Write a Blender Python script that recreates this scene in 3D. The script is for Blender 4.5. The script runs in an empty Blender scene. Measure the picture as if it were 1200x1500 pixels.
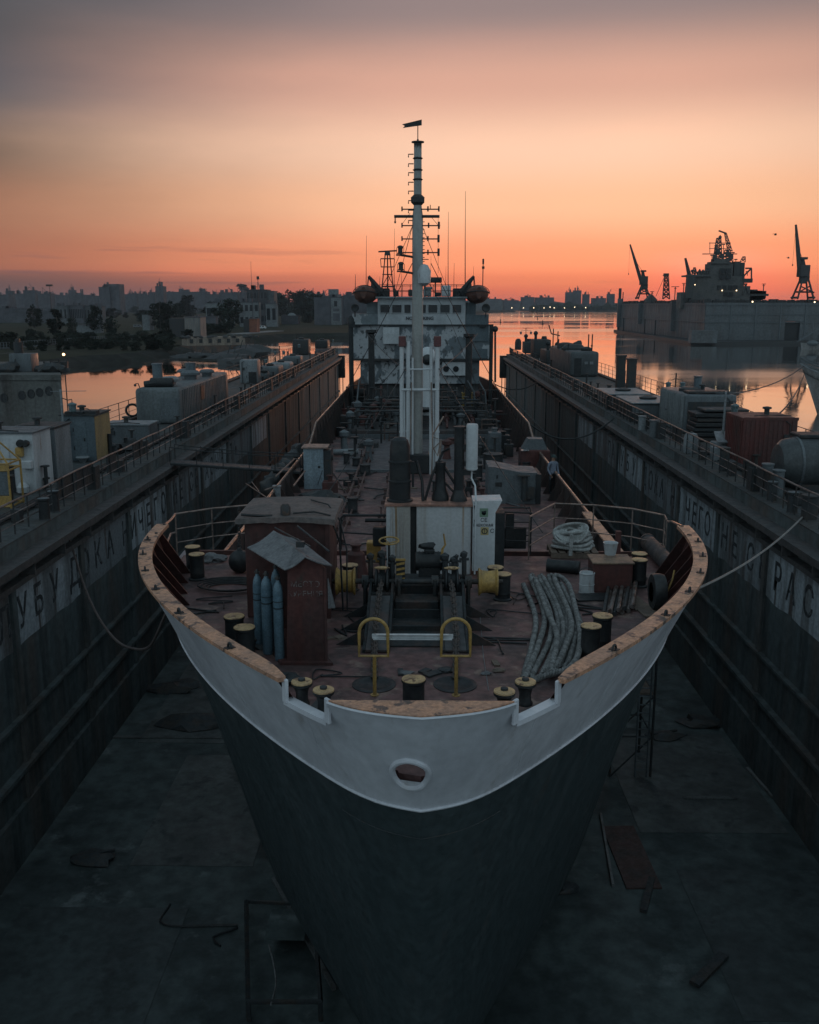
import bpy, bmesh, math, random
from mathutils import Vector, Matrix, Euler, noise
random.seed(7)
R = math.radians
scn = bpy.context.scene
col = scn.collection
# ------------------------------------------------------------------ camera
CZ = 16.4
F = 1400.0
PITCH = math.atan(302.5/F); YAW = math.atan(19*math.cos(PITCH)/F)
cam = bpy.data.objects.new('camera', bpy.data.cameras.new('camera'))
col.objects.link(cam); scn.camera = cam
cam.location = (0, 0, CZ)
cam.rotation_euler = (math.pi/2-PITCH, 0, YAW)
cam.data.sensor_fit = 'VERTICAL'; cam.data.sensor_height = 36; cam.data.lens = 36*F/1500
cam.data.clip_start = .1; cam.data.clip_end = 20000
CM = Euler(cam.rotation_euler).to_matrix()
def ray(x, y): return CM @ Vector(((x-600)/F, (750-y)/F, -1))
def P(x, y, D):                      # point on the level plane D metres under the lens
    d = ray(x, y); return Vector((0, 0, CZ)) + d*(-D/d.z)
def PY(x, y, Y):                     # point on the upright plane Y metres ahead
    d = ray(x, y); return Vector((0, 0, CZ)) + d*(Y/d.y)
# ------------------------------------------------------------------ light
SUN_AZ, SUN_EL = R(16.3), R(2.0)     # azimuth to the right of +Y
W = bpy.data.worlds.new('World'); scn.world = W; W.use_nodes = True
nt = W.node_tree; nt.nodes.clear()
def N(t, **k):
    n = nt.nodes.new(t)
    for a, b in k.items(): setattr(n, a, b)
    return n
def L(a, b): nt.links.new(a, b)
def mth(op, a, b=None, c=None, clamp=False):
    n = N('ShaderNodeMath', operation=op, use_clamp=clamp)
    for i, v in enumerate((a, b, c)):
        if v is None: continue
        if isinstance(v, (int, float)): n.inputs[i].default_value = v
        else: L(v, n.inputs[i])
    return n.outputs[0]
def s2l(c):
    return tuple(((v/255+.055)/1.055)**2.4 if v > 10 else v/255/12.92 for v in c)
def ramp(fac, stops, interp='LINEAR'):
    n = N('ShaderNodeValToRGB'); L(fac, n.inputs[0]); n.color_ramp.interpolation = interp
    el = n.color_ramp.elements
    while len(el) < len(stops): el.new(.5)
    for e, (p, c) in zip(el, stops): e.position = p; e.color = (*c, 1)
    return n.outputs[0]
def mix(f, a, b, mode='MIX'):
    n = N('ShaderNodeMix', data_type='RGBA', blend_type=mode)
    if isinstance(f, (int, float)): n.inputs[0].default_value = f
    else: L(f, n.inputs[0])
    for i, v in ((6, a), (7, b)):
        if isinstance(v, tuple): n.inputs[i].default_value = (*v, 1)
        else: L(v, n.inputs[i])
    return n.outputs[2]
tc = N('ShaderNodeTexCoord')
nrm = N('ShaderNodeVectorMath', operation='NORMALIZE'); L(tc.outputs['Generated'], nrm.inputs[0])
sp = N('ShaderNodeSeparateXYZ'); L(nrm.outputs[0], sp.inputs[0])
el = mth('MULTIPLY', mth('ARCSINE', sp.outputs[2]), 180/math.pi)       # degrees of elevation
az = mth('MULTIPLY', mth('ARCTAN2', sp.outputs[0], sp.outputs[1]), 180/math.pi)   # degrees, right positive
ef = mth('DIVIDE', mth('ADD', el, 2), 92, clamp=True)
def E(d): return (d+2)/92
def sky(*st): return ramp(ef, [(E(d), s2l(c)) for d, c in st], 'EASE')
mid = sky((-2, (120, 66, 62)), (0.0, (222, 100, 82)), (.7, (242, 116, 90)), (1.3, (252, 134, 99)), (2.6, (255, 157, 117)), (5.6, (255, 193, 154)), (8.5, (254, 206, 176)),
          (12, (220, 169, 149)), (15.7, (148, 130, 129)), (24, (104, 114, 126)), (45, (124, 146, 160)), (90, (130, 154, 166)))
lef = sky((-2, (60, 54, 58)), (0.0, (92, 76, 80)), (0.9, (112, 82, 80)), (2.4, (146, 95, 79)), (5, (152, 106, 86)), (8, (98, 82, 74)),
          (11, (60, 76, 88)), (14.5, (58, 70, 78)), (24, (84, 98, 110)), (45, (124, 146, 160)), (90, (130, 154, 166)))
back = sky((-2, (70, 84, 92)), (0.0, (118, 136, 146)), (4, (150, 172, 184)), (15, (168, 193, 205)), (40, (158, 183, 196)), (90, (130, 154, 166)))
# warp the bands a little so that the gradient is not ruled across the sky
mp = N('ShaderNodeMapping'); mp.inputs['Scale'].default_value = (2.2, 2.2, 9); L(nrm.outputs[0], mp.inputs[0])
nz = N('ShaderNodeTexNoise'); nz.inputs['Scale'].default_value = 1.6; nz.inputs['Detail'].default_value = 5; nz.inputs['Roughness'].default_value = .5
L(mp.outputs[0], nz.inputs['Vector'])
wob = mth('MULTIPLY', mth('SUBTRACT', nz.outputs[0], .5), .6)
lf = N('ShaderNodeMapRange', interpolation_type='SMOOTHSTEP'); L(mth('ADD', az, mth('MULTIPLY', wob, 14)), lf.inputs[0])
lf.inputs[1].default_value = -30; lf.inputs[2].default_value = 2; lf.inputs[3].default_value = 1; lf.inputs[4].default_value = 0
base = mix(lf.outputs[0], mid, lef)
# the far right dims a little again
rf = N('ShaderNodeMapRange', interpolation_type='SMOOTHSTEP'); L(az, rf.inputs[0])
rf.inputs[1].default_value = 10; rf.inputs[2].default_value = 46
base = mix(mth('MULTIPLY', rf.outputs[0], .75), base, lef)
bf = N('ShaderNodeMapRange', interpolation_type='SMOOTHSTEP'); L(mth('ABSOLUTE', az), bf.inputs[0])
bf.inputs[1].default_value = 45; bf.inputs[2].default_value = 110
base = mix(bf.outputs[0], base, back)
# soft wide veil of lighter cloud
veil = N('ShaderNodeMapRange', interpolation_type='SMOOTHSTEP'); L(nz.outputs[0], veil.inputs[0]); veil.inputs[1].default_value = .42; veil.inputs[2].default_value = .72
base = mix(mth('MULTIPLY', veil.outputs[0], .12), base, mix(1, base, (1.25, 1.14, 1.08), 'MULTIPLY'))
# low stratus streaks, mauve
mp2 = N('ShaderNodeMapping'); mp2.inputs['Scale'].default_value = (5, 5, 95); L(nrm.outputs[0], mp2.inputs[0])
nz2 = N('ShaderNodeTexNoise'); nz2.inputs['Scale'].default_value = 1.5; nz2.inputs['Detail'].default_value = 4; L(mp2.outputs[0], nz2.inputs['Vector'])
st = N('ShaderNodeMapRange', interpolation_type='SMOOTHSTEP'); L(nz2.outputs[0], st.inputs[0]); st.inputs[1].default_value = .56; st.inputs[2].default_value = .72
eb = ramp(ef, [(E(0), (0, 0, 0)), (E(1.3), (1, 1, 1)), (E(2.6), (.8, .8, .8)), (E(4.2), (0, 0, 0))], 'EASE')
lw = N('ShaderNodeMapRange'); L(az, lw.inputs[0]); lw.inputs[1].default_value = -24; lw.inputs[2].default_value = 0; lw.inputs[3].default_value = 1; lw.inputs[4].default_value = .2
cl = mth('MULTIPLY', mth('MULTIPLY', st.outputs[0], eb), lw.outputs[0])
base = mix(mth('MULTIPLY', cl, .75), base, s2l((132, 92, 92)))
# dusk bank along the horizon, deepest on the left
hb = ramp(mth('ADD', ef, mth('MULTIPLY', wob, .006)), [(E(-.5), (1, 1, 1)), (E(.6), (.95, .95, .95)), (E(1.35), (.85, .85, .85)), (E(1.65), (.6, .6, .6)), (E(1.9), (0, 0, 0))], 'LINEAR')
base = mix(mth('MULTIPLY', hb, mth('ADD', mth('MULTIPLY', lw.outputs[0], .85), .02)), base, s2l((84, 74, 78)))
# a pale pink-lit cloud bar over the sun
mp3 = N('ShaderNodeMapping'); mp3.inputs['Scale'].default_value = (9, 9, 70); L(nrm.outputs[0], mp3.inputs[0])
nz3 = N('ShaderNodeTexNoise'); nz3.inputs['Scale'].default_value = 1.3; nz3.inputs['Detail'].default_value = 4; L(mp3.outputs[0], nz3.inputs['Vector'])
da3 = mth('DIVIDE', mth('SUBTRACT', az, 16.2), 3.4); de3 = mth('DIVIDE', mth('SUBTRACT', el, 2.4), .75)
gl3 = mth('MULTIPLY', mth('EXPONENT', mth('MULTIPLY', mth('ADD', mth('MULTIPLY', da3, da3), mth('MULTIPLY', de3, de3)), -1)), mth('MULTIPLY', nz3.outputs[0], 1.3))
# wide diagonal wisps high up
mp4 = N('ShaderNodeMapping'); mp4.inputs['Rotation'].default_value = (0, R(-24), 0); mp4.inputs['Scale'].default_value = (2.0, 2.0, 11); L(nrm.outputs[0], mp4.inputs[0])
nz4 = N('ShaderNodeTexNoise'); nz4.inputs['Scale'].default_value = 1.5; nz4.inputs['Detail'].default_value = 6; nz4.inputs['Roughness'].default_value = .55; L(mp4.outputs[0], nz4.inputs['Vector'])
wv = N('ShaderNodeMapRange', interpolation_type='SMOOTHSTEP'); L(nz4.outputs[0], wv.inputs[0]); wv.inputs[1].default_value = .5; wv.inputs[2].default_value = .72
base = mix(mth('MULTIPLY', wv.outputs[0], .2), base, mix(1, base, (1.22, 1.10, 1.06), 'MULTIPLY'))
# glow of the sun just under the cloud
da = mth('DIVIDE', mth('SUBTRACT', az, 16.3), 4.2); de = mth('DIVIDE', mth('SUBTRACT', el, 1.1), 1.5)
gl = mth('EXPONENT', mth('MULTIPLY', mth('ADD', mth('MULTIPLY', da, da), mth('MULTIPLY', de, de)), -1))
base = mix(mth('MULTIPLY', gl, .8), base, s2l((255, 108, 98)))
da2 = mth('DIVIDE', mth('SUBTRACT', az, 16.6), 1.6); de2 = mth('DIVIDE', mth('SUBTRACT', el, .45), .2)
gl2 = mth('EXPONENT', mth('MULTIPLY', mth('ADD', mth('MULTIPLY', da2, da2), mth('MULTIPLY', de2, de2)), -1))
base = mix(mth('MULTIPLY', gl2, .95), base, s2l((255, 150, 120)))
base = mix(mth('MULTIPLY', gl3, .75, clamp=True), base, s2l((255, 176, 148)))
skyt = N('ShaderNodeTexSky', sky_type='NISHITA'); skyt.sun_disc = False; skyt.sun_elevation = SUN_EL; skyt.sun_rotation = SUN_AZ
b1 = N('ShaderNodeBackground'); L(base, b1.inputs[0]); b1.inputs[1].default_value = 1.0
b2 = N('ShaderNodeBackground'); L(skyt.outputs[0], b2.inputs[0]); b2.inputs[1].default_value = .004
ad = N('ShaderNodeAddShader'); L(b1.outputs[0], ad.inputs[0]); L(b2.outputs[0], ad.inputs[1])
wo = N('ShaderNodeOutputWorld'); L(ad.outputs[0], wo.inputs[0])
sun = bpy.data.objects.new('sun', bpy.data.lights.new('sun', 'SUN')); col.objects.link(sun)
sun.data.energy = .2; sun.data.angle = R(4); sun.data.color = (1, .45, .25)
sd = Vector((math.sin(SUN_AZ)*math.cos(SUN_EL), math.cos(SUN_AZ)*math.cos(SUN_EL), math.sin(SUN_EL)))
sun.rotation_euler = sd.to_track_quat('Z', 'Y').to_euler()
scn.view_settings.view_transform = 'Standard'; scn.view_settings.look = 'None'; scn.view_settings.exposure = 0; scn.view_settings.gamma = 1
# ------------------------------------------------------------------ helpers
class MB:
    """collects shapes in world coordinates; build() links them as one mesh object"""
    def __init__(s): s.bm = bmesh.new(); s.mi = 0
    def _tag(s, fs):
        for f in fs: f.material_index = s.mi
    def box(s, c, d, rz=0, rx=0, ry=0, bev=0, taper=1):
        r = bmesh.ops.create_cube(s.bm, size=1); v = r['verts']
        fs = {f for q in v for f in q.link_faces}
        for q in v:
            k = taper if q.co.z > 0 else 1
            q.co = Vector((q.co.x*d[0]*k, q.co.y*d[1]*k, q.co.z*d[2]))
        if bev:
            es = list({e for f in fs for e in f.edges})
            g = bmesh.ops.bevel(s.bm, geom=es, offset=min(bev, .45*min(d)), segments=1 if bev < .06 else 3, affect='EDGES', profile=.5)
            v = list({q for f in g['faces'] for q in f.verts} | {q for q in v if q.is_valid})
            fs = {f for q in v for f in q.link_faces}
        m = Matrix.Translation(c) @ Euler((rx, ry, rz)).to_matrix().to_4x4()
        for q in v: q.co = m @ q.co
        s._tag(fs); return s
    def box2(s, lo, hi, bev=0):
        return s.box([(a+b)/2 for a, b in zip(lo, hi)], [abs(b-a) for a, b in zip(lo, hi)], bev=bev)
    def cyl(s, a, b, r, r2=None, n=12, cap=True):
        a = Vector(a); b = Vector(b); r2 = r if r2 is None else r2
        q = (b-a).to_track_quat('Z', 'Y').to_matrix()
        A, B = [], []
        for i in range(n):
            t = 2*math.pi*i/n; u = q @ Vector((math.cos(t), math.sin(t), 0))
            A.append(s.bm.verts.new(a+u*r)); B.append(s.bm.verts.new(b+u*r2))
        fs = [s.bm.faces.new((A[i], A[(i+1) % n], B[(i+1) % n], B[i])) for i in range(n)]
        if cap: fs += [s.bm.faces.new(A[::-1]), s.bm.faces.new(B)]
        s._tag(fs); return s
    def tube(s, pts, r, n=6, closed=False, flat=1):
        pts = [Vector(p) for p in pts]; m = len(pts); rings = []
        up = None
        for i, p in enumerate(pts):
            a = pts[i-1] if (i > 0 or closed) else p; b = pts[(i+1) % m] if (i < m-1 or closed) else p
            t = (b-a).normalized() if (b-a).length > 1e-9 else Vector((0, 0, 1))
            if up is None: up = Vector((0, 0, 1)) if abs(t.z) < .9 else Vector((0, 1, 0))
            x = up.cross(t)
            if x.length < 1e-4: x = Vector((1, 0, 0)).cross(t)
            x.normalize(); y = t.cross(x); up = y
            rr = r[i] if isinstance(r, (list, tuple)) else r
            rings.append([s.bm.verts.new(p + x*math.cos(2*math.pi*k/n)*rr + y*math.sin(2*math.pi*k/n)*rr*flat) for k in range(n)])
        fs = []
        for i in range(m if closed else m-1):
            A, B = rings[i], rings[(i+1) % m]
            fs += [s.bm.faces.new((A[k], A[(k+1) % n], B[(k+1) % n], B[k])) for k in range(n)]
        if not closed: fs += [s.bm.faces.new(rings[0][::-1]), s.bm.faces.new(rings[-1])]
        s._tag(fs); return s
    def lathe(s, c, prof, n=20, axis='Z', sx=1, sy=1):
        c = Vector(c); rot = {'Z': Matrix.Identity(3), 'X': Matrix.Rotation(R(90), 3, 'Y'), 'Y': Matrix.Rotation(R(-90), 3, 'X')}[axis]
        rings = []
        for r, z in prof:
            r = max(r, 1e-4)
            rings.append([s.bm.verts.new(c + rot @ Vector((r*math.cos(2*math.pi*k/n)*sx, r*math.sin(2*math.pi*k/n)*sy, z))) for k in range(n)])
        fs = []
        for A, B in zip(rings, rings[1:]):
            fs += [s.bm.faces.new((A[k], A[(k+1) % n], B[(k+1) % n], B[k])) for k in range(n)]
        fs += [s.bm.faces.new(rings[0][::-1]), s.bm.faces.new(rings[-1])]
        s._tag(fs); return s
    def poly(s, pts):
        f = s.bm.faces.new([s.bm.verts.new(Vector(p)) for p in pts]); s._tag([f]); return s
    def prism(s, pts, d):
        d = Vector(d); A = [s.bm.verts.new(Vector(p)) for p in pts]; B = [s.bm.verts.new(Vector(p)+d) for p in pts]; n = len(A)
        fs = [s.bm.faces.new(A[::-1]), s.bm.faces.new(B)] + [s.bm.faces.new((A[i], A[(i+1) % n], B[(i+1) % n], B[i])) for i in range(n)]
        s._tag(fs); bmesh.ops.recalc_face_normals(s.bm, faces=fs); return s
    def sheet(s, rows):
        g = [[s.bm.verts.new(Vector(p)) for p in r] for r in rows]; fs = []
        for a, b in zip(g, g[1:]):
            for i in range(len(a)-1): fs.append(s.bm.faces.new((a[i], a[i+1], b[i+1], b[i])))
        s._tag(fs); return s
    def sphere(s, c, r, n=12, sq=(1, 1, 1)):
        g = bmesh.ops.create_uvsphere(s.bm, u_segments=n, v_segments=max(6, n*2//3), radius=1)
        for v in g['verts']: v.co = Vector(c) + Vector((v.co.x*r*sq[0], v.co.y*r*sq[1], v.co.z*r*sq[2]))
        s._tag({f for v in g['verts'] for f in v.link_faces}); return s
    def ico(s, c, r, sub=2, rough=.0, sq=(1, 1, 1), seed=0):
        g = bmesh.ops.create_icosphere(s.bm, subdivisions=sub, radius=1)
        for v in g['verts']:
            k = 1 + rough*noise.noise(v.co*1.7+Vector((seed, seed*2.3, 0))) + .5*rough*noise.noise(v.co*4.1+Vector((0, seed, seed)))
            v.co = Vector(c) + Vector((v.co.x*r*sq[0]*k, v.co.y*r*sq[1]*k, v.co.z*r*sq[2]*k))
        s._tag({f for v in g['verts'] for f in v.link_faces}); return s
    def build(s, name, mats, parent=None, smooth=35, recalc=True):
        me = bpy.data.meshes.new(name)
        if recalc: bmesh.ops.recalc_face_normals(s.bm, faces=s.bm.faces)
        if parent is not None:
            off = wloc(parent)
            for v in s.bm.verts: v.co -= off
        s.bm.to_mesh(me); s.bm.free()
        for m in (mats if isinstance(mats, (list, tuple)) else [mats]): me.materials.append(m)
        if smooth:
            me.shade_smooth(); me.set_sharp_from_angle(angle=R(smooth))
        o = bpy.data.objects.new(name, me); col.objects.link(o)
        if parent is not None: o.parent = parent
        return o
def wloc(o):
    v = Vector(o.location)
    while o.parent is not None: o = o.parent; v = v + Vector(o.location)
    return v
def tag(o, label, cat, group=None):
    o['label'] = label; o['category'] = cat
    if group: o['group'] = group
    return o
def thing(name, loc, label, cat, group=None, rz=0):
    o = bpy.data.objects.new(name, None); col.objects.link(o); o.location = loc; o.rotation_euler = (0, 0, rz)
    o.empty_display_size = .2
    return tag(o, label, cat, group)
def struct(o, kind='structure'): o['kind'] = kind; return o
def dup(o, loc=None, rz=None, label=None, group=None):
    def rec(a, par):
        c = a.copy(); col.objects.link(c)
        if par is not None: c.parent = par; c.matrix_parent_inverse = a.matrix_parent_inverse.copy()
        for ch in a.children: rec(ch, c)
        return c
    c = rec(o, None)
    if loc is not None: c.location = loc
    if rz is not None: c.rotation_euler = (0, 0, rz)
    if label: c['label'] = label
    if group: c['group'] = group
    return c
def dup_part(o, parent, loc):
    """copy a part built round its own origin"""
    c = o.copy(); col.objects.link(c); c.parent = parent; c.location = Vector(loc)-wloc(parent)
    for ch in o.children:
        d = ch.copy(); col.objects.link(d); d.parent = c
    return c
def arc(c, r, a0, a1, n, ax=(1, 0, 0), ay=(0, 0, 1)):
    ax = Vector(ax); ay = Vector(ay)
    return [Vector(c)+ax*r*math.cos(R(a0+(a1-a0)*i/n))+ay*r*math.sin(R(a0+(a1-a0)*i/n)) for i in range(n+1)]
def sag(a, b, s, n=14):
    a = Vector(a); b = Vector(b)
    return [a.lerp(b, i/n)-Vector((0, 0, s*4*(i/n)*(1-i/n))) for i in range(n+1)]
def lettering(txt, loc, size, mat, parent, rot=(R(90), 0, 0), sx=1, name='lettering', align='CENTER', bold=0):
    c = bpy.data.curves.new(name, 'FONT'); c.body = txt; c.size = size; c.align_x = align; c.align_y = 'CENTER'; c.extrude = .004; c.offset = bold
    tmp = bpy.data.objects.new(name, c); col.objects.link(tmp); bpy.context.view_layer.update()
    me = bpy.data.meshes.new_from_object(tmp.evaluated_get(bpy.context.evaluated_depsgraph_get())); bpy.data.objects.remove(tmp); bpy.data.curves.remove(c)
    me.name = name; me.materials.clear(); me.materials.append(mat)
    o = bpy.data.objects.new(name, me); col.objects.link(o)
    o.parent = parent; o.location = Vector(loc)-(wloc(parent) if parent else Vector()); o.rotation_euler = rot; o.scale = (sx, 1, 1)
    return o
# ------------------------------------------------------------------ materials
MATS = {}
def M(name, c1, c2=None, scale=2.0, lo=.45, hi=.62, rough=.6, metal=0, bump=.15, bscale=None, streak=1, c3=None, c3s=None, c3lo=.6, c3hi=.7, spec=.5, var=.25, emit=None, es=0):
    if name in MATS: return MATS[name]
    m = bpy.data.materials.new(name); m.use_nodes = True; t = m.node_tree; b = t.nodes['Principled BSDF']
    MATS[name] = m
    b.inputs['Roughness'].default_value = rough; b.inputs['Metallic'].default_value = metal; b.inputs['Specular IOR Level'].default_value = spec
    if emit:
        b.inputs['Emission Color'].default_value = (*emit, 1); b.inputs['Emission Strength'].default_value = es
    def n(tp, **k):
        q = t.nodes.new(tp)
        for a, v in k.items(): setattr(q, a, v)
        return q
    tcn = n('ShaderNodeTexCoord'); mpn = n('ShaderNodeMapping'); mpn.inputs['Scale'].default_value = (1, 1, 1/streak); t.links.new(tcn.outputs['Object'], mpn.inputs[0])
    def nz(sc, det=6, raw=False):
        q = n('ShaderNodeTexNoise'); q.inputs['Scale'].default_value = sc; q.inputs['Detail'].default_value = det; q.inputs['Roughness'].default_value = .62
        t.links.new(tcn.outputs['Object'] if raw else mpn.outputs[0], q.inputs['Vector']); return q.outputs[0]
    def mr(v, a, bb, c=0, d=1):
        q = n('ShaderNodeMapRange', interpolation_type='SMOOTHSTEP'); t.links.new(v, q.inputs[0])
        for i, x in enumerate((a, bb, c, d)): q.inputs[i+1].default_value = x
        return q.outputs[0]
    def mx(f, a, bb, mode='MIX'):
        q = n('ShaderNodeMix', data_type='RGBA', blend_type=mode)
        if isinstance(f, float): q.inputs[0].default_value = f
        else: t.links.new(f, q.inputs[0])
        for i, v in ((6, a), (7, bb)):
            if isinstance(v, tuple): q.inputs[i].default_value = (*v, 1)
            else: t.links.new(v, q.inputs[i])
        return q.outputs[2]
    out = c1
    if c2: out = mx(mr(nz(scale), lo, hi), c1, c2)
    if c3: out = mx(mr(nz(c3s or scale*3.1), c3lo, c3hi), out, c3)
    if var:
        v = mr(nz(scale*6.3, 3, True), .25, .75, 1-var, 1+var)
        q = n('ShaderNodeCombineColor')
        for i in range(3): t.links.new(v, q.inputs[i])
        out = mx(1.0, out, q.outputs[0], 'MULTIPLY')
    if isinstance(out, tuple): b.inputs['Base Color'].default_value = (*out, 1)
    else: t.links.new(out, b.inputs['Base Color'])
    if rough < .95:
        t.links.new(mr(nz(scale*2.3, 4), .3, .7, max(.05, rough-.14), min(1, rough+.14)), b.inputs['Roughness'])
    if bump:
        bn = n('ShaderNodeBump'); bn.inputs['Strength'].default_value = bump; bn.inputs['Distance'].default_value = .03
        t.links.new(nz(bscale or scale*4, 5, True), bn.inputs['Height']); t.links.new(bn.outputs[0], b.inputs['Normal'])
    return m
hull_white = M('hull_white', (.575, .57, .60), (.485, .48, .51), .9, .4, .7, .42, bump=.35, bscale=.9, streak=3.5, c3=(.33, .30, .28), c3s=2.2, c3lo=.57, c3hi=.8, var=.08)
hull_black = M('hull_black', (.036, .049, .052), (.046, .059, .062), 1.0, .45, .7, .55, bump=.1, streak=3, c3=(.052, .050, .048), c3s=2, c3lo=.6, c3hi=.78)
white_old = M('white_old', (.46, .47, .48), (.36, .37, .38), 1.6, .4, .65, .5, streak=5, c3=(.20, .12, .07), c3s=2.2, c3lo=.62, c3hi=.74, var=.1)
white_clean = M('white_clean', (.52, .53, .54), (.45, .46, .47), 2.2, .45, .65, .45, bump=.05, streak=4, var=.08)
white_rust = M('white_rust', (.44, .44, .445), (.33, .30, .27), 2.5, .46, .62, .5, bump=.05, streak=30, c3=(.26, .15, .06), c3s=3.0, c3lo=.56, c3hi=.66, var=.1)
peel = M('peeling_white', (.36, .37, .385), (.12, .14, .155), .8, .48, .52, .6, bump=.1, streak=1.6, c3=(.08, .085, .09), c3s=2.6, c3lo=.56, c3hi=.60, var=.12)
deck_red = M('deck_red', (.128, .064, .060), (.066, .042, .041), 1.0, .44, .60, .6, bump=.5, bscale=2.4, c3=(.17, .115, .095), c3s=2.6, c3lo=.56, c3hi=.66, spec=.45, var=.35)
red_brown = M('red_brown', (.085, .032, .028), (.06, .03, .028), 1.5, .42, .6, .6, bump=.12, streak=3, c3=(.05, .035, .03), c3s=4, spec=.35)
cap_wood = M('cap_orange', (.50, .255, .155), (.36, .20, .135), 3.0, .42, .6, .5, bump=.2, c3=(.09, .065, .055), c3s=4, c3lo=.54, c3hi=.62, var=.3)
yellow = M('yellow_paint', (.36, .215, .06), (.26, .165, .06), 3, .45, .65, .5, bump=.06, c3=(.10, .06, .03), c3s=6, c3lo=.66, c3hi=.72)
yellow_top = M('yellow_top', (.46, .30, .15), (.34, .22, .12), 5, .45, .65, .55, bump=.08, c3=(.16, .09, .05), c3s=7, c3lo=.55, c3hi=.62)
black = M('black_paint', (.016, .018, .020), (.028, .028, .028), 3, .45, .65, .55, bump=.12, spec=.4)
dark = M('dark_steel', (.030, .034, .037), (.045, .038, .034), 2.5, .45, .62, .6, bump=.2, c3=(.07, .04, .028), c3s=4, c3lo=.62, c3hi=.72, spec=.4)
grey = M('grey_paint', (.095, .108, .116), (.072, .08, .087), 2, .42, .62, .55, bump=.06, streak=4, c3=(.09, .06, .045), c3s=3, c3lo=.66, c3hi=.76)
ltgrey = M('light_grey', (.19, .205, .215), (.14, .15, .157), 2, .42, .62, .55, bump=.06, streak=4, c3=(.14, .09, .06), c3s=3, c3lo=.66, c3hi=.76)
bluegrey = M('blue_grey', (.09, .115, .13), (.07, .09, .105), 2, .42, .62, .5, bump=.05, streak=4, c3=(.10, .07, .05), c3s=4, c3lo=.68, c3hi=.76)
canvas = M('canvas_grey', (.12, .12, .125), (.085, .085, .09), 3, .4, .65, .85, bump=.35, bscale=7)
rope_mat = M('rope', (.24, .235, .23), (.12, .118, .115), 7, .38, .62, .9, bump=.7, bscale=60, var=.3)
rope_white = M('rope_white', (.38, .38, .37), (.24, .24, .23), 6, .4, .62, .9, bump=.7, bscale=60)
wood = M('old_timber', (.15, .11, .085), (.10, .075, .06), 3, .4, .65, .8, bump=.3, c3=(.06, .05, .045), c3s=7)
glass_dark = M('dark_glass', (.018, .022, .026), rough=.12, bump=0, var=0, spec=.6)
red_box = M('container_red', (.10, .028, .024), (.075, .03, .026), 1.5, .42, .62, .6, bump=.08, streak=4, c3=(.05, .035, .03), c3s=4)
orange = M('lifeboat_orange', (.10, .036, .022), (.065, .03, .024), 2, .42, .65, .6, bump=.08)
wall_rust = M('dock_wall', (.078, .094, .097), (.082, .072, .066), .5, .42, .62, .75, bump=.25, bscale=3, streak=7, c3=(.04, .048, .05), c3s=1.2, c3lo=.46, c3hi=.66, spec=.3)
wall_band = M('dock_band', (.27, .29, .31), (.13, .135, .14), .9, .46, .62, .7, bump=.15, streak=9, c3=(.07, .055, .05), c3s=1.3, c3lo=.54, c3hi=.66, spec=.3)
floor_mat = M('dock_floor', (.070, .086, .086), (.042, .052, .053), .30, .44, .58, .65, bump=.5, bscale=2, c3=(.12, .135, .135), c3s=.9, c3lo=.58, c3hi=.70, var=.35, spec=.3)
wall_bands = [wall_band]+[M('dock_band_%s' % n, tuple(.29*k*q for q in (.93, 1, 1.07)), tuple(.135*k*q for q in (.97, 1, 1.03)), .9+i*.3, .42+.03*i, .58+.03*i, .7, bump=.15, streak=9, c3=(.07, .055, .05), c3s=1.1+.3*i, c3lo=.48+.03*i, c3hi=.64) for i, (n, k) in enumerate((('worn', .75), ('fresh', 1.2), ('dull', .55)))]
ink = M('faded_black', (.032, .035, .038), (.15, .158, .165), 2.2, .50, .64, .7, bump=0, spec=.3)
ink_solid = M('black_ink', (.02, .022, .03), rough=.6, bump=0, var=0)
concrete = M('concrete_grey', (.19, .19, .19), (.145, .145, .145), .12, .42, .62, .85, bump=.1, bscale=1, streak=4, c3=(.10, .095, .09), c3s=.3, c3lo=.62, c3hi=.75, spec=.3)
steel_pale = M('steel_pale', (.088, .096, .102), (.070, .071, .073), .2, .42, .62, .6, bump=.05, streak=5, c3=(.09, .07, .06), c3s=.5, c3lo=.62, c3hi=.75)
city = M('city_grey', (.10, .10, .11), (.08, .08, .09), .03, .42, .62, .9, bump=0, spec=.2)
city_pale = M('city_pale', (.12, .125, .13), (.09, .095, .10), .05, .42, .62, .9, bump=0, spec=.2)
brick = M('brick_red', (.20, .075, .045), (.14, .06, .045), .3, .42, .62, .9, bump=0)
grass = M('grass_ground', (.022, .028, .018), (.030, .031, .022), .02, .42, .62, .95, bump=.3, bscale=.6, c3=(.014, .018, .014), c3s=.08, spec=.1)
bank = M('bank_mud', (.030, .029, .026), (.020, .023, .018), .05, .42, .62, .95, bump=.4, bscale=.4, spec=.1)
leaf = M('foliage', (.017, .024, .016), (.010, .015, .011), .5, .42, .62, .8, bump=0, spec=.2)
bark = M('bark', (.05, .04, .032), rough=.9, bump=.3)
lamp_lit = M('lamp_lit', (.8, .6, .4), rough=.4, bump=0, var=0, emit=(1, .55, .25), es=6)
lamp_pale = M('lamp_pale', (.8, .7, .5), rough=.4, bump=0, var=0, emit=(1, .72, .42), es=3.5)
tin = M('bare_tin', (.5, .5, .5), (.4, .36, .33), 3, .45, .6, .32, metal=.8, bump=.05)
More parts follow.
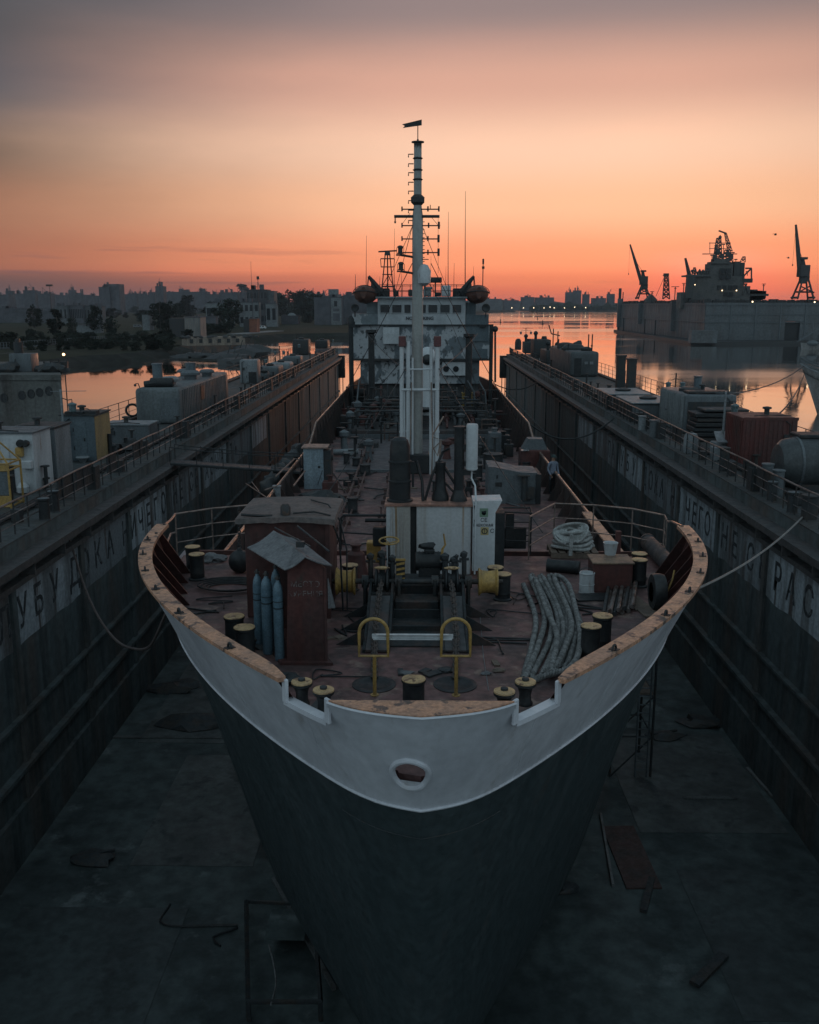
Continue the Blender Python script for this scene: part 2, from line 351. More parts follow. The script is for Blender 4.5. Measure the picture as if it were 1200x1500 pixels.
# water
wm = bpy.data.materials.new('harbour_water'); wm.use_nodes = True; t = wm.node_tree; b = t.nodes['Principled BSDF']
b.inputs['Base Color'].default_value = (.012, .014, .014, 1); b.inputs['Roughness'].default_value = .02; b.inputs['IOR'].default_value = 1.36
a1 = t.nodes.new('ShaderNodeTexCoord'); m1 = t.nodes.new('ShaderNodeMapping'); m1.inputs['Scale'].default_value = (1, .55, 1); t.links.new(a1.outputs['Object'], m1.inputs[0])
n1 = t.nodes.new('ShaderNodeTexNoise'); n1.inputs['Scale'].default_value = .22; n1.inputs['Detail'].default_value = 5; n1.inputs['Roughness'].default_value = .55; t.links.new(m1.outputs[0], n1.inputs['Vector'])
n3 = t.nodes.new('ShaderNodeTexNoise'); n3.inputs['Scale'].default_value = .012; n3.inputs['Detail'].default_value = 3; t.links.new(m1.outputs[0], n3.inputs['Vector'])
r3 = t.nodes.new('ShaderNodeMapRange'); t.links.new(n3.outputs[0], r3.inputs[0]); r3.inputs[1].default_value = .4; r3.inputs[2].default_value = .62; r3.inputs[3].default_value = .07; r3.inputs[4].default_value = .30
m4 = t.nodes.new('ShaderNodeMapping'); m4.inputs['Scale'].default_value = (.35, 1, 1); t.links.new(a1.outputs['Object'], m4.inputs[0])
n4 = t.nodes.new('ShaderNodeTexNoise'); n4.inputs['Scale'].default_value = .012; n4.inputs['Detail'].default_value = 4; t.links.new(m4.outputs[0], n4.inputs['Vector'])
r4 = t.nodes.new('ShaderNodeMapRange'); t.links.new(n4.outputs[0], r4.inputs[0]); r4.inputs[1].default_value = .44; r4.inputs[2].default_value = .60; r4.inputs[3].default_value = .02; r4.inputs[4].default_value = .17
t.links.new(r4.outputs[0], b.inputs['Roughness'])
bp = t.nodes.new('ShaderNodeBump'); bp.inputs['Distance'].default_value = .2; t.links.new(n1.outputs[0], bp.inputs['Height']); t.links.new(r3.outputs[0], bp.inputs['Strength']); t.links.new(bp.outputs[0], b.inputs['Normal'])
gl_ = t.nodes.new('ShaderNodeBsdfGlossy'); t.links.new(r4.outputs[0], gl_.inputs['Roughness']); gl_.inputs['Color'].default_value = (1, .98, .96, 1); t.links.new(bp.outputs[0], gl_.inputs['Normal'])
mxs = t.nodes.new('ShaderNodeMixShader'); mxs.inputs[0].default_value = .6; t.links.new(b.outputs[0], mxs.inputs[1]); t.links.new(gl_.outputs[0], mxs.inputs[2]); t.links.new(mxs.outputs[0], t.nodes['Material Output'].inputs['Surface'])
# ================================================================== the setting: water, shores, hills
S = 9000
struct(MB().poly([(-S, -2000, 0), (S, -2000, 0), (S, S, 0), (-S, S, 0)]).build('water', wm, smooth=0))
def shore(name, pts, z, inset, mats):
    """an island of land: pts run counter-clockwise seen from above; the bank slopes from under the water up to z"""
    n = len(pts); m = MB(); out, mid_, top = [], [], []
    for i in range(n):
        p = Vector(pts[i]); a = Vector(pts[i-1]); c = Vector(pts[(i+1) % n])
        t = (c-a).normalized(); nn = Vector((-t.y, t.x))
        k = inset*(.7+.6*random.random())
        out.append(m.bm.verts.new((p.x, p.y, -1))); q = p+nn*k*.5; mid_.append(m.bm.verts.new((q.x, q.y, z*.45)))
        q = p+nn*k; top.append(m.bm.verts.new((q.x, q.y, z)))
    m.mi = 1
    f = []
    for i in range(n):
        j = (i+1) % n
        f += [m.bm.faces.new((out[i], out[j], mid_[j], mid_[i])), m.bm.faces.new((mid_[i], mid_[j], top[j], top[i]))]
    m._tag(f); m.mi = 0; m._tag([m.bm.faces.new(top)])
    return struct(m.build(name, mats, smooth=0))
WD = CZ
def wp(x, y): p = P(x, y, WD); return (p.x, p.y)
def refine(pts, k, amp):
    o = []
    for a, b in zip(pts, pts[1:]):
        a = Vector(a); b = Vector(b)
        for i in range(k):
            p = a.lerp(b, i/k); j = amp*(b-a).length
            o.append((p.x+random.uniform(-j, j), p.y+random.uniform(-j, j)))
    o.append(tuple(pts[-1])); return o
edge = [wp(-500, 575), wp(-60, 560), wp(40, 552), wp(95, 541), wp(150, 534), wp(225, 529), wp(262, 524), wp(330, 508), wp(380, 500), wp(440, 496), wp(520, 495), wp(600, 493)]
edge = refine(edge, 4, .035)
edge += [wp(640, 482), wp(660, 470), wp(672, 462), (260, 2700), (200, 4500), (-4000, 4500), (-4000, 300)]
LZ = 2.4
shore('left_shore', edge, LZ, 7, [grass, bank])
shore('far_shore', [(300, 2600), (900, 2500), (1700, 2350), (3400, 2200), (5200, 2600), (5200, 5200), (250, 5200)], 4, 30, [grass, bank])
m = MB()
rows = [[], []]
for i in range(221):
    x = -3600+i*36
    h = 30+14*noise.noise(Vector((x*.002, 1, 0)))+7*noise.noise(Vector((x*.011, 4, 0)))+5*noise.noise(Vector((x*.05, 9, 0)))
    if x > 300: h *= .95
    rows[0].append((x, 3700, 0)); rows[1].append((x, 3760+20*math.sin(i), max(14, h)))
hillmat = M('far_hills', (.035, .042, .036), (.05, .055, .05), .01, .42, .62, .95, bump=0, spec=.1)
rows.append([(x, y+700, z*.9) for x, y, z in rows[1]]); rows.append([(x, y+800, 0) for x, y, z in rows[1]])
struct(m.sheet(rows).build('hills', hillmat, smooth=0))
# dry-dock pontoon floor between the wing walls
DF = .4
WX = 11.8; WO = 17.9; WT = CZ-6.7           # inner face, outer face, height of the wing tops
DY0, DY1 = -14, 136
m = MB(); m.box2((-WX-.2, DY0, -3), (WX+.2, DY1, DF))
struct(m.build('dock_floor', floor_mat))
# ================================================================== dock wing walls
def wing(sgn):
    lab = ('dark rusty dock wing wall along the left of the ship, faded letters on a pale band' if sgn < 0 else
           'dark rusty dock wing wall along the right of the ship, its far end beside the sunlit water')
    t = thing('dock_wing_wall', (sgn*WX, DY0, 0), lab, 'dock wall', 'wing walls of the dry dock')
    X = lambda d: sgn*(WX+d)
    m = MB(); m.box2((X(0), DY0, -3), (X(WO-WX), DY1, WT))
    # vertical stiffener straps and a stepped foot
    for y in [4, 9.5, 15, 20.6, 26, 31.6, 37, 43, 50, 57, 65, 73, 82, 91, 100, 110, 120, 130]:
        m.box2((X(-.10), y, DF), (X(.05), y+.32, WT-1.25))
    m.box2((X(-.14), DY0, DF), (X(.05), DY1-.01, DF+1.6))
    m.box2((X(-.22), DY0, 3.0), (X(.05), DY1-.02, 3.14))
    m.box2((X(-.18), DY0, 4.55), (X(.05), DY1-.03, 4.65))
    m.build('wall_plating', wall_rust, t)
    # pale band painted panel by panel
    ys = [4.34, 9.8, 15.34, 20.9, 26.34, 31.9, 37.34, 43.3, 50.3, 57.3, 65.3]; ye = [9.48, 14.98, 20.58, 25.98, 31.58, 36.98, 42.98, 49.98, 56.98, 64.98, 71.9]
    bz0, bz1 = CZ-9.75, CZ-7.95
    for i, (a, b) in enumerate(zip(ys, ye)):
        p = MB(); n = 12; zl = [bz0+.10*noise.noise(Vector((y_*.9, sgn, 5))) for y_ in [a+(b-a)*j/n for j in range(n+1)]]; zh = [bz1-.16*abs(noise.noise(Vector((y_*.8, sgn, 9))))-.05 for y_ in [a+(b-a)*j/n for j in range(n+1)]]
        ys_ = [a+(b-a)*j/n for j in range(n+1)]
        p.sheet([[(X(-.012), y_, z) for y_, z in zip(ys_, zl)], [(X(-.012), y_, z) for y_, z in zip(ys_, zh)]]); p.build('painted_band', wall_bands[(i*7+(2 if sgn > 0 else 0)) % 4 if i > 1 else 2], t)
    # ledge and catwalk
    m = MB(); m.box2((X(-.55), DY0, WT-.62), (X(.02), DY1-.2, WT-.40)); m.box2((X(-.30), DY0, WT-1.18), (X(.02), DY1-.2, WT-1.02))
    y = DY0
    while y < DY1-3:
        m.box2((X(-.5), y, WT-1.0), (X(.01), y+.06, WT-.6)); y += 2.4
    m.build('ledge', M('ledge_rust', (.060, .055, .054), (.045, .046, .047), 1.5, .42, .6, .65, bump=.2, c3=(.10, .07, .06), c3s=3, c3lo=.62, c3hi=.74), t)
    m = MB(); m.box2((X(0.0), DY0, WT+.004), (X(WO-WX), DY1, WT+.05))
    m.build('top_deck', M('wing_deck', (.052, .058, .060), (.060, .054, .050), 1, .42, .62, .75, bump=.3, c3=(.03, .033, .034), c3s=2.5, spec=.35), t)
    # inner handrail : a bent tube and posts
    hr = MB(); post = MB(); top = []; mid1 = []; mid2 = []
    y = DY0+.5; k = 0
    while y < DY1-1:
        j = .05*noise.noise(Vector((y*.35, sgn*3, 0))); hx = X(.3+.06*noise.noise(Vector((y*.2, 7+sgn, 2)))); h = WT+1.04+j
        top.append((hx, y, h)); mid1.append((hx, y, WT+.68)); mid2.append((hx, y, WT+.36))
        post.cyl((X(.3), y, WT), (hx, y, h), .026, n=5)
        if k % 14 == 6:
            post.box2((X(.22), y, WT), (X(.55), y+.5, WT+.9))
        y += 1.0; k += 1
    hr.tube(top, .034, 6); hr.tube(mid1, .018, 4); hr.tube(mid2, .018, 4)
    hr.build('handrail', M('rail_steel', (.15, .135, .13), (.06, .05, .047), 1.2, .42, .62, .42, metal=.3, bump=.05), t); post.build('rail_posts', dark, t)
    o = MB(); y = DY0+1; ends = []
    while y < DY1-1:
        o.cyl((X(5.85), y, WT), (X(5.85), y, WT+1.15), .024, n=5); ends.append(y); y += 1.9
    for h in (1.15, .8, .45): o.tube([(X(5.85), ends[0], WT+h), (X(5.85), ends[-1], WT+h)], .02 if h > 1 else .014, 5)
    o.build('outer_rail', dark, t)
    # pipe and cable runs, brackets and small fittings along the walkway
    rg_ = random.Random(40+sgn)
    for q, r_ in ((1.25, .07), (1.45, .045), (1.6, .045), (5.3, .08)):
        c_ = MB(); c_.tube([(X(q+.05*noise.noise(Vector((yy*.1, q, 0)))), yy, WT+.16+.02*noise.noise(Vector((yy*.3, q, 1)))) for yy in range(DY0+1, DY1-1, 3)], r_, 6); c_.build('pipe_run', dark, t)
    c_ = MB(); yy = DY0+1
    while yy < DY1-2:
        c_.box2((X(1.1), yy, WT+.05), (X(1.75), yy+.12, WT+.12))
        if rg_.random() < .6: c_.box((X(rg_.uniform(.5, 1.0)), yy+rg_.uniform(0, 2), WT+rg_.uniform(.15, .4)), (rg_.uniform(.2, .5), rg_.uniform(.2, .7), rg_.uniform(.3, .8)), rz=rg_.uniform(-.2, .2))
        if rg_.random() < .4: q = X(rg_.uniform(1.9, 2.4)); z_ = rg_.uniform(.4, 1.0); y_ = yy+rg_.uniform(0, 2); c_.cyl((q, y_, WT), (q, y_, WT+z_), .07, n=7); c_.lathe((q, y_, WT+z_), [(.16, 0), (.16, .05)], 10)
        if rg_.random() < .25: q = X(.36); y_ = yy; c_.box2((q-.03, y_, WT+.3), (q+.03, y_+rg_.uniform(.6, 1.6), WT+1.0))
        yy += 1.7
    c_.build('walkway_fittings', dark, t)
    # hanging fenders and frame at the far end
    e = MB(); e.box2((X(-.9), DY1-.4, 6.4), (X(.4), DY1+.5, WT-.35), bev=.08); e.box2((X(-.9), DY1-.5, WT-.34), (X(.4), DY1+.6, WT-.2))
    for q in (.1, .55): e.cyl((X(-q), DY1+.2, DF), (X(-q), DY1+.2, 6.4), .06, n=6)
    e.build('end_fender', black, t)
    return t
wl = wing(-1); wr = wing(1)
def wallword(txt, y, sgn, size=1.35, z=CZ-8.88, sx=1.0):
    par = wl if sgn < 0 else wr
    lettering(txt, (sgn*(WX-.022), y, z), size, ink, par, rot=(R(90), 0, R(90) if sgn < 0 else R(-90)), sx=sx, bold=.01)
# left wall reads away from the lens, right wall towards it
for ch, x in (('П', -90), ('А', -35), ('Л', 6), ('У', 33), ('Б', 56), ('У', 80), ('Д', 108), ('О', 124.5), ('К', 143), ('А', 161)):
    d = ray(x, 447.5+ .765*(619-x)); y = d.y/d.x*(-WX); wallword(ch, y, -1, sx=.9)
for txt, x in (('Н', 183), ('И', 195), ('Ч', 206), ('Е', 217), ('Г', 228), ('О', 239), ('Н', 256), ('Е', 265), ('С', 280), ('Б', 287.5), ('Р', 295), ('А', 302.5), ('С', 310), ('Ы', 317.5), ('В', 325), ('А', 332), ('Т', 338.5), ('Ь', 345)):
    d = ray(x, 447.5+.765*(619-x)); y = d.y/d.x*(-WX); wallword(txt, y, -1, sx=.8)
for txt, x in (('П', 893), ('А', 899), ('Л', 905), ('У', 912), ('Б', 920), ('У', 929), ('Д', 945), ('О', 954), ('К', 962), ('А', 970), ('Н', 986), ('И', 994), ('Ч', 1008), ('Е', 1018), ('Г', 1027), ('О', 1037), ('Н', 1062), ('Е', 1077), ('С', 1100), ('Б', 1118), ('Р', 1140), ('А', 1160), ('С', 1185), ('Ы', 1212)):
    d = ray(x, 447.5+.765*(x-619)); y = d.y/d.x*WX; wallword(txt, y, 1, sx=.85)
# ================================================================== the ship
ship = thing('cargo_ship', (0, 15, DF), 'white-bowed ship with black lower hull standing in the dry dock', 'ship')
KEEL = DF+1.2
def lerpt(tab, D):
    for (a, *u), (b, *v) in zip(tab, tab[1:]):
        if D <= b:
            k = max(0, (D-a)/(b-a)); return [x+(y-x)*k for x, y in zip(u, v)]
    return list(tab[-1][1:])
#        D     Y0     Y1    p    bluff  B
HT = [(4.6, 10.7, 21.4, 2.2, .75, 6.0), (4.9, 10.8, 21.5, 2.2, .75, 6.0), (6.6, 11.65, 25.0, 2.35, .50, 6.0), (8.3, 12.3, 27.5, 2.3, .45, 6.0), (10.5, 13.0, 30, 2.2, .30, 6.0), (12.6, 13.6, 32, 2.1, .25, 5.9), (13.8, 14.2, 33, 2.0, .1, 5.5), (14.4, 14.6, 34, 2.0, .1, 4.7), (14.78, 15.0, 36, 2.0, .1, 3.2)]
def half(D, Y):
    y0, y1, p, bl, B = lerpt(HT, D)
    t = (Y-y0)/(y1-y0)
    if t <= 0: return 0
    if t >= 1: return B
    return min(B, B*(1-(1-t)**p)+bl*(1-math.exp(-t/.014))*(1-t)**3)
def stemY(D): return lerpt(HT, D)[0]
SD = 4.9                                           # cap of the bulwark
def gun(Y, X):                                     # height (as D) of the plate edge: notches for the rollers
    ax = abs(X)
    return 5.22 if 1.22 < ax < 1.86 and Y < 14 else SD
STERN = 94.0
FB = 21.3; FA = 23.8                                          # bulwark of the forecastle ends
def station_list():
    s = []; u = 0
    while u < 1: s.append(u**2*12); u += .018
    y = 12
    while y < STERN-10.7: s.append(y); y += 1.5
    s.append(STERN-10.7); return s
SL = station_list()
HOLE = (-.14, CZ-5.88)
def hull_pt(D, s, side, off=0):
    y0 = stemY(D); Y = y0+s*(STERN-y0)/(STERN-10.7) if s > 12 else y0+s
    X = half(D, Y)+0
    if Y > STERN-14: X *= 1-.25*((Y-STERN+14)/14)**2
    return Vector((side*max(0, X-off), Y+(off if s < .3 else 0), CZ-D))
def hull_strip(m, D0, D1, nD, smax=1e9, off=0, sides=(-1, 1), hole=False, topfn=None):
    for side in sides:
        rows = []
        for s in SL:
            if s > smax+1e-6: break
            r = []
            for k in range(nD+1):
                f = k/nD
                d0 = D0
                if topfn: q = hull_pt(SD, s, side); d0 = topfn(q.y, q.x)
                r.append(hull_pt(d0+(D1-d0)*f, s, side, off))
            rows.append(r)
        g = [[m.bm.verts.new(p) for p in r] for r in rows]; fs = []
        for a, b in zip(g, g[1:]):
            for i in range(nD):
                q = (a[i].co+a[i+1].co+b[i].co+b[i+1].co)/4
                if hole and q.y < 12.6 and ((q.x-HOLE[0])/.225)**2+((q.z-HOLE[1])/(.285 if q.z < HOLE[1] else .215))**2 < 1: continue
                fs.append(m.bm.faces.new((a[i], a[i+1], b[i+1], b[i])))
        m._tag(fs)
m = MB()
# white forecastle band with the bulwark, lower hull in black
hull_strip(m, SD, 6.6, 30, 10.35, hole=True, topfn=gun)
hull_strip(m, 6.045, 6.6, 2, 12.0)
m.mi = 1
DL = [6.6, 7.4, 8.3, 9.4, 10.5, 11.6, 12.6, 13.2, 13.8, 14.1, 14.4, 14.6, 14.78]
for a, b in zip(DL, DL[1:]): hull_strip(m, a, b, 1, 12.0 if b <= 8.3 else 1e9)
def rail_top(Y, X=0): return 7.3 if Y < 50 else 7.3-.85*min(1, (Y-50)/3.5)
def side_strip(m, smin, off=0):
    for side in (-1, 1):
        rows = []
        for s in [12.0]+[q for q in SL if q > smin]:
            p = hull_pt(8.3, s, side, off); t = rail_top(p.y)
            rows.append([Vector((p.x, p.y, CZ-t)), p])
        m.sheet(rows)
side_strip(m, 12.0)
bt = MB
rows = [[hull_pt(14.78, s, -1) for s in SL], [Vector((0, hull_pt(14.78, s, 1).y, KEEL)) for s in SL], [hull_pt(14.78, s, 1) for s in SL]]
m.sheet(rows)
# transom
m.sheet([[hull_pt(d, SL[-1], -1) for d in [6.46]+DL], [hull_pt(d, SL[-1], 1) for d in [6.46]+DL]])
bmesh.ops.remove_doubles(m.bm, verts=m.bm.verts, dist=.0008)
m.build('hull', [hull_white, hull_black], ship, smooth=40)
# moulding where the white paint ends
m = MB()
m.tube([hull_pt(6.6, s, -1, -.01) for s in SL if s < 11.9][::-1]+[hull_pt(6.6, s, 1, -.01) for s in SL if s < 11.9][1:], .024, 6)
m.build('rubbing_strake', hull_white, ship)
m = MB()
for side in (-1, 1):
    m.tube([hull_pt(7.15, s, side, -.004) for s in SL if s < .8], .006, 4)
m.build('weld_seam', dark, ship)
for side in (-1, 1):
    for s in (.9, 2.6, 4.5, 6.4, 8.4):
        m = MB(); m.tube([hull_pt(SD+.35+(6.5-SD-.35)*i/12, s, side, -.001) for i in range(13)], .005, 4); m.build('weld_seam', hull_white, ship)
# inner face of the bulwark, stays
m = MB(); hull_strip(m, SD+.02, 6.1, 14, 10.3, off=.06, hole=True, topfn=gun)
for side in (-1, 1):
    for s in (2.6, 3.4, 4.2, 5.0, 5.8, 6.6, 7.4, 8.2, 9.0, 9.8):
        a = hull_pt(SD+.05, s, side, .07); b_ = hull_pt(6.05, s, side, .07)
        inn = Vector((-side, .15, 0)).normalized()
        m.prism([a, b_, b_+inn*.42, a+inn*.10], (0, .03, 0))
m.build('bulwark_lining', red_brown, ship, smooth=30)
# cap rail : one plank strip per side, a breasthook plate at the stem
def cap(side, s0, s1, name):
    m = MB(); rows = []
    n = 40
    for i in range(n+1):
        s = s0+(s1-s0)*i/n
        p = hull_pt(SD, s, side); q = hull_pt(SD, s+.02, side); t = (q-p); t.z = 0; t.normalize()
        nn = Vector((t.y, -t.x, 0)); nn = nn if nn.x*side < 0 else -nn
        w = .235
        if i < 3: w *= (.35, .7, .92)[i]
        o_ = p-nn*.035; i_ = p+nn*w; up = Vector((0, 0, .045+.004*noise.noise(p*2)))
        rows.append([o_-Vector((0, 0, .012)), o_+up, i_+up, i_-Vector((0, 0, .03))])
    m.sheet(rows)
    m.poly(rows[0]); m.poly(rows[-1])
    return m.build(name, cap_wood, ship, smooth=30)
def s_at(X, side=1):                              # distance aft of the stem where the cap is |X| wide
    for i in range(2000):
        s = i*.006
        if hull_pt(SD, s, 1).x >= X: return s
SN1 = s_at(1.22); SN2 = s_at(1.86)
cap(-1, SN2+.02, 10.32, 'cap_rail'); cap(1, SN2+.02, 10.32, 'cap_rail')
ring = [hull_pt(SD, s, -1) for s in SL if s <= SN1][::-1]+[hull_pt(SD, s, 1) for s in SL if s <= SN1][1:]
m = MB(); m.prism([Vector((p.x*.985, p.y+.02, CZ-SD+.006)) for p in ring], (0, 0, .022))
m.build('breasthook', cap_wood, ship, smooth=0)
m = MB(); m.tube([Vector((p.x, p.y-.004, CZ-SD)) for p in ring], .018, 6)
m.build('plate_edge', hull_white, ship)
# lips round the two notches
for side in (-1, 1):
    m = MB()
    ss = [SN1+(SN2-SN1)*i/10 for i in range(11)]
    pts = [hull_pt(5.22, s, side) for s in ss]
    rows = []
    for i, p in enumerate(pts):
        t = (pts[min(i+1, 10)]-pts[max(i-1, 0)]).normalized(); nn = Vector((t.y, -t.x, 0)); nn = nn if nn.x*side < 0 else -nn
        rows.append([p-nn*.09-Vector((0, 0, .05)), p-nn*.09+Vector((0, 0, .02)), p+nn*.05+Vector((0, 0, .03)), p+nn*.05-Vector((0, 0, .05))])
    m.sheet(rows); m.poly(rows[0]); m.poly(rows[-1])
    for s in (SN1, SN2):
        a = hull_pt(5.22, s, side); b_ = hull_pt(SD, s, side)
        m.box((a+b_)/2, (.05, .11, .34), rz=side*R(-38), bev=.012)
    m.build('notch_lip', hull_white, ship)
# hawse opening : rounded lip
ringp = []
for i in range(40):
    a = 2*math.pi*i/40; x = HOLE[0]+.235*math.cos(a); z = HOLE[1]+(.295 if math.sin(a) < 0 else .225)*math.sin(a)
    D = CZ-z; y0 = stemY(D); lo, hi = y0, y0+1
    for _ in range(30):
        mm = (lo+hi)/2
        if half(D, mm) < abs(x): lo = mm
        else: hi = mm
    ringp.append((x, lo-.01, z))
m = MB(); m.tube(ringp, .042, 10, closed=True); m.build('bow_chock', hull_white, ship)
# decks
def deck_outline(D, off, smax, n=60, Dref=None):
    ss = [smax*(i/n)**2 for i in range(n+1)]
    return [hull_pt(Dref or D, s, -1, off) for s in ss][::-1]+[hull_pt(Dref or D, s, 1, off) for s in ss][1:]
FD = CZ-6.05
pts = [Vector((p.x, min(p.y, FA), FD)) for p in deck_outline(6.05, .06, 11.4, Dref=6.25)]
m = MB(); m.prism(pts, (0, 0, -.1)); m.build('forecastle_deck', deck_red, ship, smooth=0)
m = MB(); m.box2((-5.9, FA-.1, CZ-8.29), (5.9, FA-.02, FD-.1)); m.build('forecastle_bulkhead', red_brown, ship)
MD = CZ-8.3
rows = []
m = MB()
m.prism([(-5.93, FA-.2, MD), (5.93, FA-.2, MD), (5.93, STERN-12, MD), (4.6, STERN-.2, MD), (-4.6, STERN-.2, MD), (-5.93, STERN-12, MD)], (0, 0, -.12))
m.build('main_deck', deck_red, ship, smooth=0)

# bulwark of the main deck: inner lining, stays and rail
m = MB(); side_strip(m, 12.0, .05)
for side in (-1, 1):
    y = FA+1
    while y < 80:
        t = rail_top(y); m.prism([(side*5.93, y, CZ-t-.05), (side*5.93, y, MD), (side*5.45, y, MD)], (0, .03, 0)); y += 1.6
m.build('bulwark_lining', M('bulwark_dark', (.035, .028, .027), (.055, .034, .03), 1.2, .42, .6, .6, bump=.1, streak=3), ship)
m = MB()
for side in (-1, 1):
    pts = []
    for s in [12.0]+[q for q in SL if q > 12.0]:
        p = hull_pt(8.3, s, side, .03); pts.append(Vector((p.x, p.y, CZ-rail_top(p.y)+.02)))
    m.tube(pts, .055, 6)
m.build('side_rail', M('rail_orange_lit', (.30, .20, .15), (.16, .11, .09), 1.2, .42, .62, .3, metal=.35, bump=.08), ship)  # rail colour carries the orange light along its edge
# ================================================================== forecastle gear (parts of the ship unless loose)
def fd(x, y, D=6.05): return P(x, y, D)
FDz = FD
# ---- bollards
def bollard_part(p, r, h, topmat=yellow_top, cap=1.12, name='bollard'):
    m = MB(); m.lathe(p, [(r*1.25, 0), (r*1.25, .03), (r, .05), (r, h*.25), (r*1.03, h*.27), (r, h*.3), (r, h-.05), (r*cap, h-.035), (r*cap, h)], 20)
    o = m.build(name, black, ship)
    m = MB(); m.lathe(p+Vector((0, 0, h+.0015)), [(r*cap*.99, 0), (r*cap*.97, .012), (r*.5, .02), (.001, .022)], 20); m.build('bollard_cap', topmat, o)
    return o
def bol_px(x, ytop, r, h): p = P(x, ytop, 6.05-h); return bollard_part(Vector((p.x, p.y, FDz)), r, h)
for a in ((606, 995, .165, .55), (343, 903, .17, .55), (358, 919, .17, .56), (883, 902, .165, .6), (866, 917, .165, .6), (288, 812, .16, .58), (282, 801, .16, .55), (937, 820, .16, .6), (937, 811, .16, .58), (737, 841, .16, .55), (726, 831, .16, .55), (513, 828, .16, .55)):
    bol_px(*a)
# ---- roller fairleads in the notches
for x, y in ((442, 997), (474, 1009), (739, 1011), (770, 997)):
    p = P(x, y, 4.96)
    m = MB(); m.lathe((p.x, p.y, CZ-5.30), [(.105, 0), (.105, .03), (.085, .06), (.08, .15), (.10, .24), (.145, .28), (.145, .315)], 20)
    o = m.build('roller_fairlead', black, ship)
    m = MB(); m.lathe((p.x, p.y, CZ-4.984), [(.144, 0), (.14, .02), (.06, .028), (.055, .028)], 20); m.build('roller_flange', yellow_top, o)
    m = MB(); m.lathe((p.x, p.y, CZ-4.955), [(.05, 0), (.05, .03), (.02, .04)], 10); m.build('roller_pin', dark, o)
for s in (-1, 1):                                 # bedplates under the rollers
    m = MB(); m.prism([(s*1.05, 12.0, CZ-5.62), (s*1.6, 12.35, CZ-5.62), (s*1.5, 12.75, CZ-5.62), (s*.95, 12.3, CZ-5.62)], (0, 0, .12))
    m.build('fairlead_bed', dark, ship)
# ---- lugs on the cap rail
for side in (-1, 1):
    for s in (2.3, 3.9, 5.2, 6.4, 7.6, 8.8):
        p = hull_pt(SD, s, side, .06); q = hull_pt(SD, s+.1, side, .06); t = (q-p).normalized()
        m = MB(); m.tube([p+t*.055*math.cos(a)+Vector((0, 0, .045+.075*math.sin(a)**1)) for a in [math.pi*i/8 for i in range(9)]], .018, 6)
        m.box(p+Vector((0, 0, .05)), (.10, .14, .015), rz=math.atan2(t.y, t.x)); m.build('cap_lug', black, ship)
for side in (-1, 1):
    for s in (9.4, 10.25):
        m = MB(); p = hull_pt(SD, s, side, .15); m.box(p+Vector((0, 0, .052)), (.06, .1, .02), rz=.3); m.build('cap_strap', dark, ship)
# ---- loop guards over the chain pipes, cross channel
yl = fd(548, 1018).y
for x in (548, 667):
    q = PY(x, 1018, yl); w = 21*15.2/1400; zb = PY(x, 961, yl).z; zt = PY(x, 907, yl).z
    m = MB(); loop = [(q.x-w, yl, zb), (q.x-w*.98, yl, zt-w*.95)]+[v for v in arc((q.x, yl, zt-w*.95), w*.98, 180, 0, 12)][1:-1]+[(q.x+w*.98, yl, zt-w*.95), (q.x+w, yl, zb)]
    m.tube(loop, .027, 8, closed=True); m.cyl((q.x+.012, yl, FDz), (q.x+.012, yl, zb), .03, n=8)
    m.lathe((q.x+.012, yl, FDz), [(.07, 0), (.07, .012)], 10); m.build('loop_guard', yellow, ship)
a = PY(545, 932, yl+.06); b_ = PY(664, 932, yl+.06)
m = MB(); m.box((a+b_)/2, ((b_-a).length, .012, .075)); m.box((a+b_)/2+Vector((0, -.03, .038)), ((b_-a).length*.9, .05, .012)); m.box((a+b_)/2+Vector((0, -.03, -.038)), ((b_-a).length*.97, .05, .012))
m.build('cross_channel', white_clean, ship)
# ---- chain pipes and chains
def chain(m, pts, link=.20, r=.022):
    d = [0]
    for a, b in zip(pts, pts[1:]): d.append(d[-1]+(Vector(b)-Vector(a)).length)
    def at(u):
        for i in range(len(d)-1):
            if u <= d[i+1] or i == len(d)-2:
                return Vector(pts[i]).lerp(Vector(pts[i+1]), (u-d[i])/(d[i+1]-d[i]))
    u = 0; k = 0; step = link*.68
    while u < d[-1]-step:
        a = at(u); b = at(u+step); t = (b-a).normalized(); c = (a+b)/2
        s = t.cross(Vector((0, 0, 1)))
        if s.length < .1: s = Vector((1, 0, 0))
        s.normalize(); up = s.cross(t); w = s if k % 2 else up
        lp = [c+t*(link*.5-link*.3)*(1 if math.cos(q) > 0 else -1)+t*link*.3*math.cos(q)+w*link*.3*math.sin(q) for q in [2*math.pi*i/12+.01 for i in range(12)]]
        m.tube(lp, r, 5, closed=True); u += step; k += 1
WY = 18.75                                         # windlass shaft
for x in (548, 667):
    p = fd(x, 1003)
    m = MB(); m.lathe(p, [(.36, 0), (.36, .012), (.30, .022), (.27, .02), (.25, .006), (.001, .005)], 24); m.build('chain_pipe', black, ship)
    sx = -1 if x < 600 else 1
    m = MB(); chain(m, [(sx*.70-.11, WY-.25, FDz+.62), (sx*.72-.11, WY-.7, FDz+.56), (sx*.74-.11, 16.4, FDz+.17), (p.x, p.y+.05, FDz+.03)], .15, .019)
    m.build('anchor_chain', M('chain_rust', (.075, .055, .048), (.04, .036, .034), 6, rough=.55, bump=.2), ship)
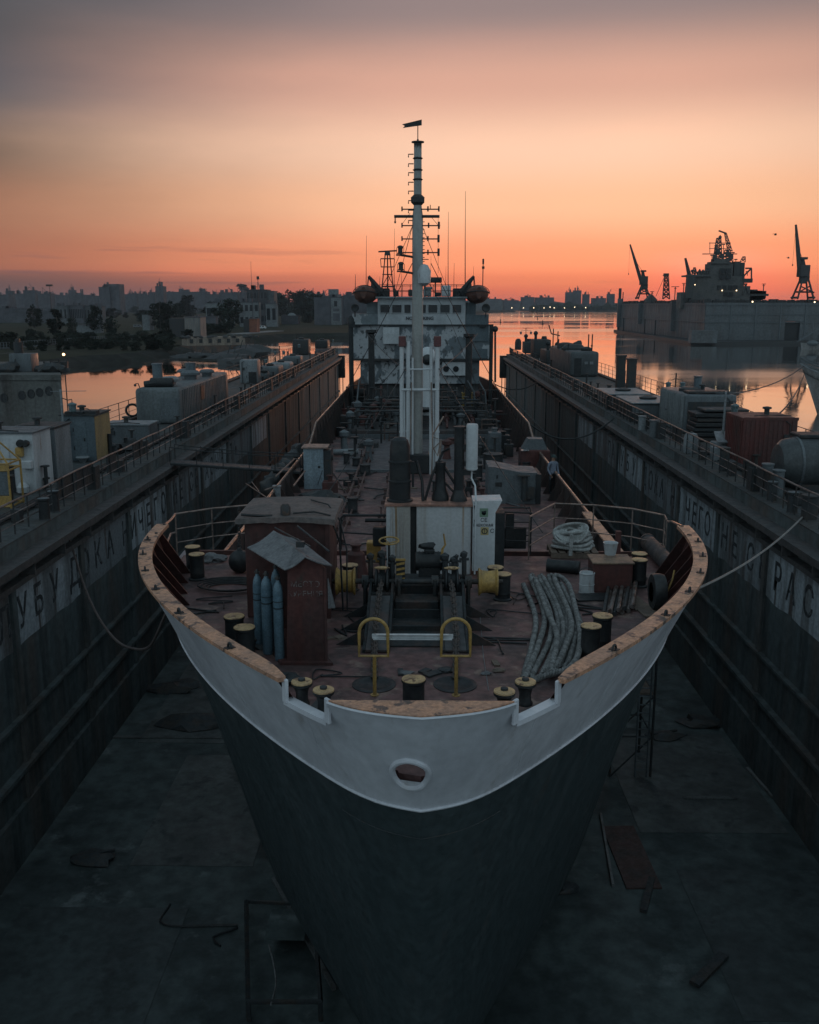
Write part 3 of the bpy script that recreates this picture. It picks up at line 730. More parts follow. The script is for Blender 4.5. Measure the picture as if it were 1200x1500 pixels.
# ---- windlass
wz = FDz+.55; cx = -.10
wind = MB()
for s in (-1, 1):
    X0 = cx+s*.71
    for o in (-.22, .22):                          # side girders sloping down to the bow
        wind.prism([(X0+o-.025, WY+.7, FDz), (X0+o-.025, 16.1, FDz), (X0+o-.025, 16.1, FDz+.06), (X0+o-.025, 17.2, FDz+.19), (X0+o-.025, WY-.6, FDz+.45), (X0+o-.025, WY+.1, FDz+.62), (X0+o-.025, WY+.7, FDz+.5)], (.05, 0, 0))
    for y in (16.5, 17.3, 18.1):                   # gussets
        wind.prism([(X0+s*.23, y, FDz+.30), (X0+s*.23, y, FDz), (X0+s*.75, y, FDz)], (0, .03, 0))
    wind.box((X0, WY+.1, FDz+.2), (.55, .8, .4), bev=.04)
wind.box((cx, WY+.75, FDz+.2), (1.5, .8, .4), bev=.04)
wind.box2((cx-.47, 16.4, FDz+.004), (cx+.47, WY+.4, FDz+.03))
wind.box((cx, WY-.75, FDz+.10), (.9, .06, .2)); wind.box((cx, WY-1.5, FDz+.06), (.9, .06, .12)); wind.box((cx, WY-.2, FDz+.14), (.9, .5, .28), bev=.03)
w_o = wind.build('windlass', M('windlass_black', (.022, .026, .028), (.045, .034, .031), 2.2, .45, .62, .65, bump=.25, c3=(.07, .042, .035), c3s=3, c3lo=.60, c3hi=.72, spec=.3), ship)
for s in (-1, 1):
    X0 = cx+s*.71
    m = MB(); m.prism([(X0-.19, 16.1, FDz+.055), (X0-.19, 17.2, FDz+.18), (X0-.19, WY-.62, FDz+.44), (X0-.19, WY-.62, FDz+.36), (X0-.19, 16.1, FDz+.02)], (.38, 0, 0)); m.build('chain_ramp', M('ramp_plate', (.050, .050, .052), (.075, .05, .045), 1.6, .45, .62, .6, bump=.25, c3=(.03, .03, .032), c3s=3), w_o)
m = MB(); m.cyl((cx-1.75, WY, wz), (cx+1.75, WY, wz), .055, n=12); m.build('shaft', dark, w_o)
for s in (-1, 1):
    X0 = cx+s*.71
    m = MB(); m.lathe((X0-.15, WY, wz), [(.13, 0), (.27, .02), (.27, .05), (.18, .08), (.15, .15), (.18, .22), (.27, .25), (.27, .28), (.13, .30)], 24, 'X')
    m.build('gypsy_wheel', black, w_o)
    m = MB(); m.tube([(X0+q, WY+.285*math.cos(R(90)), wz+.285) for q in (-.16, -.08, 0, .08, .16)], [.01, .035, .04, .035, .01], 6); m.build('brake_band', yellow_top, w_o)
    for o in (-.34, .34):
        m = MB(); m.box((X0+o, WY, FDz+.32), (.08, .3, .64), bev=.03); m.cyl((X0+o-.07, WY, wz), (X0+o+.07, WY, wz), .13, n=14); m.build('bearing_stand', dark, w_o)
    xd = cx+s*1.45
    m = MB(); m.lathe((xd-.20, WY, wz), [(.08, 0), (.28, .005), (.28, .03), (.235, .07), (.22, .20), (.235, .33), (.28, .37), (.28, .395), (.08, .40)], 24, 'X'); m.build('warping_drum', yellow, w_o)
c = PY(629, 822, WY+.5)
m = MB(); m.lathe(c, [(.16, -.30), (.2, -.28), (.2, .24), (.16, .28), (.1, .30)], 18, 'X'); m.box(c+Vector((0, 0, -.2)), (.45, .35, .2))
for i in range(7): m.lathe(c+Vector((-.22+i*.08, 0, 0)), [(.215, 0), (.215, .016)], 18, 'X')
m.box(c+Vector((0, 0, .22)), (.22, .18, .10), bev=.03); m.ico(c+Vector((-.03, 0, .33)), .11, 2, .5, (1.7, .8, .7)); m.build('winch_motor', black, w_o)
p = PY(570, 792, WY+.2)
m = MB(); ringc = [p+Vector((.20*math.cos(a), .20*math.sin(a), .03*math.sin(a))) for a in [2*math.pi*i/24 for i in range(24)]]
m.tube(ringc, .018, 6, closed=True)
for a in (0, 2.1, 4.2): m.cyl(p+Vector((0, 0, -.05)), p+Vector((.2*math.cos(a), .2*math.sin(a), 0)), .011, n=6)
m.build('hand_wheel', yellow, w_o)
m = MB(); m.cyl((p.x, p.y, FDz+.4), p+Vector((0, 0, -.04)), .024, n=8); m.cyl((p.x, p.y, FDz+.3), (p.x, p.y, FDz+.7), .05, n=10); m.build('wheel_spindle', dark, w_o)
a = PY(650, 782, WY+.2); b_ = PY(647, 822, WY+.2)
m = MB(); m.tube([b_, b_.lerp(a, .45), b_.lerp(a, .6)+Vector((.05, 0, 0)), a], [.03, .025, .022, .016], 6); m.build('brake_lever', yellow, w_o)
for x0, y0, y1, k in ((543, 815, 850, .05), (560, 812, 850, .06), (575, 818, 850, .05), (652, 816, 850, .06), (665, 820, 850, .05), (680, 812, 850, .05), (669, 815, 850, .03)):
    a = PY(x0, y0, WY+.1); b_ = PY(x0, y1, WY+.1)
    m = MB(); m.cyl(b_, a, k, n=8); m.ico(a, k*1.7, 1, .4); m.cyl(a+Vector((-.1, 0, -.1)), a+Vector((.1, 0, -.1)), .03, n=6); m.build('brake_spindle', dark, w_o)
# hazard-striped panel
a = PY(587, 838, WY+.05)
m = MB(); m.box(a, (.18, .05, .48)); pan = m.build('hazard_panel', black, w_o)
m = MB()
for i in range(4):
    z = a.z-.19+i*.11; m.prism([(a.x-.085, a.y-.0265, z), (a.x+.085, a.y-.0265, z+.035), (a.x+.085, a.y-.0265, z+.085), (a.x-.085, a.y-.0265, z+.05)], (0, -.003, 0))
m.box((a.x, a.y-.003, a.z+.26), (.20, .07, .035)); m.build('hazard_stripes', yellow, pan)
# ---- mast house at the break of the forecastle
HY = 21.15; HZ = CZ-4.44
hx0 = PY(566, 800, HY).x; hx1 = PY(690, 800, HY).x; hxm = PY(605, 800, HY).x
m = MB(); m.box2((hx0, HY, FDz), (hxm-.06, HY+.75, HZ), bev=.02); m.box2((hxm+.08, HY+.012, FDz), (hx1, HY+.75, HZ), bev=.02)
for i in range(5): m.cyl((hx0+.12+i*.07, HY+.0, FDz+.05), (hx0+.12+i*.07, HY+.0, HZ-.05), .018, n=6)
mh = m.build('mast_house', white_rust, ship)
m = MB(); m.box2((hxm-.06, HY+.1, FDz), (hxm+.08, HY+.7, HZ-.01)); m.build('recess', black, mh)
m = MB(); m.box2((hx0-.03, HY-.03, HZ+.002), (hx1+.03, HY+.80, HZ+.05)); m.build('house_top', M('top_orange_lit', (.30, .15, .11), (.16, .09, .07), 2, rough=.5, bump=.2), mh)  # orange light on the house top is put into its colour
# switch cabinet with stickers
cx0 = PY(691, 790, HY-.05).x; cx1 = PY(727, 790, HY-.05).x; cz0 = PY(700, 836, HY-.05).z; cz1 = PY(700, 733, HY-.05).z
m = MB(); m.prism([(cx0+.02, HY-.06, cz0), (cx1-.03, HY-.06, cz0), (cx1-.03, HY-.06, cz1-.28), (cx1+.12, HY-.06, cz1), (cx0+.02, HY-.06, cz1-.02)], (0, .7, 0))
cab = m.build('control_cabinet', white_clean, ship)
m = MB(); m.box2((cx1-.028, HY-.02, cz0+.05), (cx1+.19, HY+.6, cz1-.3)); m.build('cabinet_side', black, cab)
def stick(x, y, w, h, mat, nm):
    p = PY(x, y, HY-.064); m = MB(); m.box(p, (w, .004, h)); return m.build(nm, mat, cab), p
o, p = stick(709, 751, .19, .20, M('sticker_green', (.16, .24, .17), bump=0, var=.05), 'green_sticker')
m = MB(); m.tube([p+Vector((-.05, -.004, .03)), p+Vector((.0, -.004, -.01)), p+Vector((.05, -.004, .045))], .014, 4); m.lathe(p+Vector((.0, -.002, -.01)), [(.05, 0), (.05, .004)], 12, 'Y'); m.build('sticker_mark', ink_solid, o)
o, p = stick(710, 778, .18, .18, M('sticker_yellow', (.40, .31, .14), bump=0, var=.05), 'yellow_sticker')
m = MB(); m.tube([p+Vector((.06*math.cos(q), -.004, .06*math.sin(q))) for q in [2*math.pi*i/16 for i in range(16)]], .011, 4, closed=True); m.box(p+Vector((0, -.004, 0)), (.012, .004, .09)); m.build('sticker_mark', ink_solid, o)
p = PY(709, 762, HY-.064); lettering('СЕ', p, .12, ink_solid, cab)
p = PY(708, 769.5, HY-.066); lettering('ВАЕКСКАЯ', p, .085, ink_solid, cab)
p = PY(721, 778, HY-.066); lettering('С', p, .13, ink_solid, cab)
m = MB()
for y in (745, 766, 790): 
    a = PY(695, y, HY-.07); m.tube([a+Vector((0, 0, .07)), a+Vector((.012, 0, 0)), a+Vector((.03, 0, -.10))], .012, 4)
m.build('hinges', ink_solid, cab, smooth=0)
# gear standing on the mast house
p = PY(586, 741, HY+.4); zt = PY(586, 643, HY+.4).z; h = zt-HZ
m = MB(); m.lathe((p.x, p.y, HZ+.05), [(.30, 0), (.30, .04), (.245, .06), (.245, h*.30), (.27, h*.305), (.27, h*.33), (.24, h*.34), (.24, h*.60), (.265, h*.605), (.265, h*.63), (.235, h*.64), (.225, h*.85), (.19, h*.95), (.12, h*.99), (.01, h)], 24)
m.box((p.x+.3, p.y, HZ+h*.45), (.05, .05, h*.4)); m.build('ventilator', black, mh)
p = PY(672, 741, HY+.45); zt = PY(672, 627, HY+.45).z
m = MB(); m.cyl((p.x, p.y, HZ), (p.x, p.y, zt), .115, n=14); m.lathe((p.x, p.y, zt), [(.15, 0), (.15, .04)], 14); m.lathe((p.x, p.y, HZ+.05), [(.2, 0), (.18, .08), (.115, .25)], 14)
m.cyl((p.x, p.y, HZ+.3), (p.x-.42, p.y+.1, HZ+.95), .035, n=6); m.cyl((p.x-.02, p.y, HZ+.15), (p.x-.55, p.y+.1, HZ+.7), .03, n=6)
m.box((p.x+.14, p.y, HZ+.72), (.24, .18, .14)); m.box((p.x+.14, p.y, HZ+1.3), (.24, .14, .12)); m.build('derrick_post', black, mh)
p2 = PY(691, 688, HY+.4); zt = PY(691, 621, HY+.4).z
m = MB(); m.lathe((p2.x, p2.y, p2.z), [(.05, -.03), (.125, 0), (.135, .05), (.135, zt-p2.z-.04), (.12, zt-p2.z)], 18); m.lathe((p2.x, p2.y, p2.z+.02), [(.14, 0), (.14, .03)], 18); tk = m.build('pressure_vessel', white_old, mh)
m = MB(); m.tube([(p2.x, p2.y, p2.z), (p2.x, p2.y, p2.z-.2), (p2.x+.08, p2.y-.1, p2.z-.35), (p2.x+.08, HY-.09, p2.z-.6), (p2.x+.075, HY-.09, FDz+.05)], .022, 7); m.build('drain_pipe', white_clean, mh)
p = PY(645, 741, HY+.5)
m = MB(); m.lathe((p.x, p.y, HZ+.04), [(.20, 0), (.20, .1), (.13, .3), (.10, .75), (.12, .8), (.12, .9)], 14); m.tube([(p.x-.35, p.y, HZ+.05), (p.x-.2, p.y, HZ+.6), (p.x+.05, p.y+.1, HZ+1.15), (p.x+.2, p.y, HZ+1.25)], .03, 6)
m.tube([(p.x-.4, p.y-.1, HZ+.05), (p.x-.42, p.y, HZ+.5), (p.x-.55, p.y+.1, HZ+.95)], .035, 6); m.build('hose_stand', black, mh)
m = MB(); m.tube([PY(650, 610, HY+.6), PY(634, 612+25, HY+.6), PY(634, 655, HY+.6), PY(641, 668, HY+.6), PY(646, 645, HY+.6), PY(643, 690, HY+.6), PY(638, 720, HY+.6), PY(640, 741, HY+.6)], .02, 6); m.build('cable', M('copper_hose', (.24, .17, .14), rough=.5, bump=0), mh)
# low dark pipes and valves left of the house
m = MB()
a = PY(500, 765, 21.6); 
m.tube([PY(499, 805, 21.4), PY(499, 760, 21.4), PY(503, 755, 21.4), PY(566, 755, 21.4)], .03, 6)
m.tube([PY(535, 762, 21.7), PY(566, 762, 21.7)], .05, 6); m.box(PY(556, 785, 21.6), (.3, .3, .45), bev=.03); m.tube([PY(500, 780, 21.6), PY(566, 784, 21.6)], .02, 5); m.build('pipe_rail', black, ship)
p = fd(548, 822); m = MB(); m.box(p+Vector((0, 0, .25)), (.34, .3, .5), bev=.02); m.build('valve_box', yellow, ship)
p = fd(522, 845); m = MB(); m.lathe(p, [(.3, 0), (.24, .25), (.2, .55), (.1, .62), (.1, .72), (.13, .74), (.13, .77)], 16); m.build('red_vent', red_brown, ship)
# ---- rails at the break of the forecastle
RL = 4.98
def rail(m, pts, post=1.6, zdrop=(0, .38, .72), r=.024, floor=None):
    pts = [Vector(p) for p in pts]
    for k, z in enumerate(zdrop): m.tube([p-Vector((0, 0, z)) for p in pts], r if k == 0 else r*.65, 6)
    for a, b in zip(pts, pts[1:]):
        n = max(1, round((b-a).length/post))
        for i in range(n): 
            q = a.lerp(b, i/n); m.cyl((q.x, q.y, floor), q, r*.8, n=5)
    q = pts[-1]; m.cyl((q.x, q.y, floor), q, r*.8, n=5)
railmat = M('rail_warm', (.20, .15, .13), (.10, .08, .07), 3, rough=.4, bump=.05, metal=.25)
m = MB(); rail(m, [P(776, 757, RL), P(813, 737.5, RL), P(870, 740, RL), P(927, 745.5, RL), P(974, 755, RL), P(977, 762, RL+.02)], floor=FDz)
m.tube([P(977, 764, RL), P(984, 764, RL), P(1002, 772, SD-.02)], .028, 6); m.build('break_rail', railmat, ship)
m = MB(); rail(m, [P(365, 740, RL), P(310, 745, RL), P(257, 753, RL)], floor=FDz)
m.tube([P(257, 753, RL), P(250, 762, RL), P(240, 770, SD)], .03, 6); m.tube([P(257, 780, RL+.6), P(250, 782, RL+.6), P(243, 800, SD+.6)], .025, 6); m.build('break_rail', railmat, ship)
m = MB()
x0 = fd(736, 810); x1 = fd(777, 812)
pts = [(x0.x, x0.y, FDz+1.05), (x1.x, x1.y, FDz+1.05), (x1.x+.05, FA-.1, FDz+1.05), (x0.x, FA-.1, FDz+1.05)]
rail(m, pts+[pts[0]], .7, floor=FDz); m.box2((x0.x+.05, x0.y+.35, FDz+.02), (x1.x-.06, FA-.25, FDz+.55)); m.box2((x0.x+.1, x0.y+.25, FDz+.1), (x0.x+.3, x0.y+.5, FDz+.95))
m.build('stair_cage', black, ship)
m = MB(); a = P(905, 802, 5.6)
m.box2((a.x-.06, a.y-.06, FDz), (a.x+.06, a.y+.06, FDz+.85)); m.build('rail_post', red_brown, ship)
m = MB(); m.box2((5.72, 27.6, CZ-7.27), (6.06, 33.5, CZ-7.21)); m.build('rail_plank', cap_wood, ship)
# spare stays along the inside right bulwark: leaning fender roll, hose bracket
# ================================================================== loose things on the forecastle
# cabin with a canvas roof
cb = thing('deck_cabin', (-2.62, 18.95, FDz), 'red-brown deck cabin with grey canvas roof behind the gas bottles', 'cabin')
CT = CZ-4.06
m = MB(); m.box2((-3.45, 18.05, FDz), (-1.82, 19.85, CT-.05), bev=.015); m.box2((-3.2, 18.02, FDz+.25), (-2.05, 18.06, CT-.35)); m.box2((-1.88, 18.0, FDz), (-1.79, 18.1, CT-.05)); m.build('cabin_wall', red_brown, cb)
m = MB(); rows = []
for i in range(15):
    x = -3.6+i*.137; r = []
    for j in range(9):
        y = 17.92+j*.257
        z = CT+.05+.05*math.sin(math.pi*i/14)-.02*((j-4)/4)**2+.014*noise.noise(Vector((x*3, y*3, 1)))
        r.append((x, y, z))
    fr = [(x, 17.90, r[0][2]-.10-.03*noise.noise(Vector((x*4, 3, 3)))), ]
    bk = [(x, 20.0, r[-1][2]-.1)]
    rows.append(fr+r+bk)
rows = [[(rows[0][k][0]-.01, rows[0][k][1], rows[0][k][2]-.10) for k in range(11)]]+rows+[[(rows[-1][k][0]+.01, rows[-1][k][1], rows[-1][k][2]-.1) for k in range(11)]]
m.sheet(rows); m.build('canvas_roof', M('canvas_brown', (.13, .10, .092), (.09, .078, .075), 2, rough=.85, bump=.35, bscale=6), cb)
m = MB(); m.lathe((-2.65, 18.12, CT+.08), [(.10, 0), (.10, .16), (.06, .22)], 12); m.build('roof_vent', dark, cb)
m = MB(); m.tube([(-3.5, 18.05, CT+.1), (-3.1, 18.0, CT+.09), (-2.9, 18.05, CT+.08)], .03, 6); m.tube([(-2.5, 18.1, CT+.12), (-2.1, 18.15, CT+.14), (-1.8, 18.2, CT+.06), (-1.62, 18.3, CT-.5), (-1.58, 18.35, FDz+.05)], .02, 6)
m.tube([(-2.3, 19.4, CT+.12), (-1.9, 18.9, CT+.13), (-1.65, 18.7, CT-.15), (-1.5, 18.5, CT-.7), (-1.5, 18.4, FDz+.05)], .016, 6); m.build('roof_cable', black, cb)
# gas bottle shed
gs = thing('gas_bottle_shed', (-2.0, 15.9, FDz), 'brown gable-roofed shelter with faint lettering beside blue gas bottles', 'shed')
d = Vector((-.78, 1.75, 0)); fl = Vector((-2.33, 15.58, FDz)); fr = Vector((-1.62, 15.58, FDz)); Hh = 1.72
m = MB()
m.prism([fl, fr, fr+Vector((0, 0, Hh-.02)), Vector((-1.95, 15.58, FDz+1.92)), fl+Vector((.06, 0, Hh))], (0, .04, 0))
m.prism([fr, fr+d, fr+d+Vector((0, 0, Hh)), fr+Vector((0, 0, Hh))], (-.04, -.02, 0))
m.prism([fl+d, fr+d, fr+d+Vector((0, 0, Hh)), Vector((-1.95, 15.58, FDz+1.92))+d, fl+d+Vector((0, 0, Hh))], (0, -.04, 0))
m.prism([fl+Vector((-.1, -.1, 0)), fr+Vector((.1, -.1, 0)), fr+d+Vector((.1, .1, 0)), fl+d+Vector((-.1, .1, 0))], (0, 0, .05)); m.build('shed_wall', red_brown, gs)
rF = Vector((-1.95, 15.42, CZ-4.1)); rB = Vector((-2.76, 17.3, CZ-4.1)); lF = Vector((-2.30, 15.42, CZ-4.32)); lB = Vector((-3.22, 17.05, CZ-4.36)); gF = Vector((-1.50, 15.42, CZ-4.25)); gB = rB+(gF-rF)
def slab(m, a, b, c, dd, n=8, amp=.012, th=.02):
    g = []
    for i in range(n+1):
        r = []
        for j in range(n+1):
            p = a.lerp(b, i/n).lerp(dd.lerp(c, i/n), j/n); p = p+Vector((0, 0, amp*noise.noise(p*3)-.03*math.sin(math.pi*j/n))); r.append(p)
        g.append(r)
    m.sheet(g); m.sheet([[p-Vector((0, 0, th)) for p in r] for r in g])
    for e in (g[0], g[-1], [r[0] for r in g], [r[-1] for r in g]): m.sheet([e, [p-Vector((0, 0, th)) for p in e]])
m = MB(); slab(m, rF, rB, lB, lF); slab(m, rF, rB, gB, gF); m.build('shed_roof', M('roof_felt', (.15, .15, .155), (.10, .10, .105), 3, rough=.75, bump=.25, bscale=8), gs, smooth=20)
m = MB(); m.cyl((-1.6, 16.0, CZ-4.16), (-2.3, 17.2, CZ-3.99), .018, n=6); m.cyl((-1.9, 15.8, CZ-4.02), (-2.72, 17.2, CZ-4.02), .014, n=6); m.box((-2.1, 16.0, CZ-4.03), (.14, .1, .1)); m.build('roof_rod', dark, gs)
paint_faint = M('faint_paint', (.17, .15, .145), (.09, .04, .036), 9, .44, .56, .8, bump=0)
lettering('МЕСТО', (-1.98, 15.577, FDz+1.42), .14, paint_faint, gs); lettering('КУРЕНИЯ', (-1.98, 15.577, FDz+1.25), .13, paint_faint, gs)
m = MB(); m.sheet([[(-1.60+.03*k*(i % 2), 15.62+.03*i, FDz+1.5-.13*k) for i in range(4)] for k in range(5)]); m.build('torn_flap', canvas, gs, smooth=60)
# gas bottles, each a thing
def bottle(p, r, h, label):
    t = thing('gas_bottle', p, label, 'gas bottle', 'blue gas bottles beside the shed')
    p = Vector(p); m = MB(); m.lathe(p, [(r*.95, 0), (r, .03), (r, h*.80), (r*.93, h*.85), (r*.7, h*.90), (r*.38, h*.93), (r*.36, h*.95)], 20); m.build('bottle_body', M('bottle_blue', (.10, .16, .20), (.075, .125, .16), 5, rough=.42, bump=.04, c3=(.10, .08, .07), c3s=9, c3lo=.66, c3hi=.74), t)
    m = MB(); m.lathe(p+Vector((0, 0, h*.95)), [(r*.34, 0), (r*.34, h*.04), (r*.2, h*.055)], 12); m.cyl(p+Vector((-.05, 0, h*.97)), p+Vector((.05, 0, h*.97)), .016, n=6); m.build('valve', dark, t)
    m = MB(); m.lathe(p+Vector((0, 0, h*.70)), [(r+.004, 0), (r+.004, .012)], 20); m.lathe(p+Vector((0, 0, h*.62)), [(r+.004, 0), (r+.004, .02)], 20); m.build('strap', black, t)
bottle((-2.47, 15.72, FDz+.01), .085, 1.52, 'nearest blue gas bottle, right against the shed corner')
bottle((-2.72, 16.05, FDz+.01), .10, 1.50, 'second blue gas bottle, standing clear with its full length in view')
bottle((-2.60, 16.35, FDz+.01), .085, 1.55, 'blue gas bottle half hidden between its two front neighbours')
bottle((-2.93, 16.35, FDz+.01), .085, 1.45, 'farthest blue gas bottle, mostly hidden by the brown cabin corner')
# round fender
p = fd(352, 838); t = thing('ball_fender', p, 'round black fender lying against the brown cabin', 'fender')
m = MB(); m.sphere(p+Vector((0, 0, .26)), .26, 20, (1, 1, 1.05)); m.build('rubber_ball', black, t)
m = MB(); m.lathe(p+Vector((0, 0, .52)), [(.07, 0), (.05, .06)], 10); m.tube([p+Vector((.05*math.cos(q), 0, .60+.05*math.sin(q))) for q in [2*math.pi*i/12 for i in range(12)]], .015, 5, closed=True)
chain(m, [p+Vector((0, .0, .62)), p+Vector((.02, .05, 1.55))], .09, .012); m.build('eye_ring', dark, t)
# hose coil on the deck
c = fd(338, 862); m = MB()
pts = [c+Vector(((.30+.20*(i/70))*math.cos(i*.36)*1.5, (.30+.20*(i/70))*math.sin(i*.36), .02+.0012*i)) for i in range(78)]
m.tube(pts, .018, 6); tag(m.build('air_hose', black), 'thin black hose coiled on the red deck left of the shed', 'hose')
for x, y, lab, s in ((368, 945, 'dark rag heap beside the pair of left bollards', .42), (412, 1000, 'crumpled dark tarpaulin behind the left roller notch', .3), (312, 822, 'flat scrap of dark canvas behind the left bollards', .30)):
    p = fd(x, y); m = MB(); m.ico(p+Vector((0, 0, s*.16)), s, 3, .5, (1.0, .7, .45), seed=x); tag(m.build('tarpaulin', canvas if x == 312 else dark), lab, 'tarpaulin')
# ---- right side
# flaked mooring rope: one line laid in long bights
def twist(m, pts, r, pitch=.28, ns=3, sides=6):
    pts = [Vector(p) for p in pts]; out = [[] for _ in range(ns)]; L_ = 0
    for i, p in enumerate(pts):
        if i: L_ += (p-pts[i-1]).length
        t = (pts[min(i+1, len(pts)-1)]-pts[max(i-1, 0)]).normalized(); x = t.cross(Vector((0, 0, 1))); x = x.normalized() if x.length > .01 else Vector((1, 0, 0)); y = x.cross(t)
        for k in range(ns):
            a = 2*math.pi*(L_/pitch+k/ns); out[k].append(p+(x*math.cos(a)+y*math.sin(a))*r*.58)
    for o in out: m.tube(o, r*.50, sides)
def spline(ctrl, step=.05):
    o = []
    c = [Vector(p) for p in ctrl]; c = [c[0]*2-c[1]]+c+[c[-1]*2-c[-2]]
    for i in range(1, len(c)-2):
        p0, p1, p2, p3 = c[i-1:i+3]; n = max(2, int((p2-p1).length/step))
        for k in range(n):
            t = k/n; o.append(.5*((2*p1)+(p2-p0)*t+(2*p0-5*p1+4*p2-p3)*t*t+(3*p1-p0-3*p2+p3)*t**3))
    o.append(c[-2]); return o
tops = [(770, 857), (779, 846), (789, 852), (799, 848), (809, 845), (818, 850), (824, 860)]
mids = [(786, 900), (796, 896), (808, 890), (820, 893), (830, 896), (838, 898), (844, 903)]
mid2 = [(783, 945), (797, 940), (811, 930), (823, 926), (833, 926), (842, 925), (850, 928)]
bots = [(765, 985), (775, 992), (788, 984), (803, 978), (813, 975), (826, 972), (838, 966)]
ctrl = []
for i in range(9):
    f_ = i/8*6; i0 = min(5, int(f_)); fr_ = f_-i0
    col_ = [(q[i0][0]*(1-fr_)+q[i0+1][0]*fr_, q[i0][1]*(1-fr_)+q[i0+1][1]*fr_) for q in (tops, mids, mid2, bots)]
    if i % 2: col_ = col_[::-1]
    for k, (x, y) in enumerate(col_):
        ctrl.append(P(x+random.uniform(-4, 4), y+random.uniform(-3, 3), 6.05-.06-.04*(i % 3 == 1)))
m = MB(); twist(m, spline(ctrl, .03), .055, .2)
ctrl2 = [P(x+5, y+random.uniform(-3, 3), 6.05-.19) for x, y in (tops[1], mids[1], mid2[2], bots[3])]+[P(x+3, y, 6.05-.19) for x, y in (bots[4], mid2[4], mids[4], tops[4])]+[P(x, y, 6.05-.18) for x, y in ((832, 855), (846, 905), (850, 940), (838, 975), (800, 990), (782, 996))]
twist(m, spline(ctrl2, .03), .055, .2)
tag(m.build('mooring_rope', rope_mat, smooth=60), 'thick grey mooring rope flaked in long bights on the red deck', 'rope')
# coil on a pallet
c = fd(838, 812); 
t = thing('pallet', c, 'low wooden pallet under the pale rope coil', 'pallet')
m = MB()
for i in range(6): m.box(c+Vector((-.5+i*.2, 0, .15)), (.15, .9, .025))
m.build('pallet_boards', wood, t)
for q in (-.4, 0, .4):
    m = MB(); m.box(c+Vector((0, q, .07)), (1.15, .09, .12)); m.build('runner', wood, t)
m = MB(); pts = []
for lay in range(5):
    for i in range(64):
        a = i*2*math.pi/16; rr = .50-.06*(i/16)-.03*lay+.03*noise.noise(Vector((a, lay*2, 0)))
        pts.append(c+Vector((rr*math.cos(a)*1.05, rr*math.sin(a)*.85, .22+.095*lay+.03*math.sin(a*2+lay)+.015*noise.noise(Vector((i, lay, 2))))))
m.tube(pts, .042, 7)
for k in range(6): m.tube([c+Vector((.46*math.cos(q)*(.6+.06*k)-.08, .36*math.sin(q)*.7-.1*k*.3, .66+.03*k*math.sin(q)-.10*abs(math.sin(q))+.08*math.sin(q+1))) for q in [2*math.pi*i/20+k for i in range(19)]], .036, 6)
m.cyl(c+Vector((-.12, -.5, .1)), c+Vector((-.1, -.46, .62)), .05, n=6)
tag(m.build('rope_coil', rope_white, smooth=60), 'pale rope wound in a round coil on a pallet', 'rope')
# red locker, bucket, drum
p = fd(897, 868); t = thing('deck_locker', p, 'red deck locker with a worn brown lid', 'locker')
m = MB(); m.box(p+Vector((0, .35, .32)), (.84, .7, .62), bev=.012); m.build('locker_body', red_brown, t)
m = MB(); m.box(p+Vector((0, .35, .65)), (.90, .76, .04), bev=.01); m.build('lid', M('lid_brown', (.20, .13, .085), (.12, .08, .06), 4, rough=.6, bump=.15), t)
lidz = p.z+.67
q = P(894, 812, CZ-lidz); t = thing('bucket', q, 'pale bucket standing on the red locker lid', 'bucket')
m = MB(); m.lathe(q, [(.12, 0), (.16, .26), (.165, .27), (.15, .265), (.115, .02), (.001, .02)], 18); m.build('pail', white_old, t)
m = MB(); m.tube(arc(q+Vector((0, 0, .25)), .155, 0, 180, 10, (1, 0, 0), (0, -.8, -.35)), .008, 5); m.build('bucket_handle', dark, t)
p = fd(859, 868); t = thing('paint_drum', p, 'dented pale drum standing left of the red locker', 'drum')
m = MB(); m.lathe(p, [(.17, 0), (.17, .02), (.16, .03), (.16, .18), (.168, .19), (.16, .2), (.16, .42), (.17, .43), (.17, .45), (.15, .45), (.15, .40), (.001, .40)], 20); m.build('drum_shell', white_old, t)
m = MB(); m.tube(arc(p+Vector((0, 0, .44)), .165, 0, 180, 10, (1, 0, 0), (0, .6, .5)), .008, 5); m.build('drum_handle', dark, t)
p = fd(862, 878); m = MB(); m.box(p+Vector((.1, .1, .02)), (.75, .5, .03), rz=.1); tag(m.build('drip_tray', black), 'flat black tray under the pale drum', 'tray')
a = fd(802, 838); b_ = fd(850, 842)
m = MB(); m.cyl(a+Vector((0, .1, .14)), b_+Vector((0, .1, .14)), .15, n=18); m.lathe(a+Vector((.02, .1, .14)), [(.16, 0), (.16, .05)], 18, 'X'); m.lathe(b_+Vector((-.1, .1, .14)), [(.16, 0), (.16, .05)], 18, 'X'); tag(m.build('rubber_fender', black), 'black cylinder fender lying in front of the rope coil', 'fender')
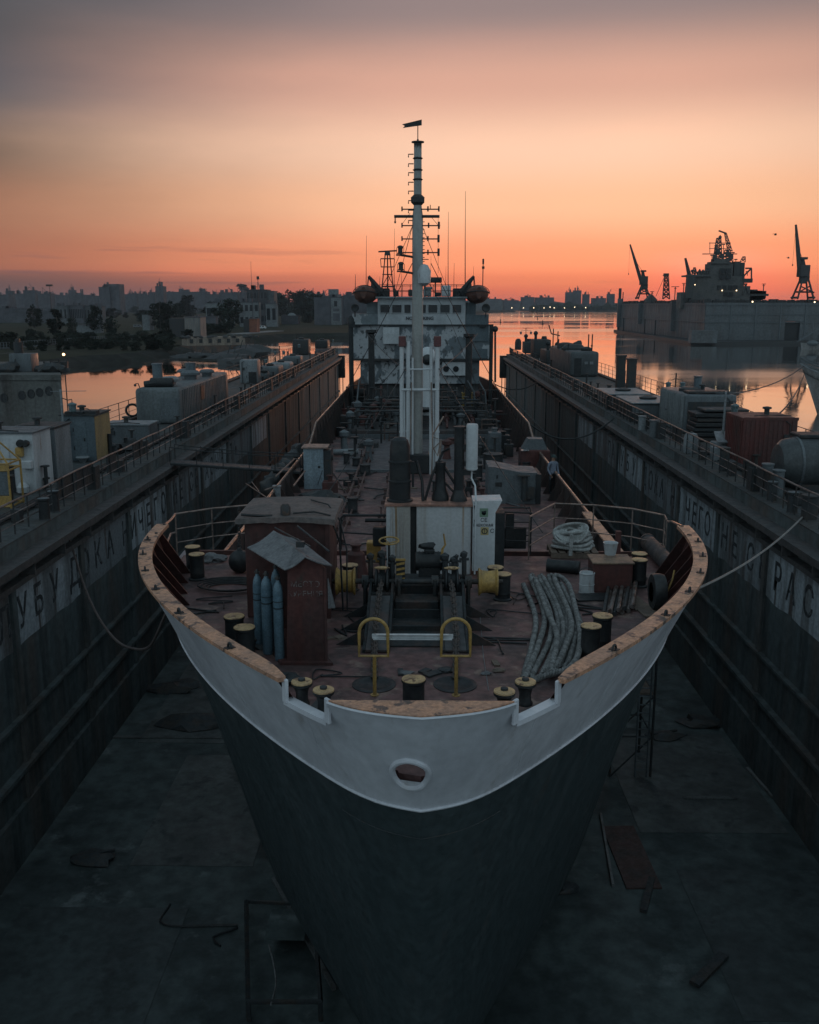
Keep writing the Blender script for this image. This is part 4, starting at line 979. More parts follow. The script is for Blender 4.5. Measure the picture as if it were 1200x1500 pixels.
# steel pipes
for i in range(9):
    a = fd(884+i*5.2+random.uniform(-1, 1), 906-i*1.2); b_ = fd(893+i*5.0+random.uniform(-2, 2), 858-i*.6); h = .05 if i % 2 else .12
    m = MB(); m.tube([a+Vector((0, 0, h)), b_+Vector((0, 0, h))], .036+.006*(i % 3), 10)
    m.lathe(a+Vector((0, 0, h)), [(.048, -.03), (.048, .03)], 10, 'Y')
    o = m.build('steel_pipe', M('pipe_steel', (.20, .175, .165), (.08, .055, .045), 4, .45, .62, .4, metal=.5, bump=.1) if i % 3 else dark)
    tag(o, 'long steel pipe in the bundle beside the right bulwark', 'pipe', 'steel pipes bundled on deck')
a = fd(948, 805); b_ = fd(982, 842)
m = MB(); m.cyl(a+Vector((0, 0, .2)), b_+Vector((0, 0, .2)), .2, n=20); t_ = (b_-a).normalized(); m.cyl(a+Vector((0, 0, .2))-t_*.02, a+Vector((0, 0, .2))+t_*.06, .215, n=20); tag(m.build('canvas_roll', dark), 'fat dark roll leaning inside the right bulwark', 'roll')
p = fd(962, 892)
m = MB(); m.lathe(p+Vector((0, .0, .36)), [(.20, -.13), (.36, -.12), (.38, -.05), (.38, .05), (.36, .12), (.20, .13), (.19, 0), (.20, -.13)], 22, 'X'); tag(m.build('tyre_fender', black), 'old tyre propped against the right bulwark', 'tyre')
for i, (x, y, w, dd, rz, lab) in enumerate(((940, 890, .35, 1.3, .15, 'weathered plank beside the old tyre'), (925, 880, .28, 1.4, .1, 'weathered plank half under the steel pipes'))):
    p = fd(x, y); m = MB(); m.box(p+Vector((0, 0, .02)), (w, dd, .03), rz=rz); tag(m.build('plank', wood), lab, 'plank')
a = P(988, 835, 5.2); b_ = P(972, 880, 5.8)
m = MB(); m.tube([a, a.lerp(b_, .3)+Vector((.03, 0, 0)), b_], .018, 6); tag(m.build('boat_hook', yellow), 'thin yellow hooked rod against the right bulwark', 'rod')
m = MB(); m.tube([fd(703, 900)+Vector((0, 0, .008)), fd(708, 960)+Vector((0, 0, .008)), fd(716, 1012)+Vector((0, 0, .008))], .006, 4); m.build('deck_seam', ltgrey, ship)

# clutter of working life on the forecastle: cable ends, rags, tins
rg = random.Random(77)
for k in range(9):
    x, y = ((330, 890), (310, 905), (520, 905), (505, 930), (720, 905), (735, 950), (750, 880), (850, 895), (470, 1000))[k]
    p = fd(x, y); c_ = [p+Vector((rg.uniform(-.5, .5)*j*.5, rg.uniform(-.35, .35)+.1*j, .02)) for j in range(6)]
    m = MB(); m.tube(spline(c_, .06), .012+.006*(k % 2), 5); tag(m.build('loose_cable', black), 'short black cable end lying loose on the red forecastle deck', 'cable', 'cable ends on the forecastle')
for k in range(14):
    x, y = rg.choice(((300, 880), (330, 930), (520, 960), (700, 900), (720, 980), (760, 830), (860, 850), (480, 930), (640, 980), (590, 985))); p = fd(x+rg.uniform(-18, 18), y+rg.uniform(-10, 10)); m = MB()
    if k % 2: m.ico(p+Vector((0, 0, .02)), rg.uniform(.06, .13), 2, .6, (1.3, .9, .35), k)
    else: m.box(p+Vector((0, 0, .02)), (rg.uniform(.05, .2), rg.uniform(.05, .3), .03), rz=rg.uniform(0, 3))
    tag(m.build('deck_scrap', (dark, wood, canvas)[k % 3]), 'small scrap of rag or wood lying on the red forecastle deck', 'scrap', 'scraps on the forecastle')
# ================================================================== the ship amidships and aft
def md(x, y): return P(x, y, 8.3)
# hatch trunk and deck coaming
m = MB(); m.box2((-4.5, 60.5, MD-.05), (4.5, 76.0, MD+.55), bev=.04)
m.build('trunk_deck', M('trunk_dark', (.034, .034, .035), (.055, .042, .04), 1, rough=.65, bump=.3, c3=(.07, .05, .045), c3s=2), ship)
m = MB(); m.box2((-4.6, 60.3, MD), (4.6, 60.45, MD+.30)); m.build('coaming', grey, ship); m = MB(); m.box2((-4.4, 47.9, MD), (4.4, 48.05, MD+.14)); m.build('coaming', grey, ship)
m = MB()                                          # ribbed plate to the right
for i in range(14): m.box2((3.2, 52.5+i*.55, MD+.01), (4.7, 52.72+i*.55, MD+.08))
m.build('duck_boards', dark, ship)
# deck pipework
rnd = random.Random(5)
for k, (x, y0, y1, r_) in enumerate(((-3.3, 26, 58, .06), (-2.9, 30, 56, .045), (2.0, 26, 46, .07), (2.6, 28, 58, .05), (-1.6, 34, 47, .05))):
    m = MB(); m.tube([(x, y0, MD+.18), (x+.1, (y0+y1)/2, MD+.19), (x, y1, MD+.18)], r_, 8)
    y = y0
    while y < y1: m.box((x, y, MD+.08), (.3, .08, .16)); y += 3
    for i in range(3):
        y = y0+(y1-y0)*(.2+.3*i); m.lathe((x, y-.03, MD+.18), [(r_*1.8, 0), (r_*1.8, .06)], 12, 'Y'); m.cyl((x, y, MD+.18), (x, y, MD+.6), .025, n=6); m.lathe((x, y, MD+.6), [(.13, 0), (.13, .02)], 12)
    m.build('deck_pipe', M('pipe_red', (.085, .045, .04), (.05, .035, .032), 3, rough=.55, bump=.15), ship)
for x, y, w, h, mat in ((517, 752, .2, .65, black), (535, 695, .26, .5, dark), (522, 683, .2, .45, dark), (508, 680, .16, .6, grey), (700, 705, .22, .8, dark), (722, 690, .5, .9, dark), (757, 705, .3, .4, grey), (770, 690, .35, .5, dark), (500, 640, .3, .6, dark), (530, 632, .4, .7, dark), (560, 628, .5, .7, black), (640, 720, .2, .5, dark), (745, 640, .35, .5, dark), (470, 632, .3, .5, dark)):
    p = md(x, y); bollard_part(Vector((p.x, p.y, MD)), w, h, mat, 1.25 if w < .25 else 1.05, 'mushroom_vent')
for x, y, w, d_, h, mat in ((724, 672, .7, .8, 1.5, grey), (745, 668, .5, .5, .7, dark), (735, 662, .9, .6, 1.0, black), (705, 640, .8, .6, 1.2, dark), (540, 655, 1.2, .8, .3, dark), (560, 640, .6, .5, .5, grey)):
    p = md(x, y); m = MB(); m.box((p.x, p.y, MD+h/2), (w, d_, h), bev=.03); m.box((p.x, p.y-d_/2-.01, MD+h*.5), (w*.6, .03, h*.6)); m.lathe((p.x, p.y, MD+h), [(w*.2, 0), (w*.2, .15), (w*.27, .17), (w*.27, .22)], 12); m.build('deck_box', mat, ship)
# grey house right of the mast house
p = md(750, 738); dh0 = PY(715, 710, p.y).x; dh1 = PY(787, 710, p.y).x; dt = PY(715, 684, p.y).z; dt2 = PY(787, 693, p.y).z
m = MB(); m.prism([(dh0, p.y, MD), (dh1, p.y, MD), (dh1, p.y, dt2), (dh1-.75, p.y, dt2+.03), (dh0+.25, p.y, dt), (dh0, p.y, dt)], (0, 1.8, 0))
g = m.build('grey_deckhouse', grey, ship)
m = MB(); m.box((dh0+.45, p.y-.01, dt-.75), (.28, .03, .18), bev=.01); m.box((dh0+.38, p.y-.01, dt-.42), (.06, .03, .14)); m.build('vent_slot', black, g)
m = MB(); m.cyl((dh1-.55, p.y-.16, MD+.2), (dh1-.55, p.y-.16, dt-.35), .13, n=12); m.box((dh1-.6, p.y-.2, dt-.33), (.5, .3, .06)); m.box((dh1-.28, p.y-.1, MD+.5), (.3, .2, .5)); m.build('valve_stack', dark, g)
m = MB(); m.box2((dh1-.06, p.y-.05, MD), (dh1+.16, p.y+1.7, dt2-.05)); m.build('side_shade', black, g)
# red tank behind, with pale hood
p = md(783, 690); m = MB(); m.box((p.x, p.y+.3, MD+.55), (1.5, 1.2, 1.1), bev=.03); rt = m.build('red_tank', red_brown, ship)
m = MB(); m.prism([(p.x-.65, p.y, MD+1.1), (p.x+.65, p.y, MD+1.1), (p.x+.4, p.y, MD+1.65), (p.x-.35, p.y, MD+1.65)], (0, .8, 0)); m.build('tank_hood', grey, rt)
m = MB(); m.box((p.x-.55, p.y-.3, MD+1.12), (.4, .3, .04)); m.build('hood_plate', tin, rt)
# white cabinet on the left
p = md(459, 717); w0 = PY(445, 690, p.y).x; w1 = PY(474, 690, p.y).x; zt = PY(460, 657, p.y).z
m = MB(); m.box2((w0, p.y, MD), (w1, p.y+1.0, zt), bev=.02); wc = m.build('white_cabinet', M('cab_bluewhite', (.22, .27, .30), (.17, .21, .24), 2, rough=.5, bump=.04, streak=5, c3=(.16, .12, .1), c3s=3, c3lo=.68, c3hi=.78), ship)
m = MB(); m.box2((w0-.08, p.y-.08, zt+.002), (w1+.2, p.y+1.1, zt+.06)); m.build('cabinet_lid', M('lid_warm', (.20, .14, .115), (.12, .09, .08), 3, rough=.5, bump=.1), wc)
m = MB(); m.box2((w1+.002, p.y+.1, MD), (w1+.34, p.y+1.0, zt-.1)); m.lathe((w1+.35, p.y+.45, zt-.5), [(.12, 0), (.12, .06)], 12, 'X'); m.build('cabinet_back', dark, wc)
m = MB(); m.lathe((w1-.2, p.y-.02, MD+1.05), [(.06, 0), (.06, .05)], 12, 'Y'); m.cyl((w1-.28, p.y-.02, MD+.2), (w1-.05, p.y-.02, MD+.9), .01, n=4); m.build('latch', black, wc)
# dark heaps and broken rail on the left side deck
for x, y, s, lab in ((468, 738, .95, 'dark tarpaulin heap in front of the white cabinet'), (495, 742, .55, 'smaller dark heap right of the tarpaulin by the white cabinet'), (452, 735, .6, 'dark heap at the left foot of the white cabinet')):
    q = md(x, y); m = MB(); m.ico(q+Vector((0, 0, s*.12)), s, 3, .5, (1, .7, .5), seed=x); tag(m.build('tarpaulin', dark), lab, 'tarpaulin')
m = MB()
for a, b_, r_ in (((404, 698), (432, 672), .035), ((432, 672), (441, 674), .03), ((430, 712), (447, 690), .035), ((360, 708), (391, 729), .02), ((369, 706), (380, 720), .016), ((388, 718), (408, 711), .03)):
    m.cyl(P(*a, 7.1), P(*b_, 7.1), r_, n=7)
m.build('bent_rail', railmat, ship)
m = MB()
q = P(406, 722, 7.4); m.box(q, (.28, .2, .55), bev=.02); m.box(q+Vector((0, 0, .28)), (.34, .26, .05)); m.build('sounding_box', ltgrey, ship)
for i in range(8):
    q = md(400+i*6, 730-i*8); m = MB(); m.ico(q+Vector((-.2, 0, .5)), .35+.15*rnd.random(), 2, .5, (.8, 1, 1), i); m.build('deck_fitting', dark, ship)
q = md(512, 668); m = MB(); m.box(q+Vector((0, 0, .2)), (.7, .4, .3), bev=.05); m.cyl(q+Vector((-.9, .1, .2)), q+Vector((.5, .1, .25)), .17, n=12); tag(m.build('float_drum', ltgrey), 'pale cylinder lying on deck right of the white cabinet', 'drum')
for k, (a, b_, c_) in enumerate((((485, 690), (492, 700), (505, 722)), ((500, 770), (512, 738), (528, 728)), ((505, 690), (520, 700), (560, 690)), ((490, 780), (505, 800), (560, 795)), ((700, 650), (720, 690), (745, 700)))):
    m = MB(); m.tube(spline([md(*a)+Vector((0, 0, .04)), md(*b_)+Vector((0, 0, .06)), md(*c_)+Vector((0, 0, .04))], .3), .03, 5); tag(m.build('deck_hose', black), ('black hose lying beside the white cabinet', 'black hose bent round the dark deck vent', 'black hose stretched across the deck towards the mast', 'black hose nearest the mast house on the left', 'black hose beside the grey deckhouse')[k], 'hose')
for k in range(10):                               # planks left on the deck
    x = rnd.uniform(490, 600); y = rnd.uniform(690, 735); q = md(x, y)
    if k > 5: q = md(rnd.uniform(690, 720), rnd.uniform(690, 735))
    m = MB(); m.box(q+Vector((0, 0, .03)), (rnd.uniform(.12, .25), rnd.uniform(.8, 2.2), .04), rz=rnd.uniform(-1.2, 1.2)); tag(m.build('plank', wood if k % 2 else dark), 'loose weathered plank lying on the red main deck', 'plank', 'planks on the main deck')
# ---- mast
MY = 48.0
def mp_(x, y, dy=0): return PY(x, y, MY+dy)
mx = mp_(611.5, 600).x
mast = MB()
zb = mp_(612, 690).z; zk = mp_(611, 430).z; z2 = mp_(610, 305).z; z3 = mp_(609.5, 209).z
rb = 7.6*49/1400
mast.lathe((mx, MY, zb), [(rb, 0), (rb, zk-zb), (rb*.98, z2-.4-zb), (rb*.72, z2+.1-zb), (rb*.68, z3-zb)], 24)
for i in range(24):
    z = zb+i*.62
    if z < zk: mast.lathe((mx, MY, z), [(rb+.008, 0), (rb+.008, .02)], 20)
mast_o = mast.build('mast', M('mast_white', (.30, .30, .285), (.23, .225, .215), 1.4, rough=.5, bump=.05, streak=4, c3=(.22, .15, .10), c3s=3, c3lo=.64, c3hi=.75, var=.08), ship)
m = MB(); m.cyl((mx, MY, MD), (mx, MY, zb+.02), rb*.9, n=16); m.box((mx, MY, MD+.5), (1.2, 1.2, 1.0), bev=.05); m.build('mast_foot', black, mast_o)
m = MB(); m.lathe((mx, MY, z3), [(rb*.68, -.35), (rb*.7, -.02), (.30, 0), (.30, .05)], 16); m.build('mast_cap', dark, mast_o)
for y in (228, 245, 259): m = MB(); m.lathe((mx, MY, mp_(610, y+4).z), [(rb*.7, -.05), (rb*.95, 0), (rb*.7, .05)], 16); m.build('mast_band', dark, mast_o)
m = MB(); m.lathe((mx, MY, mp_(610, 293).z), [(rb*.7, -.25), (rb*1.2, -.12), (rb*1.25, .12), (rb*.7, .25)], 16); m.build('mast_drum', dark, mast_o)
m = MB()
for y in (226, 240, 253, 267, 280, 294, 308, 323):
    a = mp_(606, y); b_ = mp_(598.5, y); m.tube([a, b_, b_-Vector((0, 0, .14))], .028, 5)
m.build('mast_rungs', dark, mast_o)
m = MB()
for i in range(18): a = mp_(619.5, 325+i*5.8); m.tube([a-Vector((.1, 0, 0)), a+Vector((.09, 0, 0))], .018, 4)
m.build('mast_steps', dark, mast_o)
def yard(x0, x1, y, r_, lamps=(), nm='yard'):
    m = MB(); m.cyl(mp_(x0, y, -.1), mp_(x1, y, -.1), r_, n=8)
    for lx, s in lamps: m.box(mp_(lx, y-.5, -.1), (.07*s, .07*s, .22*s), bev=.01)
    m.build(nm, dark, mast_o)
yard(588, 644, 306.5, .03, ((589, 1), (627, 1.1), (643, 1.1))); yard(577.5, 644, 317, .07); yard(588, 645, 330.5, .03, ((589, 1), (628, 1.1), (643, 1.5)))
yard(588, 644, 350, .03, ((589, 1), (627, 1.1), (642.5, 1.6))); yard(590, 644, 370, .03, ((627, 1.1), (642.5, 1.6))); yard(612, 628, 380, .02)
m = MB(); m.cyl(mp_(579, 317, -.1), mp_(579, 325, -.1), .03, n=5); m.cyl(mp_(642, 317, -.1), mp_(642, 400, -.1), .008, n=4); m.cyl(mp_(630.5, 300, -.1), mp_(630.5, 306, -.1), .02, n=5); m.cyl(mp_(579, 324, -.1), mp_(579, 327, -.1), .05, n=6); m.build('yard_drop', dark, mast_o)
def lantern(x, y):
    a = mp_(x, y, -.2); m = MB(); m.lathe(a, [(.15, 0), (.15, .05), (.11, .07), (.11, .27), (.15, .29), (.14, .36), (.05, .40)], 14); m.box(a+Vector((0, 0, -.05)), (.4, .34, .06)); m.tube([a+Vector((0, 0, -.05)), a+Vector((.5, .05, -.12)), mp_(606, y+5, 0)], .06, 6)
    for q in (-.17, .17): m.cyl(a+Vector((q, 0, -.03)), a+Vector((q, 0, .3)), .012, n=4)
    m.build('mast_lantern', dark, mast_o)
lantern(586.5, 372); lantern(587.5, 396)
m = MB(); m.lathe((mx+.3, MY-.1, mp_(620, 404).z), [(.05, -.5), (.32, -.35), (.36, .2), (.2, .5), (.05, .55)], 14); m.build('loud_hailer', white_old, mast_o)
m = MB(); pz = mp_(610, 178).z; m.cyl((mx, MY, z3), (mx, MY, pz), .022, n=6); m.sphere((mx, MY, z3+.12), .05, 8); m.build('vane_pole', dark, mast_o)
m = MB(); m.prism([mp_(618, 175), mp_(618, 183.5), mp_(590, 187.5), mp_(593, 184.5), mp_(589, 182)], (0, .02, 0)); m.build('wind_vane', black, mast_o)
m = MB()
for a, b_ in (((604, 332), (560, 432)), ((604, 332), (578, 432)), ((619, 332), (662, 440)), ((601, 312), (588, 330)), ((642, 330), (632, 318))):
    m.cyl(mp_(*a), mp_(*b_, 26 if b_[1] > 400 else 0) if b_[1] > 400 else mp_(*b_), .016 if b_[1] > 400 else .01, n=4)
m.tube([mp_(620, 400), mp_(660, 470), md(712, 620)+Vector((0, 0, 1)), ], .012, 4); m.build('mast_stay', black, mast_o)
# white king posts round the mast
for x0, x1, yt, yb, w in ((585.5, 591.5, 508, 700, .2), (595, 601, 500, 702, .17), (603, 606, 524, 690, .07), (629.5, 634, 508, 700, .15), (637.5, 644, 508, 700, .2), (634.5, 636.5, 570, 698, .05), (591.5, 594, 570, 690, .05)):
    a = mp_((x0+x1)/2, yt, -.5); b_ = mp_((x0+x1)/2, yb, -.5)
    m = MB(); r_ = (x1-x0)/2*48.5/1400
    m.lathe((a.x, a.y, b_.z), [(r_, 0), (r_, a.z-b_.z)], 14)
    if r_ > .08:
        for f in (.35, .75): m.lathe((a.x, a.y, b_.z+(a.z-b_.z)*f), [(r_+.02, 0), (r_+.02, .1)], 14)
        m.box((a.x, a.y, (b_.z+MD)/2), (r_*1.5, r_*1.5, b_.z-MD))
    kp = m.build('king_post', white_clean, ship)
m = MB()
for x in (589.5, 641): a = mp_(x, 500, -.5); m.box(a, (.36, .36, .5), bev=.03)
m.build('post_head', M('head_red', (.12, .04, .04), (.07, .04, .04), 4, rough=.6), mast_o)
m = MB(); m.cyl(mp_(588, 571, -.55), mp_(643, 571, -.55), .07, n=8); m.cyl(mp_(597, 541, -.55), mp_(633, 541, -.55), .04, n=8); m.build('cross_tie', white_clean, mast_o)
m = MB(); m.tube([mp_(596, 700, -.7), mp_(600, 660, -.7), mp_(602, 620, -.7), mp_(603, 560, -.7)], .03, 5); m.tube([mp_(632, 560, -.7), mp_(632, 600, -.7), mp_(634, 640, -.7), mp_(648, 645, -.7), mp_(634, 658, -.7), mp_(632, 700, -.7)], .035, 5); m.build('hanging_hose', M('hose_tan', (.22, .165, .14), rough=.6, bump=0), mast_o)
# ---- superstructure
BY = 76.5
def b(x, y, dy=0): return PY(x, y, BY+dy)
def bbox(m, x0, y0, x1, y1, depth, dy=0, bev=0):
    a = b(x0, y0, dy); c = b(x1, y1, dy); m.box2((a.x, a.y, c.z), (c.x, a.y+depth, a.z), bev=bev)
m = MB(); bbox(m, 517, 476.5, 717, 526, 9, 0, .04); sup = m.build('superstructure', peel, ship)
m = MB(); bbox(m, 553, 437, 682, 476.2, 7, -.15, .03); wh = m.build('wheelhouse', M('wheelhouse_white', (.38, .395, .41), (.30, .315, .33), .9, .42, .64, .5, bump=.05, streak=3, c3=(.13, .13, .14), c3s=1.6, c3lo=.66, c3hi=.70, var=.1), ship)
for x0, x1 in ((557, 571), (574.5, 588.5), (592, 602), (616, 624.5), (627.5, 641), (645, 659), (663, 676)):
    m = MB(); bbox(m, x0, 446.3, x1, 458.7, .06, -.19); w_ = m.build('window', glass_dark, wh)
    m = MB(); a = b(x0, 446.3, -.2); c = b(x1, 458.7, -.2); m.tube([(a.x, a.y, a.z), (c.x, a.y, a.z), (c.x, a.y, c.z), (a.x, a.y, c.z)], .035, 4, closed=True); m.build('window_frame', white_old, w_)
m = MB(); bbox(m, 550, 434.4, 685, 437, 8, -.5); m.build('wheelhouse_roof', ltgrey, wh)
m = MB(); bbox(m, 516, 475.2, 718, 477, .5, -.25); bbox(m, 515, 525.5, 719, 528.5, 1.0, -.4); m.build('deck_edge', dark, sup)
lettering('NO SMOKING', b(615, 466.5, -.2), .36, ink_solid, wh, sx=.95, bold=.008)
m = MB(); bbox(m, 516, 459.5, 553, 475.3, 4, -.1); bbox(m, 537, 442, 553, 459.3, 3, .3); lw_ = m.build('bridge_wing', M('wing_grey', (.15, .175, .19), (.36, .37, .38), .35, .55, .57, .6, bump=.05), sup)
m = MB(); bbox(m, 683, 460.5, 715.5, 500, 4, -.12); bbox(m, 683, 443, 697, 460.4, 3, .3); m.build('bridge_wing', bluegrey, sup)
m = MB(); bbox(m, 684, 511, 714, 525, .1, -.10); m.build('paint_patch', bluegrey, sup)
m = MB(); bbox(m, 528, 528.6, 702, 562, 8, .3); m.build('lower_house', peel, sup)
m = MB(); bbox(m, 648, 530, 684, 550, .4, -.15); lh = m.build('porthole_panel', white_old, sup)
for x in (653.5, 668):
    p = b(x, 540.5, -.17); m = MB(); m.lathe(p, [(.23, 0), (.23, -.05), (.17, -.05), (.17, -.01), (.001, -.01)], 16, 'Y'); m.build('porthole', glass_dark, lh)
m = MB(); bbox(m, 561, 488, 585, 504, 1.0, -1.0, .02); bbox(m, 561, 479.5, 585, 487.5, .3, -.3); m.build('wall_locker', white_old, sup)
m = MB(); bbox(m, 538, 560, 700, 601, 6, .9); m.build('poop_front', M('poop_dark', (.05, .05, .052), (.09, .09, .09), .8, .45, .6, .7, bump=.1), sup)
for x0, x1, y0, y1, dy in ((510.5, 517.5, 475, 600, -1.2), (539.5, 548.5, 483, 590, -6), (682.5, 692, 489, 596, -6), (717.5, 723, 475, 600, -1.2)):
    m = MB(); a = b((x0+x1)/2, y0, dy); c = b((x0+x1)/2, y1, dy); r_ = (x1-x0)/2*(BY+dy)/1400
    m.lathe((a.x, a.y, MD), [(r_, 0), (r_, a.z-MD-.3), (r_*1.7 if dy < -3 else r_, a.z-MD-.2), (r_*1.7 if dy < -3 else r_, a.z-MD)], 14); m.build('derrick_post', black, ship)
m = MB(); a = b(514, 462, -1.2); m.lathe((a.x, a.y, b(514, 475, -1.2).z), [(.25, 0), (.25, .4), (.1, .65)], 12); bbox(m, 511, 471, 520, 480, .4, -1.4); bbox(m, 519, 476, 528, 479, .3, -.5); bbox(m, 703, 476, 712, 479.5, .3, -.5); m.build('side_lamp', black, sup)
m = MB(); a = b(725.5, 482, -2); c = b(725.5, 560, -2); m.cyl(c, a, .08, n=8); m.sphere(a, .24, 10); m.cyl(c+Vector((-.35, 0, 0)), a+Vector((-.25, 0, -1)), .03, n=5); m.build('flood_post', black, ship)
for x, y, r_ in ((520, 451, .3), (712, 451, .32)):
    p = b(x, y, -.6); m = MB(); m.lathe(p, [(r_*.6, .3), (r_, .2), (r_, -.12), (r_*.85, -.14), (.001, -.06)], 18, 'Y'); m.cyl(p-Vector((0, 0, r_)), p-Vector((0, 0, r_+.4)), .05, n=6); m.build('searchlight', dark, sup)
# gear on top of the wheelhouse
rz_ = b(600, 434.4).z
m = MB()
for dy in (0, 5):
    pts = [b(556, 434, dy), b(680, 434, dy)]
    for h in (.45, .9): m.cyl((pts[0].x, BY+dy, rz_+h), (pts[1].x, BY+dy, rz_+h), .022, n=5)
    for i in range(12): x = pts[0].x+(pts[1].x-pts[0].x)*i/11; m.cyl((x, BY+dy, rz_), (x, BY+dy, rz_+.9), .025, n=5)
m.build('monkey_rail', dark, wh)
m = MB(); a = b(568, 434, 1)
for q in (-.28, .28): m.cyl((a.x+q*1.8, a.y, rz_), (a.x+q*.6, a.y, b(568, 371, 1).z), .05, n=6)
m.cyl((a.x, a.y+.5, rz_), (a.x, a.y, b(568, 371, 1).z), .05, n=6)
for y in (420, 402, 391, 379): z = b(568, y, 1).z; m.box((a.x, a.y, z), (1.05 if y < 400 else .8, .6, .06))
for q in (-.5, .5): m.cyl((a.x+q, a.y, b(568, 391, 1).z), (a.x+q*1.1, a.y, b(568, 379, 1).z), .03, n=5)
m.cyl((a.x-.9, a.y, rz_), (a.x+.1, a.y, b(568, 402, 1).z), .03, n=5); m.cyl((a.x+.9, a.y, rz_), (a.x, a.y, b(568, 402, 1).z), .03, n=5)
m.lathe((a.x, a.y, b(568, 374, 1).z), [(.25, 0), (.2, .25), (.08, .3)], 10); m.build('radar_mast', dark, wh)
m = MB(); m.box((b(568, 368, 1)), (1.45, .18, .11), rz=.15, ry=-.06); m.build('radar_bar', black, wh)
for x0, y0, x1, y1, mat, nm in ((628, 406, 647.5, 414, black, 'liferaft_box'), (617, 405, 627, 418, dark, 'signal_box'), (647, 418, 660.5, 434, white_old, 'fan_casing'), (638, 428, 646, 434, black, 'compass'), (622, 420, 634, 424, ltgrey, 'radar_pod'), (598, 424, 604, 434, dark, 'chart_box'), (576, 425, 584, 434, dark, 'horn_box'), (620, 424, 632, 434, ltgrey, 'hatch_box')):
    m = MB(); bbox(m, x0, y0, x1, y1, .7, .6, .08)
    if y1 < 430: bbox(m, (x0+x1)/2-1, y1, (x0+x1)/2+1, 434.4, .15, .8)
    m.build(nm, mat, wh)
for x, yt, r_ in ((536.5, 345, .022), (577.5, 335, .02), (588, 400, .02), (656.5, 310, .025), (681.5, 280, .03), (693.5, 390, .018), (653, 390, .018), (665, 385, .02), (631, 375, .016), (556, 405, .02), (520.5, 402, .03)):
    m = MB(); a = b(x, 436, 2); m.tube([a, b(x, (yt+436)/2, 2), b(x+.5, yt, 2)], [r_*1.6, r_, r_*.5], 5); m.build('aerial', dark, wh)
m = MB(); a = b(707, 436, 1); m.tube([a, b(707.5, 400, 1), b(708, 379, 1)], .04, 5); m.box(b(708, 383, 1), (.14, .1, .4)); m.box(b(708, 392, 1), (.2, .1, .2)); m.build('aerial', dark, wh)
# davits, boats
for s, nm in ((-1, 'left'), (1, 'right')):
    X = (lambda x: x) if s < 0 else (lambda x: 1234.5-x)
    m = MB(); d_ = []
    m.tube([b(X(563), 434, 1), b(X(546), 412, 1), b(X(540), 404.5, 1)], [.32, .2, .12], 6); m.tube([b(X(548), 427, 1), b(X(546), 412, 1)], [.28, .12], 6); m.box(b(X(560), 430, 1), (1.2, .5, .8), bev=.05); m.tube([b(X(540), 405, 1), b(X(538.5), 422, 1)], .05, 5); m.cyl(b(X(556), 436, .8), b(X(562), 424, .8), .1, n=6)
    m.build('davit', black, sup)
    c = b(X(536 if s < 0 else 536), 431, 1)
    bt_ = thing('lifeboat', c, 'orange covered lifeboat under the davit on the %s of the bridge' % nm, 'lifeboat', 'lifeboats beside the bridge')
    m = MB(); rows = []
    for i in range(15):
        u = -1+2*i/14; w = .95*(1-abs(u)**3*.75); r = []
        for j in range(13):
            a_ = 2*math.pi*j/12; z = math.sin(a_); r.append(c+Vector((w*.95*math.cos(a_)*s, u*3.2, (.62 if z > 0 else .75)*z*(1-.35*abs(u)**4)+.12*abs(u)**2)))
        rows.append(r)
    m.sheet(rows); m.poly(rows[0][:-1]); m.poly(rows[-1][:-1]); m.build('boat_shell', orange, bt_)
    m = MB(); m.tube([c+Vector((.93*(1-abs(u)**3*.75)*q, u*3.2, .1+.12*u*u)) for q in (1, -1) for u in ([-1+2*i/14 for i in range(15)] if q > 0 else [1-2*i/14 for i in range(15)])], .05, 5, closed=True); m.build('grab_rail', dark, bt_)
    for q in (-1.5, 0, 1.5):
        m = MB(); m.tube([c+Vector((.93*math.cos(a_), q, .66*math.sin(a_))) for a_ in [math.pi*i/10 for i in range(11)]], .03, 5); m.build('cover_strap', dark, bt_)
# bright curved cowl beside the mast and cargo gear in the shadow below the bridge
m = MB(); a = b(624, 540, -14); m.sphere(a+Vector((.1, 0, .8)), .55, 16, (1, .8, 1.1)); m.cyl(a+Vector((.1, 0, -3)), a+Vector((.1, 0, .8)), .34, n=14); m.build('cowl_vent', white_clean, ship)
m = MB(); m.sphere(a+Vector((.1, -.3, .6)), .36, 14); m.build('cowl_mouth', black, ship)
def gear(x, y, w, h, dd, mat, nm, kind):
    p = md(x, y); m = MB()
    if kind == 0: m.box((p.x, p.y, MD+h/2), (w, dd, h), bev=.04); m.box((p.x, p.y, MD+h+.05), (w*1.1, dd*1.1, .06)); m.cyl((p.x-w*.3, p.y, MD+h), (p.x-w*.3, p.y, MD+h+.5), .06, n=7)
    elif kind == 1:
        for i in range(4):
            m.cyl((p.x-w/2+w*i/3, p.y, MD), (p.x-w/2+w*i/3, p.y, MD+h), .05, n=6); m.lathe((p.x-w/2+w*i/3, p.y, MD+h), [(.18, 0), (.18, .03)], 10)
        for z in (.3, .6, 1): m.cyl((p.x-w/2, p.y, MD+h*z), (p.x+w/2, p.y, MD+h*z), .04, n=6)
    else:
        m.cyl((p.x-w/2, p.y, MD+h*.6), (p.x+w/2, p.y, MD+h*.6), h*.35, n=14); m.box((p.x, p.y, MD+h*.2), (w*.9, dd, h*.4))
        for q in (-.5, .5): m.lathe((p.x+q*w-.04, p.y, MD+h*.6), [(h*.5, 0), (h*.5, .08)], 14, 'X')
    m.build(nm, mat, ship)
